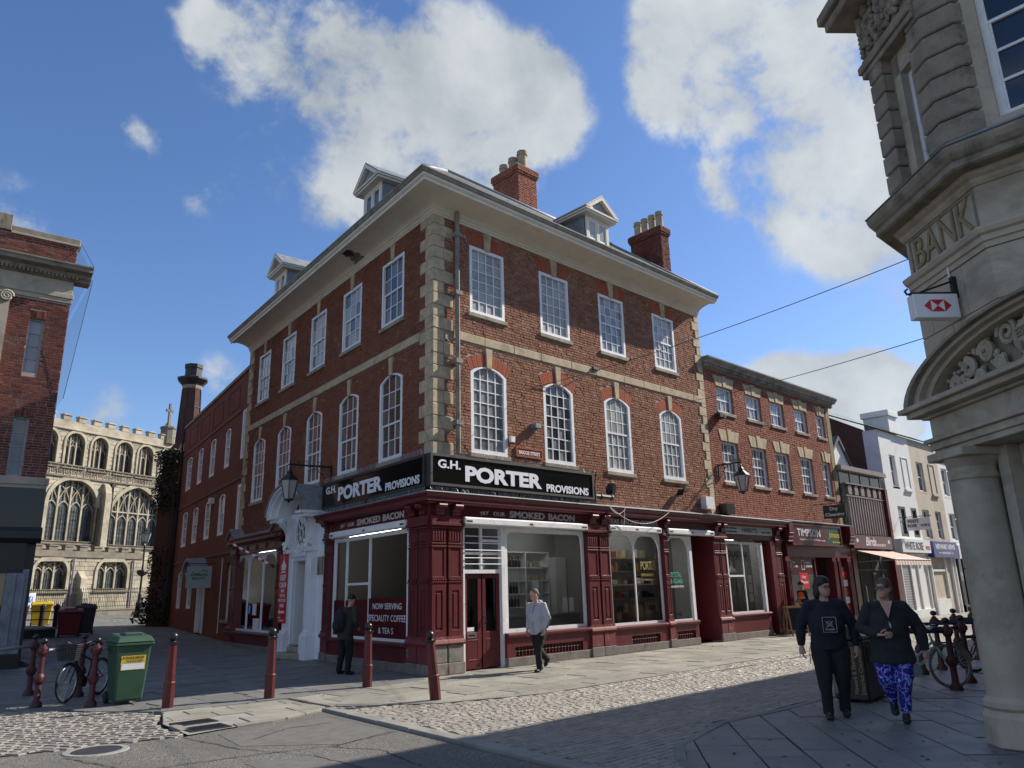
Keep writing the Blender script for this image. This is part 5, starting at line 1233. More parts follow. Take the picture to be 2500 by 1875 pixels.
mb = MB(FR); text(mb, '· HARRY\'S ·', 13.2, 14.4, 3.44, 3.60, .037, bold=.015); text(mb, 'Fresh Filled Rolls', 12.32, 12.95, 3.42, 3.48, .037); text(mb, 'Hot & Cold Snacks', 12.32, 12.95, 3.53, 3.59, .037); text(mb, '01636 672307', 14.6, 15.28, 3.44, 3.50, .037); mb.build('lettering', 'black', t)
t = T('hanging_window_sign', 'white salad bar board hanging inside the sandwich shop window', 'sign', FR(13.3, -.3, 2.5))
mb = MB(FR); mb.box(12.5, 14.2, -.31, -.29, 2.5, 3.0); mb.build('board', 'sign_pale', t); mb = MB(FR); text(mb, 'SALAD BAR', 12.75, 14.05, 2.62, 2.82, -.283); mb.build('lettering', 'black', t)
t = T('projecting_sign', 'dark green hanging sign reading Dry Cleaning on an iron bracket', 'sign', FR(20.1, .4, 4.2))
mb = MB(); cx = 19.55; mb.box(cx - .02, cx + .02, -1.02, -.12, 4.14, 4.66); mb.build('board', 'green_sign', t)
mb = MB(frame((cx - .022, 0, 0), (0, 1, 0), (-1, 0, 0))); text(mb, 'Dry', -.40, -.72, 4.42, 4.58, .004, thick=.003); text(mb, 'Cleaning', -.19, -.95, 4.20, 4.36, .004, thick=.003); mb.build('lettering', 'letter_white', t)
mb = MB(); mb.tube([(cx, .25, 4.73), (cx, -1.05, 4.73)], .016, 6); mb.tube([(cx, -.25, 4.73), (cx, -.25, 4.66)], .008, 5); mb.tube([(cx, -.9, 4.73), (cx, -.9, 4.66)], .008, 5); mb.build('bracket', 'black_iron', t)
# ---------------------------------------------------------------- bakery with ribbed metal upper front
B3 = T('bakery_building', 'two storey bakery with ribbed metal panel, dark glass band and small white gable', 'building', (24.5, 0, 0))
mb = MB(FR); mb.box(22.25, 27.0, -4, -.35, 0, 6.45); mb.build('wall', 'room_dark', B3)
mb = MB(FR); mb.box(22.2, 27.1, -4, -.05, 6.42, 6.62); mb.build('roof_edge', 'rib_panel', B3)
mb = MB(FR); mb.box(22.25, 26.95, -.35, -.3, 5.85, 6.42); mb.build('glass_band', 'glass_navy', B3)
for i in range(5):
    m = MB(FR); x = 22.4 + i * 1.1; m.box(x, x + .03, -.3, -.27, 5.85, 6.42); m.build('mullion', 'grey_metal', B3)
mb = MB(FR); mb.box(22.5, 26.6, -.34, -.22, 3.65, 5.85); mb.build('panel_back', 'bankdark', B3)
for i in range(15):
    x = 22.6 + i * .262
    m = MB(FR); m.prism([(x, -.22), (x + .05, -.10), (x + .14, -.10), (x + .19, -.22)], 3.68, 5.28, ax=2); m.build('metal_rib', 'rib_panel', B3)
for i in range(6):
    x = 22.75 + i * .66
    m = MB(FR); m.prism([(x, 5.38), (x + .36, 5.38), (x + .36, 5.66), (x + .28, 5.8), (x + .08, 5.8), (x, 5.66)], -.22, -.10); m.build('metal_rib_head', 'rib_panel', B3)
mb = MB(FR); mb.box(22.45, 26.65, -.22, -.08, 5.28, 5.34); mb.box(22.45, 26.65, -.22, -.05, 5.82, 5.87); mb.build('panel_rail', 'rib_panel', B3)
mb = MB(FR); mb.box(26.55, 26.8, -.3, -.0, 3.6, 5.85); mb.build('panel_side', 'maroon', B3)
mb = MB(FR); mb.prism([(23.1, 6.62), (26.2, 6.62), (24.9, 8.2)], -3.5, -1.2); mb.build('gable', 'white_stucco', B3)
mb = MB(FR); mb.prism([(22.95, 6.6), (23.1, 6.6), (24.9, 8.2), (26.25, 6.6), (26.4, 6.6), (24.9, 8.38)], -3.6, -1.1); mb.build('gable_roof', 'slate', B3)
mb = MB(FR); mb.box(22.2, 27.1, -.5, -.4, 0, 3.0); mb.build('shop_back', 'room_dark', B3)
mb = MB(FR)
for x in (22.3, 23.3, 24.6, 25.6, 26.8): mb.box(x, x + .07, -.42, -.32, 0, 2.95)
for z in (.3, 2.15, 2.9): mb.box(22.3, 26.87, -.42, -.32, z, z + .07)
w = mb.build('shop_front', 'dark_trim', B3)
for a, b in ((22.37, 23.3), (23.37, 24.6), (24.67, 25.6), (25.67, 26.8)):
    for z0, z1 in ((.37, 2.15), (2.22, 2.9)):
        m = MB(FR); m.add([(a, -.37, z0), (b, -.37, z0), (b, -.37, z1), (a, -.37, z1)], [(0, 1, 2, 3)]); m.build('pane', 'glass_grey', w)
mb = MB(FR); mb.tube([(23.5, -.3, .7), (23.5, -.24, .75), (23.5, -.24, 1.5), (23.5, -.3, 1.55)], .02, 6); mb.build('door_handle', 'steel', w)
mb = MB(FR); mb.box(21.95, 22.35, -.4, 0, 0, 3.6); mb.box(26.7, 27.15, -.4, -.1, 0, 3.0); mb.build('side_pier', 'maroon', B3)
t = T('bakery_sign', 'maroon bakery fascia sign with white lettering and leaf motifs', 'sign', FR(24, .1, 3.05))
mb = MB(FR); mb.box(22.0, 26.1, -.2, .12, 3.06, 3.62); mb.build('sign_panel', 'maroon_sign', t)
mb = MB(FR); text(mb, 'Birds', 23.3, 24.35, 3.18, 3.55, .127, shear=.08); text(mb, 'BAKERY', 24.4, 25.4, 3.18, 3.28, .127)
for c in (22.4, 25.75):
    for k in range(7):
        a = -1.2 + k * .4; mb.prism([(c, 3.3), (c + .14 * math.sin(a) - .02, 3.3 + .17 * math.cos(a)), (c + .14 * math.sin(a) + .04, 3.3 + .17 * math.cos(a))], .12, .126)
mb.build('lettering', 'letter_white', t)
t = T('shop_awning', 'pale pink striped awning pulled out over the bakery window', 'awning', FR(24.3, .7, 2.5))
mb = MB(FR); mb.add([(22.3, .05, 2.98), (26.3, .05, 2.98), (26.3, 1.55, 2.55), (22.3, 1.55, 2.55)], [(0, 1, 2, 3)]); mb.build('canopy', 'awning', t)
for i in range(26):
    m = MB(FR); a = 22.3 + 4.0 * i / 26; b = a + 4.0 / 26; m.add([(a, 1.55, 2.55), (b, 1.55, 2.55), (b, 1.57, 2.34), ((a + b) / 2, 1.57, 2.31), (a, 1.57, 2.34)], [(0, 1, 2, 3, 4)]); m.build('valance_stripe', 'awning_light' if i % 2 else 'awning', t)
mb = MB(FR); mb.tube([(22.35, .05, 2.5), (22.35, 1.5, 2.53)], .02, 6); mb.tube([(26.25, .05, 2.5), (26.25, 1.5, 2.53)], .02, 6); mb.tube([(22.3, 1.55, 2.55), (26.3, 1.55, 2.55)], .025, 6); mb.build('awning_arm', 'grey_metal', t)
# ---------------------------------------------------------------- rendered buildings
def uvbox(mb, name, mat, parent, axis):
    o = mb.build(name, mat, parent); me = o.data; uv = me.uv_layers.new(name='UVMap'); org = ORG[parent.name]
    for p in me.polygons:
        for li in p.loop_indices:
            v = me.vertices[me.loops[li].vertex_index].co; uv.data[li].uv = (v.dot(Vector(axis)), v.z)
    return o
B4 = T('white_rendered_building', 'white rendered building with dark lower window frames beside the bakery', 'building', (29.5, 0, 0))
WH = [(28.42, 29.16, 6.16, 7.72), (28.5, 29.45, 3.75, 5.2), (30.15, 30.95, 3.75, 5.2)]
mb = MB(FR); wall_holes(mb, 27.4, 31.25, 0, 8.85, WH, -.7, WO); mb.build('wall', 'white_stucco', B4)
mb = MB(); mb.box(27.38, 27.42, .26, .95, 5.5, 8.85); mb.build('side_return', 'white_stucco_shaded', B4)
mb = MB(); mb.prism([(.95, 4.0), (9.5, 4.0), (9.5, 8.2), (6.6, 12.2), (.95, 8.95)], 27.43, 27.6, ax=0); uvbox(mb, 'gable_wall', 'brick_far_dark', B4, (0, 1, 0))
mb = MB(); mb.add([(27.2, .1, 8.86), (31.3, .1, 8.86), (31.3, 6.6, 12.3), (27.2, 6.6, 12.3), (27.3, 10, 8.2), (31.3, 10, 8.2)], [(0, 1, 2, 3), (3, 2, 5, 4)]); mb.build('roof', 'slate_moss', B4)
mb = MB(); mb.add([(29.6, .05, 8.90), (31.3, .05, 8.90), (31.3, 5, 11.48), (29.3, 6, 12.0)], [(0, 1, 2, 3)]); mb.build('roof_felt', 'lead', B4)
window(B4, FR, 28.42, 29.16, 6.16, 7.72, 0, 1, (1, 1), WO - .1, 'glass_grey', sill=.1, sillmat='white_stucco', fw=.06)
for a, b in ((28.5, 29.45), (30.15, 30.95)): window(B4, FR, a, b, 3.75, 5.2, 0, 1, (1, 1), WO - .05, 'glass_grey', mat='black', fw=.12, fo=.03)
mb = MB(FR); mb.ring([(29.9, 6.1), (30.75, 6.1), (30.75, 7.75), (29.9, 7.75)], [(29.96, 6.18), (30.69, 6.18), (30.69, 7.7), (29.96, 7.7)], WO, WO + .03); mb.box(29.85, 30.8, WO, WO + .1, 6.0, 6.1); mb.build('blind_window', 'white_stucco', B4)
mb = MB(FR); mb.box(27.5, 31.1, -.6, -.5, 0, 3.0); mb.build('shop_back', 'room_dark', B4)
mb = MB(FR)
for x in (27.6, 28.75, 29.7, 30.95): mb.box(x, x + .09, -.35, -.18, 0, 2.95)
mb.box(27.6, 31.04, -.35, -.15, 0, .35); mb.box(27.6, 31.04, -.35, -.18, 2.85, 2.95); w = mb.build('shop_front', 'white_old', B4)
for a, b in ((28.84, 29.7), (29.79, 30.95)):
    m = MB(FR); m.add([(a, -.28, .35), (b, -.28, .35), (b, -.28, 2.85), (a, -.28, 2.85)], [(0, 1, 2, 3)]); m.build('pane', 'glass_grey', w)
for i in range(24):
    m = MB(FR); m.prism([(-.30, .1 + i * .115), (-.24, .11 + i * .115), (-.24, .19 + i * .115), (-.30, .2 + i * .115)], 27.69, 28.75, ax=0); m.build('shutter_slat', 'grey_metal', w)
t = T('boutique_fascia_sign', 'white fascia sign with black brush lettering and a red tag', 'sign', FR(29.4, 0, 2.98))
mb = MB(FR); mb.box(27.5, 31.2, -.3, .05, 2.98, 3.60); mb.build('sign_panel', 'sign_white', t); mb = MB(FR); text(mb, 'WHITE ROSE', 27.8, 30.2, 3.10, 3.48, .056, bold=.03); mb.build('lettering', 'black', t); mb = MB(FR); text(mb, 'WR3', 30.5, 31.1, 3.12, 3.32, .056, bold=.03); mb.build('red_lettering', 'hsbc_red', t)
t = T('boutique_projecting_sign', 'small white projecting sign with black lettering on the white building', 'sign', FR(28.6, .6, 3.9))
mb = MB(); mb.box(28.4, 28.46, -1.15, -.05, 3.98, 4.55); mb.build('board', 'sign_white', t); mb = MB(frame((28.39, 0, 0), (0, 1, 0), (-1, 0, 0))); text(mb, 'WHITE', -.12, -.62, 4.33, 4.48, .004, thick=.003); text(mb, 'ROSE', -.12, -.52, 4.13, 4.27, .004, thick=.003); text(mb, 'WR3', -.68, -1.08, 4.13, 4.25, .004, thick=.003); mb.build('lettering', 'black', t)
mb = MB(); mb.tube([(28.43, .25, 4.62), (28.43, -1.2, 4.62)], .018, 6); mb.build('bracket', 'black_iron', t)
B5 = T('beige_rendered_building', 'beige rendered building above the blue newsagent sign', 'building', (33.3, 0, 0))
WH = [(31.98, 32.95, 6.16, 7.7), (31.75, 32.75, 3.75, 5.2), (33.6, 34.5, 3.75, 5.2)]
mb = MB(FR); wall_holes(mb, 31.25, 35.3, 0, 8.85, WH, -.7, WO - .005); mb.build('wall', 'beige', B5)
window(B5, FR, 31.98, 32.95, 6.16, 7.7, 0, 1, (1, 1), WO - .1, 'glass_grey', sill=.1, sillmat='beige', fw=.07)
for a, b in ((31.75, 32.75), (33.6, 34.5)): window(B5, FR, a, b, 3.75, 5.2, 0, 2, (1, 2), WO - .1, 'glass_grey', fw=.06, bar=.05, sash=False, sill=.06, sillmat='white')
mb = MB(FR); mb.ring([(33.75, 6.1), (34.6, 6.1), (34.6, 7.75), (33.75, 7.75)], [(33.82, 6.18), (34.53, 6.18), (34.53, 7.7), (33.82, 7.7)], WO, WO + .03); mb.box(33.7, 34.65, WO, WO + .1, 6.0, 6.1); mb.build('blind_window', 'beige', B5)
mb = MB(); mb.add([(31.3, .1, 8.86), (35.5, .1, 8.86), (35.5, 6.6, 12.0), (31.3, 6.6, 12.0)], [(0, 1, 2, 3)])
for i in range(16):
    t0 = i / 16; mb.add([(31.3, .1 + 6.5 * t0, 8.90 + 3.14 * t0), (35.5, .1 + 6.5 * t0, 8.90 + 3.14 * t0), (35.5, .1 + 6.5 * (t0 + .06), 8.87 + 3.14 * (t0 + .06)), (31.3, .1 + 6.5 * (t0 + .06), 8.87 + 3.14 * (t0 + .06))], [(0, 1, 2, 3)])
mb.build('roof', 'slate_moss', B5)
mb = MB(); mb.box(34.6, 35.9, 2.2, 3.6, 9.0, 10.9); mb.box(34.5, 36.0, 2.1, 3.7, 10.9, 11.25); mb.build('chimney', 'white_stucco', B5, bevel=.03)
mb = MB(FR); mb.box(31.4, 35.2, -.6, -.5, 0, 3.0); mb.build('shop_back', 'room_dark', B5)
mb = MB(FR); mb.box(31.6, 33.6, -.35, -.15, 0, .75); mb.box(31.6, 33.6, -.35, -.18, 2.1, 2.2)
for x in (31.5, 33.55, 34.6, 35.1): mb.box(x, x + .12, -.35, -.15, 0, 2.8)
w = mb.build('shop_front', 'white_old', B5)
for a, b, z0 in ((31.62, 33.55, .75), (33.67, 34.6, .1)):
    m = MB(FR); m.add([(a, -.28, z0), (b, -.28, z0), (b, -.28, 2.8), (a, -.28, 2.8)], [(0, 1, 2, 3)]); m.build('pane', 'glass_grey', w)
t = T('newsagent_sign', 'blue newsagent fascia sign with white lettering', 'sign', FR(33.4, 0, 2.8))
mb = MB(FR); mb.box(31.6, 35.2, -.3, .05, 2.78, 3.58); mb.build('sign_panel', 'blue_sign', t); mb = MB(FR); text(mb, 'NEWARK NEWS', 31.95, 34.8, 3.2, 3.46, .056, bold=.03); text(mb, 'NEWSAGENT', 32.8, 34.0, 2.95, 3.07, .056); mb.box(32.3, 32.7, .05, .056, 3.0, 3.03); mb.box(34.1, 34.5, .05, .056, 3.0, 3.03); mb.build('lettering', 'letter_white', t)
B6 = T('far_white_building', 'last white rendered building of the row, cut off by the bank column', 'building', (38, 0, 0))
WH = [(35.75, 36.65, 6.16, 7.7), (35.75, 36.75, 3.75, 5.2), (38.3, 39.2, 6.16, 7.7)]
mb = MB(FR); wall_holes(mb, 35.3, 46, 0, 8.3, WH, -.7, WO - .01); mb.build('wall', 'white_stucco', B6)
for a, b, z0, z1 in WH: window(B6, FR, a, b, z0, z1, 0, 1, (1, 1), WO - .1, 'glass_grey', sill=.1, sillmat='white_stucco', fw=.08)
mb = MB(FR); mb.box(35.5, 40, -.3, .02, 2.75, 3.45); mb.build('fascia', 'sign_white', B6)
mb = MB(FR); mb.box(35.5, 40, -.3, -.2, 0, 2.75); mb.build('shop_front', 'glass_navy', B6)
mb = MB(FR)
for x in (35.5, 36.5, 37.5, 38.5): mb.box(x, x + .1, -.3, -.12, 0, 2.75)
mb.box(35.5, 40, -.3, -.12, .0, .35); mb.build('shop_frame', 'dark_trim', B6)
mb = MB(); mb.add([(35.3, .1, 8.3), (46, .1, 8.3), (46, 6, 11.2), (35.3, 6, 11.2)], [(0, 1, 2, 3)]); mb.build('roof', 'slate', B6)
# ---------------------------------------------------------------- brick house further down the lane
B7 = T('lane_brick_house', 'long three storey brick house with white sash windows down the lane', 'building', (3, 20, gz(3, 20)))
TOP = [(2.45, 3.2, 6.9, 8.55), (5.14, 6.25, 6.9, 8.6), (7.79, 8.9, 6.92, 8.62), (10.3, 11.65, 6.92, 8.6)]
MID = [(2.6, 3.68, 4.16, 5.84), (5.22, 6.33, 4.17, 5.84), (7.85, 8.98, 4.17, 5.82), (10.3, 11.53, 4.14, 5.83)]
LOW = [(7.88, 8.9, 1.26, 3.0), (10.35, 11.36, 1.25, 2.97)]
TOP = [(2.45, 3.35, 6.9, 8.55), (5.16, 6.2, 6.9, 8.6), (7.8, 8.85, 6.92, 8.62), (10.35, 11.6, 6.92, 8.6)]
EDGE = [(.05, .62, 6.9, 8.9), (.05, .62, 4.0, 5.9)]
hol = TOP + MID + LOW + EDGE + [(5.12, 6.25, 0, 2.75), (.75, 1.55, .9, 3.0)]
mb = MB(FL2); wall_holes(mb, -.2, 12.95, 0, 10.45, hol, -.4, 0); uvbox(mb, 'wall', 'brick_far', B7, (.176, .984, 0))
mb = MB(FL2); mb.box(-.2, 13.0, -.3, .06, 10.42, 10.56); mb.build('coping', 'bankdark', B7)
mb = MB(FL2)
for z in (8.92, 6.14, 3.4): mb.box(-.2, 12.95, -.02, .035, z - .05, z + .05)
mb.build('string_course', 'brick_far', B7)
for a in (1.3, 4.2, 6.9, 9.6):
    m = MB(FL2); m.ring([(a, 9.15), (a + 1.9, 9.15), (a + 1.9, 10.1), (a, 10.1)], [(a + .05, 9.2), (a + 1.85, 9.2), (a + 1.85, 10.05), (a + .05, 10.05)], -.03, .02); uvbox(m, 'blind_panel', 'brick_far', B7, (.176, .984, 0))
for (a, b, z0, z1) in TOP + MID + LOW: window(B7, FL2, a, b, z0, z1 - .12, .12, 3, (2, 2), -.03, ['glass_pale', 'glass_grey'], fw=.13, bar=.035, fo=.02)
for (a, b, z0, z1) in EDGE: window(B7, FL2, a, b, z0, z1, 0, 1, (2,), -.02, 'glass_pale', fw=.14, fo=.02)
window(B7, FL2, .75, 1.6, .9, 2.6, .4, 1, (1,), -.1, 'glass_grey', fw=.16, sill=.2)
mb = MB(FL2); mb.box(5.12, 6.25, -.3, -.1, .3, 2.75); d = mb.build('door', 'white', B7)
mb = MB(FL2); mb.ring([(5.0, .3), (6.37, .3), (6.37, 2.85), (5.0, 2.85)], [(5.14, .3), (6.23, .3), (6.23, 2.72), (5.14, 2.72)], -.3, .06); mb.build('door_frame', 'white', d)
mb = MB(FL2)
for i in range(12):
    t0, t1 = math.pi * i / 12, math.pi * (i + 1) / 12; c = 5.7
    mb.prism([(c + .95 * math.cos(t0), 2.75 + .62 * math.sin(t0)), (c + .95 * math.cos(t1), 2.75 + .62 * math.sin(t1)), (c + .82 * math.cos(t1), 2.75 + .5 * math.sin(t1)), (c + .82 * math.cos(t0), 2.75 + .5 * math.sin(t0))], -.1, .7)
mb.build('shell_hood', 'lead', d)
mb = MB(FL2)
for c in (4.9, 6.5): mb.prism([(0, 2.2), (.15, 2.3), (.2, 2.5), (.5, 2.65), (.62, 2.76), (0, 2.76)], c - .1, c + .1, ax=0)
mb.prism([(5.7 + .82 * math.cos(math.pi * i / 12), 2.75 + .5 * math.sin(math.pi * i / 12)) for i in range(13)], -.05, .02); mb.build('hood_bracket', 'white', d)
mb = MB(FL2); mb.tube([(12.9, .1, 10.3), (12.9, .1, .4)], .05, 6); mb.build('downpipe', 'black_iron', B7)
mb = MB(FL2); mb.tube([(2.0, .06, .4), (2.0, .06, 3.2)], .02, 5); mb.build('conduit', 'white_old', B7)
mb = MB(FL2); mb.box(4.6, 4.95, .0, .18, 5.6, 5.85); mb.build('alarm_box', 'white_old', B7)
# tall octagonal chimney at the far end of the house
cc = FL2(14.3, -.35, 0); mb = MB()
mb.lathe([(1.25, .3), (1.2, 6), (1.05, 9.3), (.62, 9.9), (.5, 13.0)], (cc.x, cc.y, 0), 8); ch = uvbox(mb, 'tall_chimney', 'brick_far_dark', B7, (.9, .4, 0))
mb = MB(); mb.lathe([(.52, 12.98), (.55, 13.1), (.56, 13.16)], (cc.x, cc.y, 0), 8); mb.build('pale_band', 'sandstone', ch)
mb = MB(); mb.lathe([(.54, 13.16), (.6, 13.25), (.84, 13.5), (.84, 13.6), (.52, 13.66), (.46, 13.74), (.46, 14.15), (.5, 14.2), (.5, 14.4), (.36, 14.4)], (cc.x, cc.y, 0), 8); mb.build('cap', 'dark_trim', ch)
mb = MB()
for z in (10.6, 11.9): mb.lathe([(.60 - (z - 9.9) * .04, z), (.645 - (z - 9.9) * .04, z), (.645 - (z - 9.9) * .04, z + .06), (.60 - (z - 9.9) * .04, z + .06)], (cc.x, cc.y, 0), 8)
for k in range(8):
    a = math.pi * 2 * k / 8; mb.tube([(cc.x + .63 * math.cos(a), cc.y + .63 * math.sin(a), 9.9), (cc.x + .515 * math.cos(a), cc.y + .515 * math.sin(a), 12.95)], .025, 4)
mb.build('iron_strap', 'black_iron', ch)
# ivy on the end wall
iv = T('ivy', 'dark green ivy covering the end of the lane house below the tall chimney', 'ivy', (cc.x - .9, cc.y + .3, gz(3, 28)))
mb = MB()
for i in range(13000):
    z = .5 + 8.9 * rnd() ** .9; a = R_(-110) + ru(-2.0, 2.0); w = 1.1 + .25 * math.sin(z * .8 + 1) + .2 * math.sin(z * 2.1) + (1 - z / 9) * .2
    r = w * (.8 + .4 * rnd() ** 2); p = Vector((cc.x + .0 + r * math.cos(a) * .95, cc.y + r * math.sin(a), z)); s = ru(.045, .09)
    d1 = Vector((ru(-1, 1), ru(-1, 1), ru(-1, 1))).normalized() * s; d2 = Vector((ru(-1, 1), ru(-1, 1), ru(-1, 1))).normalized() * s
    mb.add([p - d1, p + d2, p + d1, p - d2], [(0, 1, 2, 3)], rnd())
tag(mb.build('leaves', 'ivy', iv), kind='stuff')
mb = MB()
for k in range(6): mb.tube([(cc.x - .9 + k * .2, cc.y - 1.2, .4), (cc.x - .8 + k * .22, cc.y - 1.3, 3), (cc.x - .9 + k * .3, cc.y - 1.25, 7)], .05, 5)
mb.build('stem', 'ivy_stem', iv); mb = MB(); mb.lathe([(.95, .3), (.95, 4), (.9, 8), (.7, 8.9)], (cc.x, cc.y, 0), 12); mb.build('inner_foliage', 'ivy', iv)
t = T('beauty_sign', 'pale green hanging board sign beside the door of the lane house', 'sign', FL2(3.6, .5, 2.2))
c = FL2(3.3, .05, 0); d0 = Vector((-.984378, .176068, 0)); q = frame(c, (-.984378, .176068, 0), (-.176068, -.984378, 0))
mb = MB(q); mb.box(.1, 1.05, -.02, .02, 2.1, 2.95); mb.build('board', 'sign_pale', t)
mb = MB(q); text(mb, 'ADVANCED', .9, .25, 2.56, 2.66, .024, thick=.003); text(mb, 'BEAUTY', .82, .33, 2.43, 2.52, .024, thick=.003)
for k in range(9): mb.ball((.3 + k * .065, .022, 2.72 + .08 * math.sin(k * .75 + .3)), .022, 5)
mb.build('lettering', 'black', t); mb = MB(q); mb.tube([(-.05, 0, 3.05), (1.15, 0, 3.05)], .015, 5); mb.tube([(.2, 0, 3.05), (.2, 0, 2.95)], .01, 5); mb.tube([(.95, 0, 3.05), (.95, 0, 2.95)], .01, 5); mb.build('bracket', 'black_iron', t)
# ---------------------------------------------------------------- brick and stone building on the left
B8 = T('left_corner_building', 'tall dark brick building with stone cornice and narrow windows at the left edge', 'building', (-8, 11, 0))
NW_ = [(-.97, -.60, 8.06, 9.72), (-.98, -.62, 5.10, 6.78)]
NWf = [(a - 2.4 * k, b - 2.4 * k, z0, z1) for k in (0, 1) for a, b, z0, z1 in NW_]
mb = MB(FLB); wall_holes(mb, -6, -.02, 4.9, 12.2, NWf, -.35, -.004); mb.build('wall', 'mortar_pale', B8)
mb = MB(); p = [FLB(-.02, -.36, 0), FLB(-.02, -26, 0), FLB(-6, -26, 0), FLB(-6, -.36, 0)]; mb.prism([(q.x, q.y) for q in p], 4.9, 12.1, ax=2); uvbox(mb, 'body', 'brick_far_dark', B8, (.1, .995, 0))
def exl(za, zb):
    r = []
    for a, b, z0, z1 in NWf:
        if zb > z0 - .08 and za < z1: r.append((a, b))
        elif z1 <= (za + zb) / 2 < z1 + .23: r.append((a - .02, b + .02))
    if 10.3 < (za + zb) / 2 < 11.5: r.append((-9, 9))
    return r
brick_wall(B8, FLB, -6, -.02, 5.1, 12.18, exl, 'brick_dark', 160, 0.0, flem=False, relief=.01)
for a, b, z0, z1 in NWf:
    window(B8, FLB, a, b, z0, z1, 0, 1, (1, 1, 1, 1) if z0 > 7 else (1, 1, 1, 1), -.14, 'glass_pale' if z0 > 7 else 'glass_grey', fw=.05, bar=.02, mat='grey_metal', sash=False, sill=.05 if z0 > 7 else None, sillmat='bankstone')
    brick_arch(B8, FLB, a, b, z1 + .003, 0, .22, 0, 'brick_dark', n=7, splay=.02)
mb = MB(FLB); mb.box(-6, .012, -.3, .04, 10.32, 10.46); mb.box(-6, .03, -.3, .07, 10.46, 10.6); mb.box(-6, .0, -.3, .03, 10.6, 11.02); mb.build('frieze', 'bankstone', B8, bevel=.01)
mb = MB(FLB); mb.prism([(-.3, 11.02), (.1, 11.02), (.12, 11.1), (.18, 11.14), (.20, 11.24), (.42, 11.28), (.42, 11.36), (.46, 11.42), (.46, 11.46), (.0, 11.52), (-.3, 11.52)], -6, .42, ax=0); mb.build('cornice', 'bankdark', B8)
for i in range(24): mb = MB(FLB); mb.box(-2.4 + i * .105, -2.34 + i * .105, .1, .2, 11.05, 11.14); mb.build('dentil', 'bankdark', B8)
mb = MB(FLB); mb.box(-1.75, .06, -.4, .06, 12.18, 12.24); mb.build('coping_moulding', 'bankstone', B8); mb = MB(FLB); mb.box(-1.75, .03, -.42, .03, 12.242, 12.42); mb.box(-6, -1.75, -.42, .05, 12.242, 12.74); mb.build('coping', 'bankdark', B8, bevel=.015)
mb = MB(FLB); mb.box(-6, -1.52, -.1, .12, 4.8, 10.3); mb.build('pilaster', 'bankstone', B8)
mb = MB(FLB); P = [(-1.62 + .17 * (1 - i / 34) * math.cos(i * .5), .2, 10.18 + .17 * (1 - i / 34) * math.sin(i * .5)) for i in range(30)]; mb.tube(P, .035, 6); mb.box(-2.6, -1.6, 0, .18, 10.15, 10.33); mb.tube([(-1.62, .02, 10.18), (-1.62, .2, 10.18)], .15, 12); mb.build('capital_scroll', 'bankstone', B8)
mb = MB(FLB); mb.box(-6, .06, -.35, .06, 4.88, 5.08); mb.box(-6, .02, -.35, .02, 4.78, 4.88); mb.build('stone_band', 'bankstone', B8, bevel=.01)
mb = MB(FLB); mb.box(-6, .02, -.35, .05, 3.72, 4.78); mb.build('shop_fascia', 'black_gloss', B8)
mb = MB(FLB); mb.prism([(-.35, 3.3), (.08, 3.3), (.14, 3.42), (.14, 3.6), (.05, 3.72), (-.35, 3.72)], -6, .06, ax=0); mb.box(-6, -.25, -.35, 0, 2.5, 3.3); mb.build('shop_cornice', 'black', B8)
mb = MB(FLB); mb.box(-.62, -.1, -.5, .0, .42, 2.6); mb.box(-.5, -.38, 0, .03, .6, 2.5); mb.box(-.28, -.18, 0, .03, .6, 2.5); mb.build('shop_pilaster', 'lead', B8, bevel=.01); mb = MB(FLB); mb.box(-.66, -.05, -.5, .06, 0, .42); mb.build('pilaster_plinth', 'black', B8, bevel=.01)
mb = MB(FLB); mb.box(-6, -.62, -.5, -.1, .0, 2.6); mb.build('shop_window', 'glass_dark', B8)
p = [FLB(.0, -.3, 0), FLB(.0, -26, 0), FLB(-.4, -26, 0), FLB(-.4, -.3, 0)]; mb = MB(); mb.prism([(q.x, q.y) for q in p], 0, 4.8, ax=2); mb.build('side_wall', 'black', B8)
# pigeon netting stretched from the cornice of the left building
mb = MB(FLB); mb.add([(.45, -.1, 11.4), (.06, -.25, 12.3), (.02, -9, 12.3), (.45, -9, 11.4)], [(0, 1, 2, 3)]).add([(.45, .3, 11.1), (.12, .05, 7.4), (.12, -9, 7.4), (.45, -9, 11.1)], [(0, 1, 2, 3)]); mb.build('bird_netting', 'netting', B8)
mb = MB(FLB); mb.tube([(.45, .3, 11.1), (.12, .05, 7.4)], .008, 4); mb.tube([(.06, 0, 12.3), (.43, .35, 11.5)], .008, 4); mb.build('net_wire', 'wire', B8)
# ---------------------------------------------------------------- church at the end of the lane
CH = T('church', 'pale limestone gothic church with battlements and traceried windows behind the lane', 'church', FCH(-2, 0, .7))
def parch(s0, s1, zs, za, n=10):
    """pointed arch outline from right springing over the apex to the left"""
    w = (s1 - s0); c = (s0 + s1) / 2; h = za - zs; R = (w * w / 4 + h * h) / w
    pts = []
    for i in range(n + 1):       # right arc: centre at s1-R
        th = math.asin(min(1, h / R)) * i / n; pts.append((s1 - R + R * math.cos(th), zs + R * math.sin(th)))
    return pts + [(2 * c - x, z) for x, z in pts[-2::-1]]
def spandrel(m, s0, s1, zs, za, zt, o0, o1):
    P = parch(s0, s1, zs, za, 8); h = len(P) // 2
    for i in range(h): m.prism([P[i], P[i + 1], (P[i + 1][0], zt), (P[i][0], zt)], o0, o1)
    for i in range(h, len(P) - 1): m.prism([P[i], P[i + 1], (P[i + 1][0], zt), (P[i][0], zt)], o0, o1)
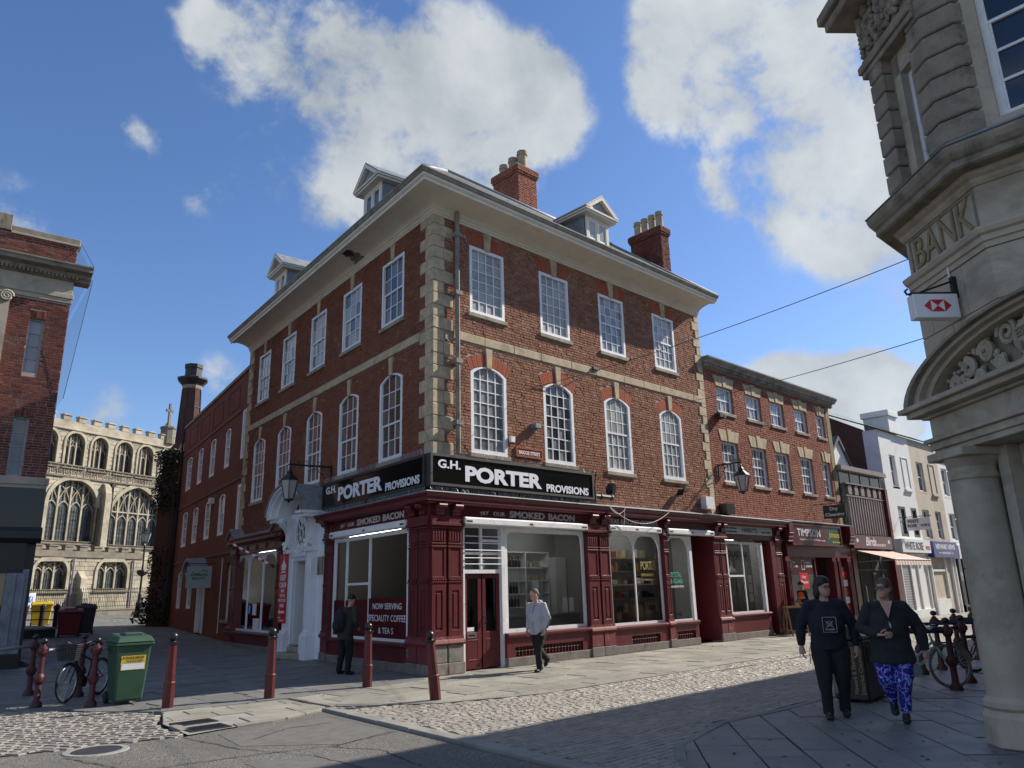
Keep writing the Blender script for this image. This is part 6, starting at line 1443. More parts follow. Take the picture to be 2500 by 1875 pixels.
def gothic(fr, s0, s1, z0, zs, za, lights, o, depth=.45, mould=.22, heads=True, mat='church', glass='glass_lead', cross=None, mull=.12):
    """moulded pointed opening with mullions, light heads and tracery"""
    inner = [(s0, z0), (s1, z0)] + parch(s0, s1, zs, za)
    outer = [(s0 - mould, z0 - .02), (s1 + mould, z0 - .02)] + parch(s0 - mould, s1 + mould, zs, za + mould * 1.3)
    m = MB(fr); m.ring(outer, inner, o - depth, o + .10)
    o2 = [(s0 - mould * .55, z0), (s1 + mould * .55, z0)] + parch(s0 - mould * .55, s1 + mould * .55, zs, za + mould * .7); m.ring(o2, inner, o - depth, o + .17 if False else o + .03)
    w = m.build('window', mat, CH)
    og = o - depth * .75; m = MB(fr); n = len(inner)
    L = (s1 - s0) / lights
    def top(x):
        P = parch(s0, s1, zs, za, 16)
        for a, b in zip(P[:-1], P[1:]):
            lo, hi = sorted((a[0], b[0]))
            if lo - 1e-6 <= x <= hi + 1e-6 and hi > lo: return a[1] + (b[1] - a[1]) * (x - a[0]) / (b[0] - a[0])
        return zs
    lh = zs - .05 if heads is True else heads
    for i in range(1, lights):
        x = s0 + L * i; m.box(x - mull / 2, x + mull / 2, og - .05, og + .12, z0, top(x))
    for i in range(lights):
        a, b = s0 + L * i + .02, s0 + L * (i + 1) - .02; A = parch(a, b, lh - L * .25, lh + L * .42, 5)
        m.tube([(x, og + .05, z) for x, z in A], mull * .42, 5)
        c = (a + b) / 2
        if top(c) > lh + L * .5: m.tube([(c, og + .05, lh + L * .42), (c, og + .05, top(c))], mull * .32, 5)
    for k in range(1, lights):
        x = s0 + L * k; z = lh + L * .35
        for sg in (-1, 1):
            P = []
            for i in range(7):
                xx = x + sg * L * 1.0 * i / 6; zz = z + (za - z) * (1 - (1 - i / 6) ** 2) * .75
                if s0 < xx < s1 and zz < top(xx): P.append((xx, og + .05, zz))
            if len(P) > 2: m.tube(P, mull * .36, 5)
    if cross:
        for z in cross: m.box(s0 + .1, s1 - .1, og - .02, og + .1, z - .05, z + .05)
    m.build('tracery', mat, w)
    m = MB(fr); m.add([(x, og - .01, z) for x, z in inner], [tuple(range(n))]); m.build('glazing', glass, w)
    m = MB(fr)
    for i in range(lights):
        a, b = s0 + L * i + mull / 2, s0 + L * (i + 1) - mull / 2
        for k in range(1, 4): m.box(a + (b - a) * k / 4 - .008, a + (b - a) * k / 4 + .008, og - .008, og + .015, z0, lh)
        z = z0 + .3
        while z < lh: m.box(a, b, og - .008, og + .015, z - .008, z + .008); z += .3
    m.build('lead_bars', 'black_iron', w)
    m = MB(fr); m.prism([(o - depth, z0), (o + .16, z0 - .16), (o + .16, z0 - .24), (o - depth, z0 - .24)], s0 - mould, s1 + mould, ax=0); m.build('sill', 'church_dark' if mat == 'church' else mat, w)
CW = [(-8.45, -7.0), (-6.35, -4.92), (-4.32, -3.0), (-2.28, -.85), (-.32, 1.05), (1.72, 3.05), (3.6, 4.9)]
def exc(za, zb):
    zm = (za + zb) / 2; r = []
    for a, b in CW:
        if zb > 11.0 and za < 13.3:
            if zm < 12.65: r.append((a - .12, b + .12))
            else: w = (b - a) / 2 * math.sqrt(max(.02, 1 - ((zm - 12.65) / .85) ** 2)) + .1; r.append(((a + b) / 2 - w, (a + b) / 2 + w))
    for a, b, z0, zs, zt in ((-7.1, -3.4, 5.75, 8.3, 10.0), (-2.28, 2.3, 5.65, 7.3, 10.05)):
        if zb > z0 and za < zt:
            if zm < zs: r.append((a - .1, b + .1))
            else: w = (b - a) / 2 * math.sqrt(max(.01, 1 - ((zm - zs) / (zt - zs + .3)) ** 1.7)) + .05; r.append(((a + b) / 2 - w, (a + b) / 2 + w))
    return r
mb = MB(FCH); wall_holes(mb, -12, 10, .3, 13.9, [(a, b, 11.0, 13.4) for a, b in CW] + [(-7.1, -3.4, 5.75, 10.1), (-2.28, 2.3, 5.65, 10.12)], -.6, -.03)
for a, b in CW: spandrel(mb, a, b, 12.65, 13.35, 13.4, -.5, -.03)
spandrel(mb, -7.1, -3.4, 8.3, 10.0, 10.1, -.5, -.03); spandrel(mb, -2.28, 2.3, 7.3, 10.05, 10.12, -.5, -.03); mb.build('nave_wall', 'church', CH)
mb = MB(FCH); mb.box(-12, 10, -.75, -.62, .3, 13.9); mb.build('dark_nave', 'room_dark', CH)
brick_wall(CH, FCH, -9.5, 5.5, 4.6, 13.55, exc, 'church', 140, 0.0, course=.31, L=.72, flem=False, joint=.02, relief=.025, name='stone_block')
for a, b in CW: gothic(FCH, a, b, 11.0, 12.65, 13.35, 3, 0, .4, .16, mull=.09, heads=12.3)
gothic(FCH, -7.1, -3.4, 5.75, 8.3, 10.0, 4, 0, .5, .25, heads=8.1)
gothic(FCH, -2.28, 2.3, 5.65, 7.3, 10.05, 5, 0, .5, .25, heads=7.45, cross=[8.1])
mb = MB(FCH); mb.box(-12, 10, -.2, .16, 13.50, 13.62); mb.box(-12, 10, -.3, .05, 13.62, 14.15); mb.build('parapet', 'church', CH, bevel=.02)
for i in range(18):
    a = -11.6 + i * 1.2; m = MB(FCH); m.box(a, a + .62, -.3, .06, 14.15, 14.5); m.box(a - .03, a + .65, -.36, .12, 14.5, 14.6); m.build('merlon', 'church', CH, bevel=.015)
# quatrefoil band
mb = MB(FCH); mb.box(-12, 10, -.1, .12, 10.98, 11.06); mb.box(-12, 10, -.1, .14, 10.16, 10.28); mb.build('string_course', 'church_dark', CH)
for i in range(30):
    c = -9.6 + i * .52; m = MB(FCH)
    for k in range(4):
        a = math.pi / 4 + k * math.pi / 2; m.tube([(c + .1 * math.cos(a) + .085 * math.cos(t), .04, 10.63 + .1 * math.sin(a) * 1.4 + .11 * math.sin(t)) for t in [2 * math.pi * j / 8 for j in range(9)]], .028, 5)
    m.box(c + .235, c + .285, -.05, .07, 10.28, 10.98); m.build('quatrefoil', 'church', CH)
# buttress between the great windows, drain pipe
mb = MB(FCH); mb.box(-3.1, -2.55, -.1, .5, .4, 9.2); mb.prism([(-.1, 9.2), (.5, 9.2), (.3, 9.9), (-.1, 10.1)], -3.1, -2.55, ax=0); mb.build('buttress', 'church', CH, bevel=.03)
mb = MB(FCH); mb.tube([(-2.4, .3, 9.8), (-2.4, .3, 5.6)], .07, 6); mb.box(-2.55, -2.25, .1, .4, 9.8, 10.05); mb.tube([(-3.35, .25, 8.2), (-3.35, .25, 5.6)], .08, 6); mb.build('downpipe', 'black_iron', CH)
# low vestry in front
mb = MB(FCH); wall_holes(mb, -10, -.2, .3, 4.6, [(-8.4, -6.15, 2.45, 4.38), (-3.85, -1.45, 2.45, 4.4)], .6, 1.47); spandrel(mb, -8.4, -6.15, 3.6, 4.3, 4.38, 1.0, 1.47); spandrel(mb, -3.85, -1.45, 3.6, 4.35, 4.4, 1.0, 1.47); mb.build('vestry_wall', 'church', CH)
def exv(za, zb):
    zm = (za + zb) / 2
    return [(a - .1, b + .1) for a, b in ((-8.4, -6.15), (-3.85, -1.45)) if 2.4 < zm < 4.25]
brick_wall(CH, FCH, -9.9, -.2, .4, 4.6, exv, 'church', 60, 1.5, course=.3, L=.66, flem=False, joint=.02, relief=.025, name='stone_block')
gothic(FCH, -8.4, -6.15, 2.47, 3.6, 4.3, 3, 1.5, .4, .2, heads=3.55); gothic(FCH, -3.85, -1.45, 2.5, 3.6, 4.35, 3, 1.5, .4, .2, heads=3.6)
mb = MB(FCH); mb.box(-10, -.2, .6, 1.62, 4.58, 4.68); mb.box(-10, -.2, 1.2, 1.55, 4.68, 5.0); mb.add([(-10, 1.3, 5.0), (-.2, 1.3, 5.0), (-.2, -.1, 5.5), (-10, -.1, 5.5)], [(0, 1, 2, 3)]); mb.build('vestry_parapet', 'church_dark', CH)
for i in range(9):
    a = -9.8 + i * 1.1; m = MB(FCH); m.box(a, a + .6, 1.2, 1.55, 5.0, 5.25); m.box(a - .03, a + .63, 1.15, 1.6, 5.25, 5.36); m.build('merlon', 'church_dark', CH, bevel=.015)
mb = MB(FCH); mb.box(-5.35, -4.85, 1.4, 2.3, .4, 2.2); mb.prism([(1.4, 2.2), (2.3, 2.2), (1.95, 2.6), (1.95, 3.2), (1.5, 3.7), (1.4, 3.7)], -5.35, -4.85, ax=0); mb.build('buttress', 'church', CH, bevel=.03)
mb = MB(FCH); mb.tube([(-5.75, 1.62, 4.5), (-5.75, 1.62, .6)], .06, 6); mb.tube([(-1.0, 1.62, 4.5), (-1.0, 1.62, .6)], .06, 6); mb.build('downpipe', 'grey_metal', CH)
mb = MB(FCH); c = 2.45
mb.lathe([(.55, 13.9), (.55, 15.1), (.62, 15.15), (.62, 15.3), (.3, 15.4), (.15, 15.7)], FCH(0, 0, 0) * 0 + Vector((c, -.2, 0)), 8); mb.box(c - .09, c + .09, -.28, -.12, 15.6, 17.3); mb.box(c - .36, c + .36, -.28, -.12, 16.6, 16.78); mb.build('cross', 'church_dark', CH)
# churchyard railings on a dwarf wall
fa, fb = Vector((-2.5, 41.0, 0)), Vector((9.8, 45.8, 0)); fd = (fb - fa); fl = fd.length; fd.normalize(); fn = Vector((fd.y, -fd.x, 0))
FF = frame(fa, fd, fn)
t = T('churchyard_railings', 'black iron railings with spear heads on a low stone wall before the church', 'railings', FF(6, 0, .7))
mb = MB(FF); mb.box(0, fl, -.15, .15, .4, 1.05); mb.box(-.02, fl, -.2, .2, 1.05, 1.15); mb.build('dwarf_wall', 'church_dark', t)
mb = MB(FF); mb.box(0, fl, -.02, .02, 1.3, 1.34); mb.box(0, fl, -.02, .02, 2.2, 2.24); mb.build('rail', 'black_iron', t)
rm = MB(FF); rm.tube([(0, 0, 1.12), (0, 0, 2.42)], .014, 5); rm.lathe([(.001, 2.58), (.028, 2.46), (.014, 2.40)], (0, 0, 0), 5)
proto = rm.build('railing_bar', 'black_iron', t)
n = int(fl / .135)
for i in range(1, n):
    o = proto.copy(); COL.objects.link(o); o.parent = t; p = FF(.135 * i, 0, 0) - FF(0, 0, 0); o.location = p
# ---------------------------------------------------------------- stone bank on the right
BK = T('stone_bank_building', 'weathered stone bank with rusticated corner, pedimented doorway and gilt lettering', 'building', (1, -11, 0))
HF = Vector((-0.014, 0.9999, 0)); NF = Vector((-0.9999, -0.014, 0))
def bank_path(o, sl=.58, sr=-.97, back=9.0, front=9.0, top=False):
    """plan line of the bank wall: street side, canted corner, square front, with mitred outward normals"""
    NS = Vector((0, 1, 0)); P0 = FB(sl, -.3, 0); P1 = FB(sr, -.3, 0); e0 = P0 + Vector((back, 0, 0)); e1 = P1 - HF * front
    m0 = NS + NB; m0 = m0 * (2 / m0.length_squared); m1 = NB + NF; m1 = m1 * (2 / m1.length_squared)
    return [(e0.x, e0.y, NS.x, NS.y), (P0.x, P0.y, m0.x, m0.y), (P1.x, P1.y, m1.x, m1.y), (e1.x, e1.y, NF.x, NF.y)]
BP = bank_path(0)
def bank_block(name, z0, z1, o, mat='bankstone', inset=.6, bevel=0):
    m = MB(); m.sweep([(-inset, z0), (o, z0), (o, z1), (-inset, z1), (-inset, z0)], BP, cap=True); return m.build(name, mat, BK, bevel=bevel)
# ground floor courses (upper wall plane); joints shown as recessed lines
def bank_blocks(z0, z1, k):
    for (s0, s1) in ((.58, -.1), (-.1, -.97)) if k % 2 else ((.58, .3), (.3, -.45), (-.45, -.97)):
        a, b, c, d = FB(s0 - .004, -.3, 0), FB(s1 + .004, -.3, 0), FB(s1 + .004, -.5, 0), FB(s0 - .004, -.5, 0)
        m = MB(); m.prism([(q.x, q.y) for q in (a, b, c, d)], z0, z1, ax=2); m.build('stone_block', 'bankstone', BK, bevel=.006)
    P1 = FB(-.97, -.3, 0); y = -.25 * (k % 2)
    while y < 4:
        a, b = P1 - HF * (max(0, y) + .004), P1 - HF * (y + .9 - .004); m = MB(); m.prism([(q.x, q.y) for q in (a, b, b - NF * .2, a - NF * .2)], z0, z1, ax=2); m.build('stone_block', 'bankstone', BK, bevel=.006); y += .9
for k, (a, b) in enumerate(((0, .62), (.62, 1.24), (1.24, 1.86), (1.86, 2.48), (2.48, 3.1), (3.1, 3.72), (3.72, 4.3), (4.3, 4.9), (4.9, 5.55))): bank_blocks(a + .006, b - .006, k)
bank_block('wall_core', 0, 6.9, -.02, inset=.7)
def bank_sweep(name, prof, mat='bankstone'):
    m = MB(); m.sweep([(-.3, prof[0][1])] + prof + [(-.3, prof[-1][1])], BP); return m.build(name, mat, BK)
bank_sweep('architrave', [(.02, 5.55), (.02, 5.62), (.05, 5.63), (.05, 5.70), (.09, 5.72), (.11, 5.77), (.11, 5.80)])
bank_block('frieze', 5.80, 6.36, .0)
bank_sweep('frieze_moulding', [(.02, 6.36), (.05, 6.40), (.06, 6.44), (.11, 6.47), (.13, 6.52)])
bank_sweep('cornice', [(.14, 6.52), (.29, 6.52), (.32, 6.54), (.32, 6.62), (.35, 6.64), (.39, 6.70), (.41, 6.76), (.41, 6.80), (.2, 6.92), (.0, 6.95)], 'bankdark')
bank_sweep('cornice_lead', [(.0, 6.955), (.22, 6.925), (.42, 6.805), (.43, 6.815), (.22, 6.95), (.0, 7.0)], 'lead')
# lettering panel
mb = MB(FB); mb.ring([(.50, 5.82), (-.93, 5.82), (-.93, 6.34), (.50, 6.34)], [(.47, 5.845), (-.90, 5.845), (-.90, 6.315), (.47, 6.315)], -.31, -.285); mb.build('letter_panel', 'bankdark', BK)
mb = MB(FB); text(mb, 'BANK', .38, -.86, 5.87, 6.30, -.27, bold=.0, thick=.03); mb.build('lettering', 'gold_dim', BK)
# upper storey: rusticated piers left and right of the canted window
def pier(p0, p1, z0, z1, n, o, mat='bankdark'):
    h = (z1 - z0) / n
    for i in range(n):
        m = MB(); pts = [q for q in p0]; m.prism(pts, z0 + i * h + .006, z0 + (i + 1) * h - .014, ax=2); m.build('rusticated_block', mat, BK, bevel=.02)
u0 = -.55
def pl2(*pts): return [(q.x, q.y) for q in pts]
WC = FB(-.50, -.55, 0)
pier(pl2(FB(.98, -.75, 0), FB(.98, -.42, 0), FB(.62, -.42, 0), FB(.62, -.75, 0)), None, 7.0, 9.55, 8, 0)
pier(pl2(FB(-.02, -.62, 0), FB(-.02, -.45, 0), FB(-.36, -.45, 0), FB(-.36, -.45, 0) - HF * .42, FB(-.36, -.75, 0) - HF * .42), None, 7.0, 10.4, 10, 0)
mb = MB(FB); mb.box(-.36, 1.0, -.9, -.62, 7.0, 7.1); mb.box(.45, .65, -1.0, -.6, 7.0, 9.4); mb.box(-.05, .0, -1.0, -.6, 7.0, 9.4); mb.box(-.36, 1.0, -1.0, -.6, 9.1, 9.45); mb.build('window_surround', 'bankstone', BK)
window(BK, FB, 0.0, .45, 7.1, 9.1, 0, 1, (2, 2), -.72, 'glass_dark', fw=.075, bar=.03, mat='white_old')
mb = MB(FB); mb.box(-.3, 1.1, -.9, -.40, 9.45, 9.55); mb.box(-.3, 1.13, -.9, -.36, 9.55, 9.68); mb.box(-.3, 1.08, -.9, -.42, 9.68, 9.78); mb.build('architrave', 'bankdark', BK, bevel=.012)
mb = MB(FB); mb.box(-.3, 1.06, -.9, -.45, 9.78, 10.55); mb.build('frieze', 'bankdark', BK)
mb = MB(FB)
for i in range(220): mb.ball((ru(-.3, .95), -.44 + ru(-.01, .05), ru(9.82, 10.5)), ru(.03, .07), 5, (1, 1, ru(.6, 1.4)))
for i in range(9): mb.ball((1.0, -.42, 9.82 + i * .085), .045, 6)
tag(mb.build('carving', 'bankdark', BK), kind='stuff')
mb = MB(FB); mb.box(-.5, 1.35, -.9, -.05, 10.55, 10.72); mb.box(-.5, 1.42, -.9, .03, 10.72, 10.9); mb.build('top_cornice', 'bankdark', BK, bevel=.02)
mb = MB(); q = [FB(.62, -.8, 0), FB(-.3, -.8, 0), FB(-.3, -.8, 0) - HF * 9, FB(-.3, -.8, 0) - HF * 9 + Vector((9, 0, 0)), FB(.62, -.8, 0) + Vector((9, 0, 0))]; mb.prism(pl2(*q), 6.9, 12.0, ax=2); mb.build('upper_core', 'bankstone', BK)
# square front: upper window near the corner
c0 = FB(-.36, -.45, 0) - HF * .42
FFR = frame(c0, -HF, NF)
mb = MB(FFR); mb.box(.0, .24, -.4, -.10, 6.9, 10.6); mb.box(.24, 1.9, -.4, -.10, 6.9, 7.48); mb.box(1.9, 4, -.4, -.10, 6.9, 10.6); mb.build('front_wall', 'bankstone', BK)
window(BK, FFR, .24, 1.9, 7.48, 10.4, 0, 3, (3, 3), -.2, 'glass_navy', fw=.09, bar=.04, mat='white_old')
# doorway: columns on pedestals, entablature, segmental pediment with carved shield
def column(s):
    b = FB(s, 0, 0)
    m = MB(); m.lathe([(.36, 0), (.36, .30), (.33, .37)], (b.x, b.y, 0), 8, ang=(math.pi / 8, math.pi / 8 + 2 * math.pi)); col = m.build('column_pedestal', 'bankstone', BK, bevel=.015)
    m = MB(); m.lathe([(.30, .37), (.33, .40), (.33, .45), (.30, .48), (.275, .50), (.27, .55), (.265, 1.2), (.258, 2.2), (.25, 2.84), (.268, 2.86), (.268, 2.9), (.25, 2.92), (.25, 2.99), (.26, 3.0), (.29, 3.06), (.31, 3.10)], (b.x, b.y, 0), 28); m.build('column', 'bankstone', col, smooth='auto')
    m = MB(FB); m.box(s - .34, s + .34, -.34, .34, 3.10, 3.20); m.build('abacus', 'bankstone', col, bevel=.012)
column(-.43); column(-3.4)
mb = MB(FB)
for (z0, z1, e) in ((3.20, 3.27, .30), (3.27, 3.36, .33), (3.36, 3.41, .38), (3.41, 3.66, .30), (3.66, 3.70, .36), (3.70, 3.77, .48), (3.77, 3.83, .55)): mb.box(-3.5 - e, e - .32, -.75, e - .12, z0, z1)
mb.build('entablature', 'bankstone', BK, bevel=.008)
PC, PH, PR_ = -1.93, 2.13, .74
def pedarc(k, n=24, dz=0): return [(PC + PH * k * math.cos(math.pi * i / n), 3.80 + dz + PR_ * (1 if k > .9 else 1) * k * math.sin(math.pi * i / n)) for i in range(n + 1)]
for (k0, k1, o0, o1) in ((1.0, .955, -.7, .36), (.955, .90, -.7, .28), (.90, .84, -.7, .2)):
    A, B_ = pedarc(k0), pedarc(k1); m = MB(FB)
    for i in range(24): m.prism([A[i], A[i + 1], B_[i + 1], B_[i]], o0, o1)
    m.build('pediment_moulding', 'bankdark' if k0 > .96 else 'bankstone', BK)
mb = MB(FB); mb.prism(pedarc(.9), -.6, .0); mb.build('tympanum', 'bankdark', BK)
mb = MB(FB)
for i in range(150):
    x = PC + PH * .8 * ru(-1, 1); zt = 3.84 + .74 * .8 * math.sqrt(max(0, 1 - ((x - PC) / (PH * .82)) ** 2)) * rnd(); mb.ball((x, .02 + ru(0, .06), zt), ru(.02, .05), 6, (ru(.6, 1.4), 1, ru(.6, 1.4)))
for sg in (-1, 1):
    for (sc, cx_, cz_) in ((.16, .42, 4.30), (.13, .8, 4.2), (.12, 1.12, 4.1), (.1, 1.4, 3.98), (.09, .6, 4.0), (.08, .95, 3.95), (.07, 1.2, 3.92)):
        P = [(PC + sg * cx_ + sc * (1 - i / 30) * math.cos(i * .5),   .08, cz_ + sc * (1 - i / 30) * math.sin(i * .5)) for i in range(24)]; mb.tube(P, .03, 6)
tag(mb.build('carving', 'bankstone', BK), kind='stuff')
mb = MB(FB); sh = [(PC + .30 * math.cos(t) * (1 if math.sin(t) > 0 else (1 - .35 * -math.sin(t))), 4.12 + .25 * math.sin(t)) for t in [2 * math.pi * i / 20 for i in range(20)]]; mb.prism(sh, -.02, .15); mb.build('shield', 'bankstone', BK, bevel=.03)
mb = MB(FB); text(mb, 'ESTAB', PC + .2, PC - .2, 4.16, 4.26, .165, bold=.02, thick=.02); text(mb, '1836', PC + .16, PC - .16, 4.02, 4.11, .165, bold=.02, thick=.02); mb.build('shield_lettering', 'bankdark', BK)
mb = MB(FB); mb.box(-.85, -.68, -.75, -.12, 0, 3.2); mb.box(-1.0, -.85, -.8, -.28, 0, 3.2); mb.build('door_surround', 'bankstone', BK, bevel=.01)
mb = MB(FB); mb.box(-2.9, -1.0, -.72, -.62, .1, 3.0); bd = mb.build('door', 'wood_dark', BK)
mb = MB(FB); mb.box(-1.2, -1.02, -.62, -.58, .2, 2.9); mb.build('door_stile', 'wood_dark', bd)
# unseen wing behind the corner, added so its roofline shades the street
mb = MB(); mb.box(9.0, 46, -20, -10.5, 0, 11); mb.build('unseen_wing', 'bankstone', BK)
mb = MB(); mb.box(8.9, 46, -20, -10.35, 11, 11.3); mb.build('unseen_wing_cornice', 'bankdark', BK)
for i in range(9):
    for z in (1, 4.6, 8.2):
        m = MB(); x = 11 + i * 3.6; m.box(x, x + 1.2, -10.51, -10.47, z, z + 2.0); m.build('unseen_wing_window', 'glass_navy', BK)
# hanging bank sign
t = T('bank_hanging_sign', 'white hexagon-logo hanging sign on a black bracket under the gilt letters', 'sign', FB(.3, .2, 4.6))
HS = frame(FB(-.30, -.3, 0), NB, -HB)
mb = MB(HS); mb.box(.05, .63, -.07, .07, 4.89, 5.21); mb.build('sign_box', 'sign_white', t, bevel=.01)
cx_, cz_ = .33, 5.05; w_, h_ = .088, .078
mb = MB(HS)
for P in ([(cx_ - 2 * w_, cz_), (cx_ - w_, cz_ + h_), (cx_ - w_, cz_ - h_)], [(cx_ + 2 * w_, cz_), (cx_ + w_, cz_ + h_), (cx_ + w_, cz_ - h_)], [(cx_ - w_, cz_ + h_), (cx_ + w_, cz_ + h_), (cx_, cz_)], [(cx_ - w_, cz_ - h_), (cx_ + w_, cz_ - h_), (cx_, cz_)]): mb.prism(P, .07, .076)
mb.build('logo', 'hsbc_red', t)
mb = MB(HS); mb.box(.0, .62, -.025, .025, 5.21, 5.25); mb.tube([(.6, 0, 5.23), (.66, 0, 5.23), (.68, 0, 5.27), (.64, 0, 5.3)], .015, 6); mb.box(-.02, .06, -.03, .03, 5.18, 5.46); mb.tube([(.05, 0, 5.4), (.5, 0, 5.25)], .014, 6); mb.build('bracket', 'black_iron', t)
mb = MB(HS); mb.tube([(.05, -.03, 5.35), (.03, -.05, 5.6), (.0, -.1, 5.75), (.04, -.14, 5.8)], .012, 6); mb.build('cable', 'white_old', t)
# ---------------------------------------------------------------- street furniture
def bollard(loc, label, tilt=None, h=1.12):
    t = T('bollard', label, 'bollard', loc, 'red bollards across the lane mouth')
    m = MB(); x, y, z = loc
    m.lathe([(.095, 0), (.095, .36), (.10, .37), (.10, .395), (.086, .41), (.072, h - .14), (.085, h - .13), (.085, h - .115)], (x, y, z), 8); m.build('post', 'red_paint', t, smooth=False)
    m = MB(); m.lathe([(.07, h - .115), (.10, h - .11), (.10, h - .09), (.06, h - .085), (.05, h - .07)] + [(max(.002, .075 * math.sin(a)), h - .005 - .075 * math.cos(a)) for a in [.6 + (math.pi - .6) * i / 8 for i in range(9)]], (x, y, z), 14); m.build('cap', 'black', t, smooth='auto')
    if tilt: t.rotation_euler = tilt
    return t
bollard((-5.34, .06, 0), 'upright red bollard with dark ball top beside the green wheeled bin')
bollard((-3.72, -.27, 0), 'upright red bollard with dark ball top before the white doorcase')
bollard((-1.76, -.36, 0), 'upright red bollard standing beside the man with the backpack')
bollard((-2.05, -2.89, 0), 'red bollard knocked over to a lean at the sunlit shop corner', (R_(0), R_(-7), R_(0)), 1.05)
def stand_post(x, y, nm):
    m = MB(); m.lathe([(.10, 0), (.10, .05), (.075, .09), (.055, .12), (.05, .36), (.075, .39), (.085, .45), (.075, .51), (.05, .54), (.046, .82), (.07, .85), (.082, .91), (.07, .97), (.04, .995), (.035, 1.02)], (x, y, 0), 12)
    for k in range(8):
        a = 2 * math.pi * k / 8
        for z in (.45, .91): m.box(x + .075 * math.cos(a) - .016, x + .075 * math.cos(a) + .016, y + .075 * math.sin(a) - .016, y + .075 * math.sin(a) + .016, z - .035, z + .035)
    return m
def stand(a, b, label, grp, dark=False):
    t = T('cycle_stand', label, 'cycle stand', ((a[0] + b[0]) / 2, (a[1] + b[1]) / 2, 0), grp)
    for p in (a, b):
        q = stand_post(p[0], p[1], 'x').build('post', 'post_red', t, smooth='auto')
        m = MB(); m.ball((p[0], p[1], 1.075), .062, 10, (1, 1, .85)); m.build('ball_top', 'black', q, smooth=True)
    m = MB(); m.tube([(a[0], a[1], .91), (b[0], b[1], .91)], .030, 10); m.build('rail', 'navy' if dark else 'grey_metal', t, smooth=True)
g = 'cycle stands at the lane mouth'
stand((-7.45, 3.2), (-6.49, 4.18), 'cycle stand nearest the left edge of the lane mouth', g); stand((-6.80, 2.11), (-5.90, 3.09), 'cycle stand with the basket bicycle leaning against it', g); stand((-6.15, 1.36), (-5.25, 2.34), 'cycle stand running behind the green wheeled bin', g)
g = 'cycle stands beside the bank'
for i, (a, b, w_) in enumerate((((3.80, -9.03), (2.85, -8.1), 'nearest, before the mint bicycle'), ((4.86, -8.93), (3.9, -8.0), 'second nearest, behind the mint bicycle'), ((5.78, -7.86), (6.75, -8.78), 'first of the far row'), ((6.79, -7.86), (7.75, -8.8), 'second of the far row'), ((8.03, -7.84), (9.0, -8.75), 'third of the far row'), ((9.3, -7.82), (10.3, -8.7), 'farthest along the street'))):
    stand(a, b, 'dark red cycle stand beside the bank, ' + w_, g, True)
def wheel(m_t, m_r, m_s, c, r, ax, tw=.019, spokes=28):
    ax = Vector(ax).normalized(); u = Vector((0, 0, 1)); v = ax.cross(u).normalized(); n = 36; c = Vector(c)
    ring = lambda rr, off=0: [c + (u * math.cos(2 * math.pi * i / n) + v * math.sin(2 * math.pi * i / n)) * rr + ax * off for i in range(n + 1)]
    m_t.tube(ring(r - tw), tw, 8, cap=False); m_r.tube(ring(r - 2 * tw - .008), .010, 6, cap=False)
    for i in range(spokes):
        a = 2 * math.pi * i / spokes; d = u * math.cos(a) + v * math.sin(a); m_s.tube([c + ax * (.03 if i % 2 else -.03), c + d * (r - 2 * tw - .01)], .0016, 3, cap=False)
    m_s.tube([c - ax * .045, c + ax * .045], .022, 8)
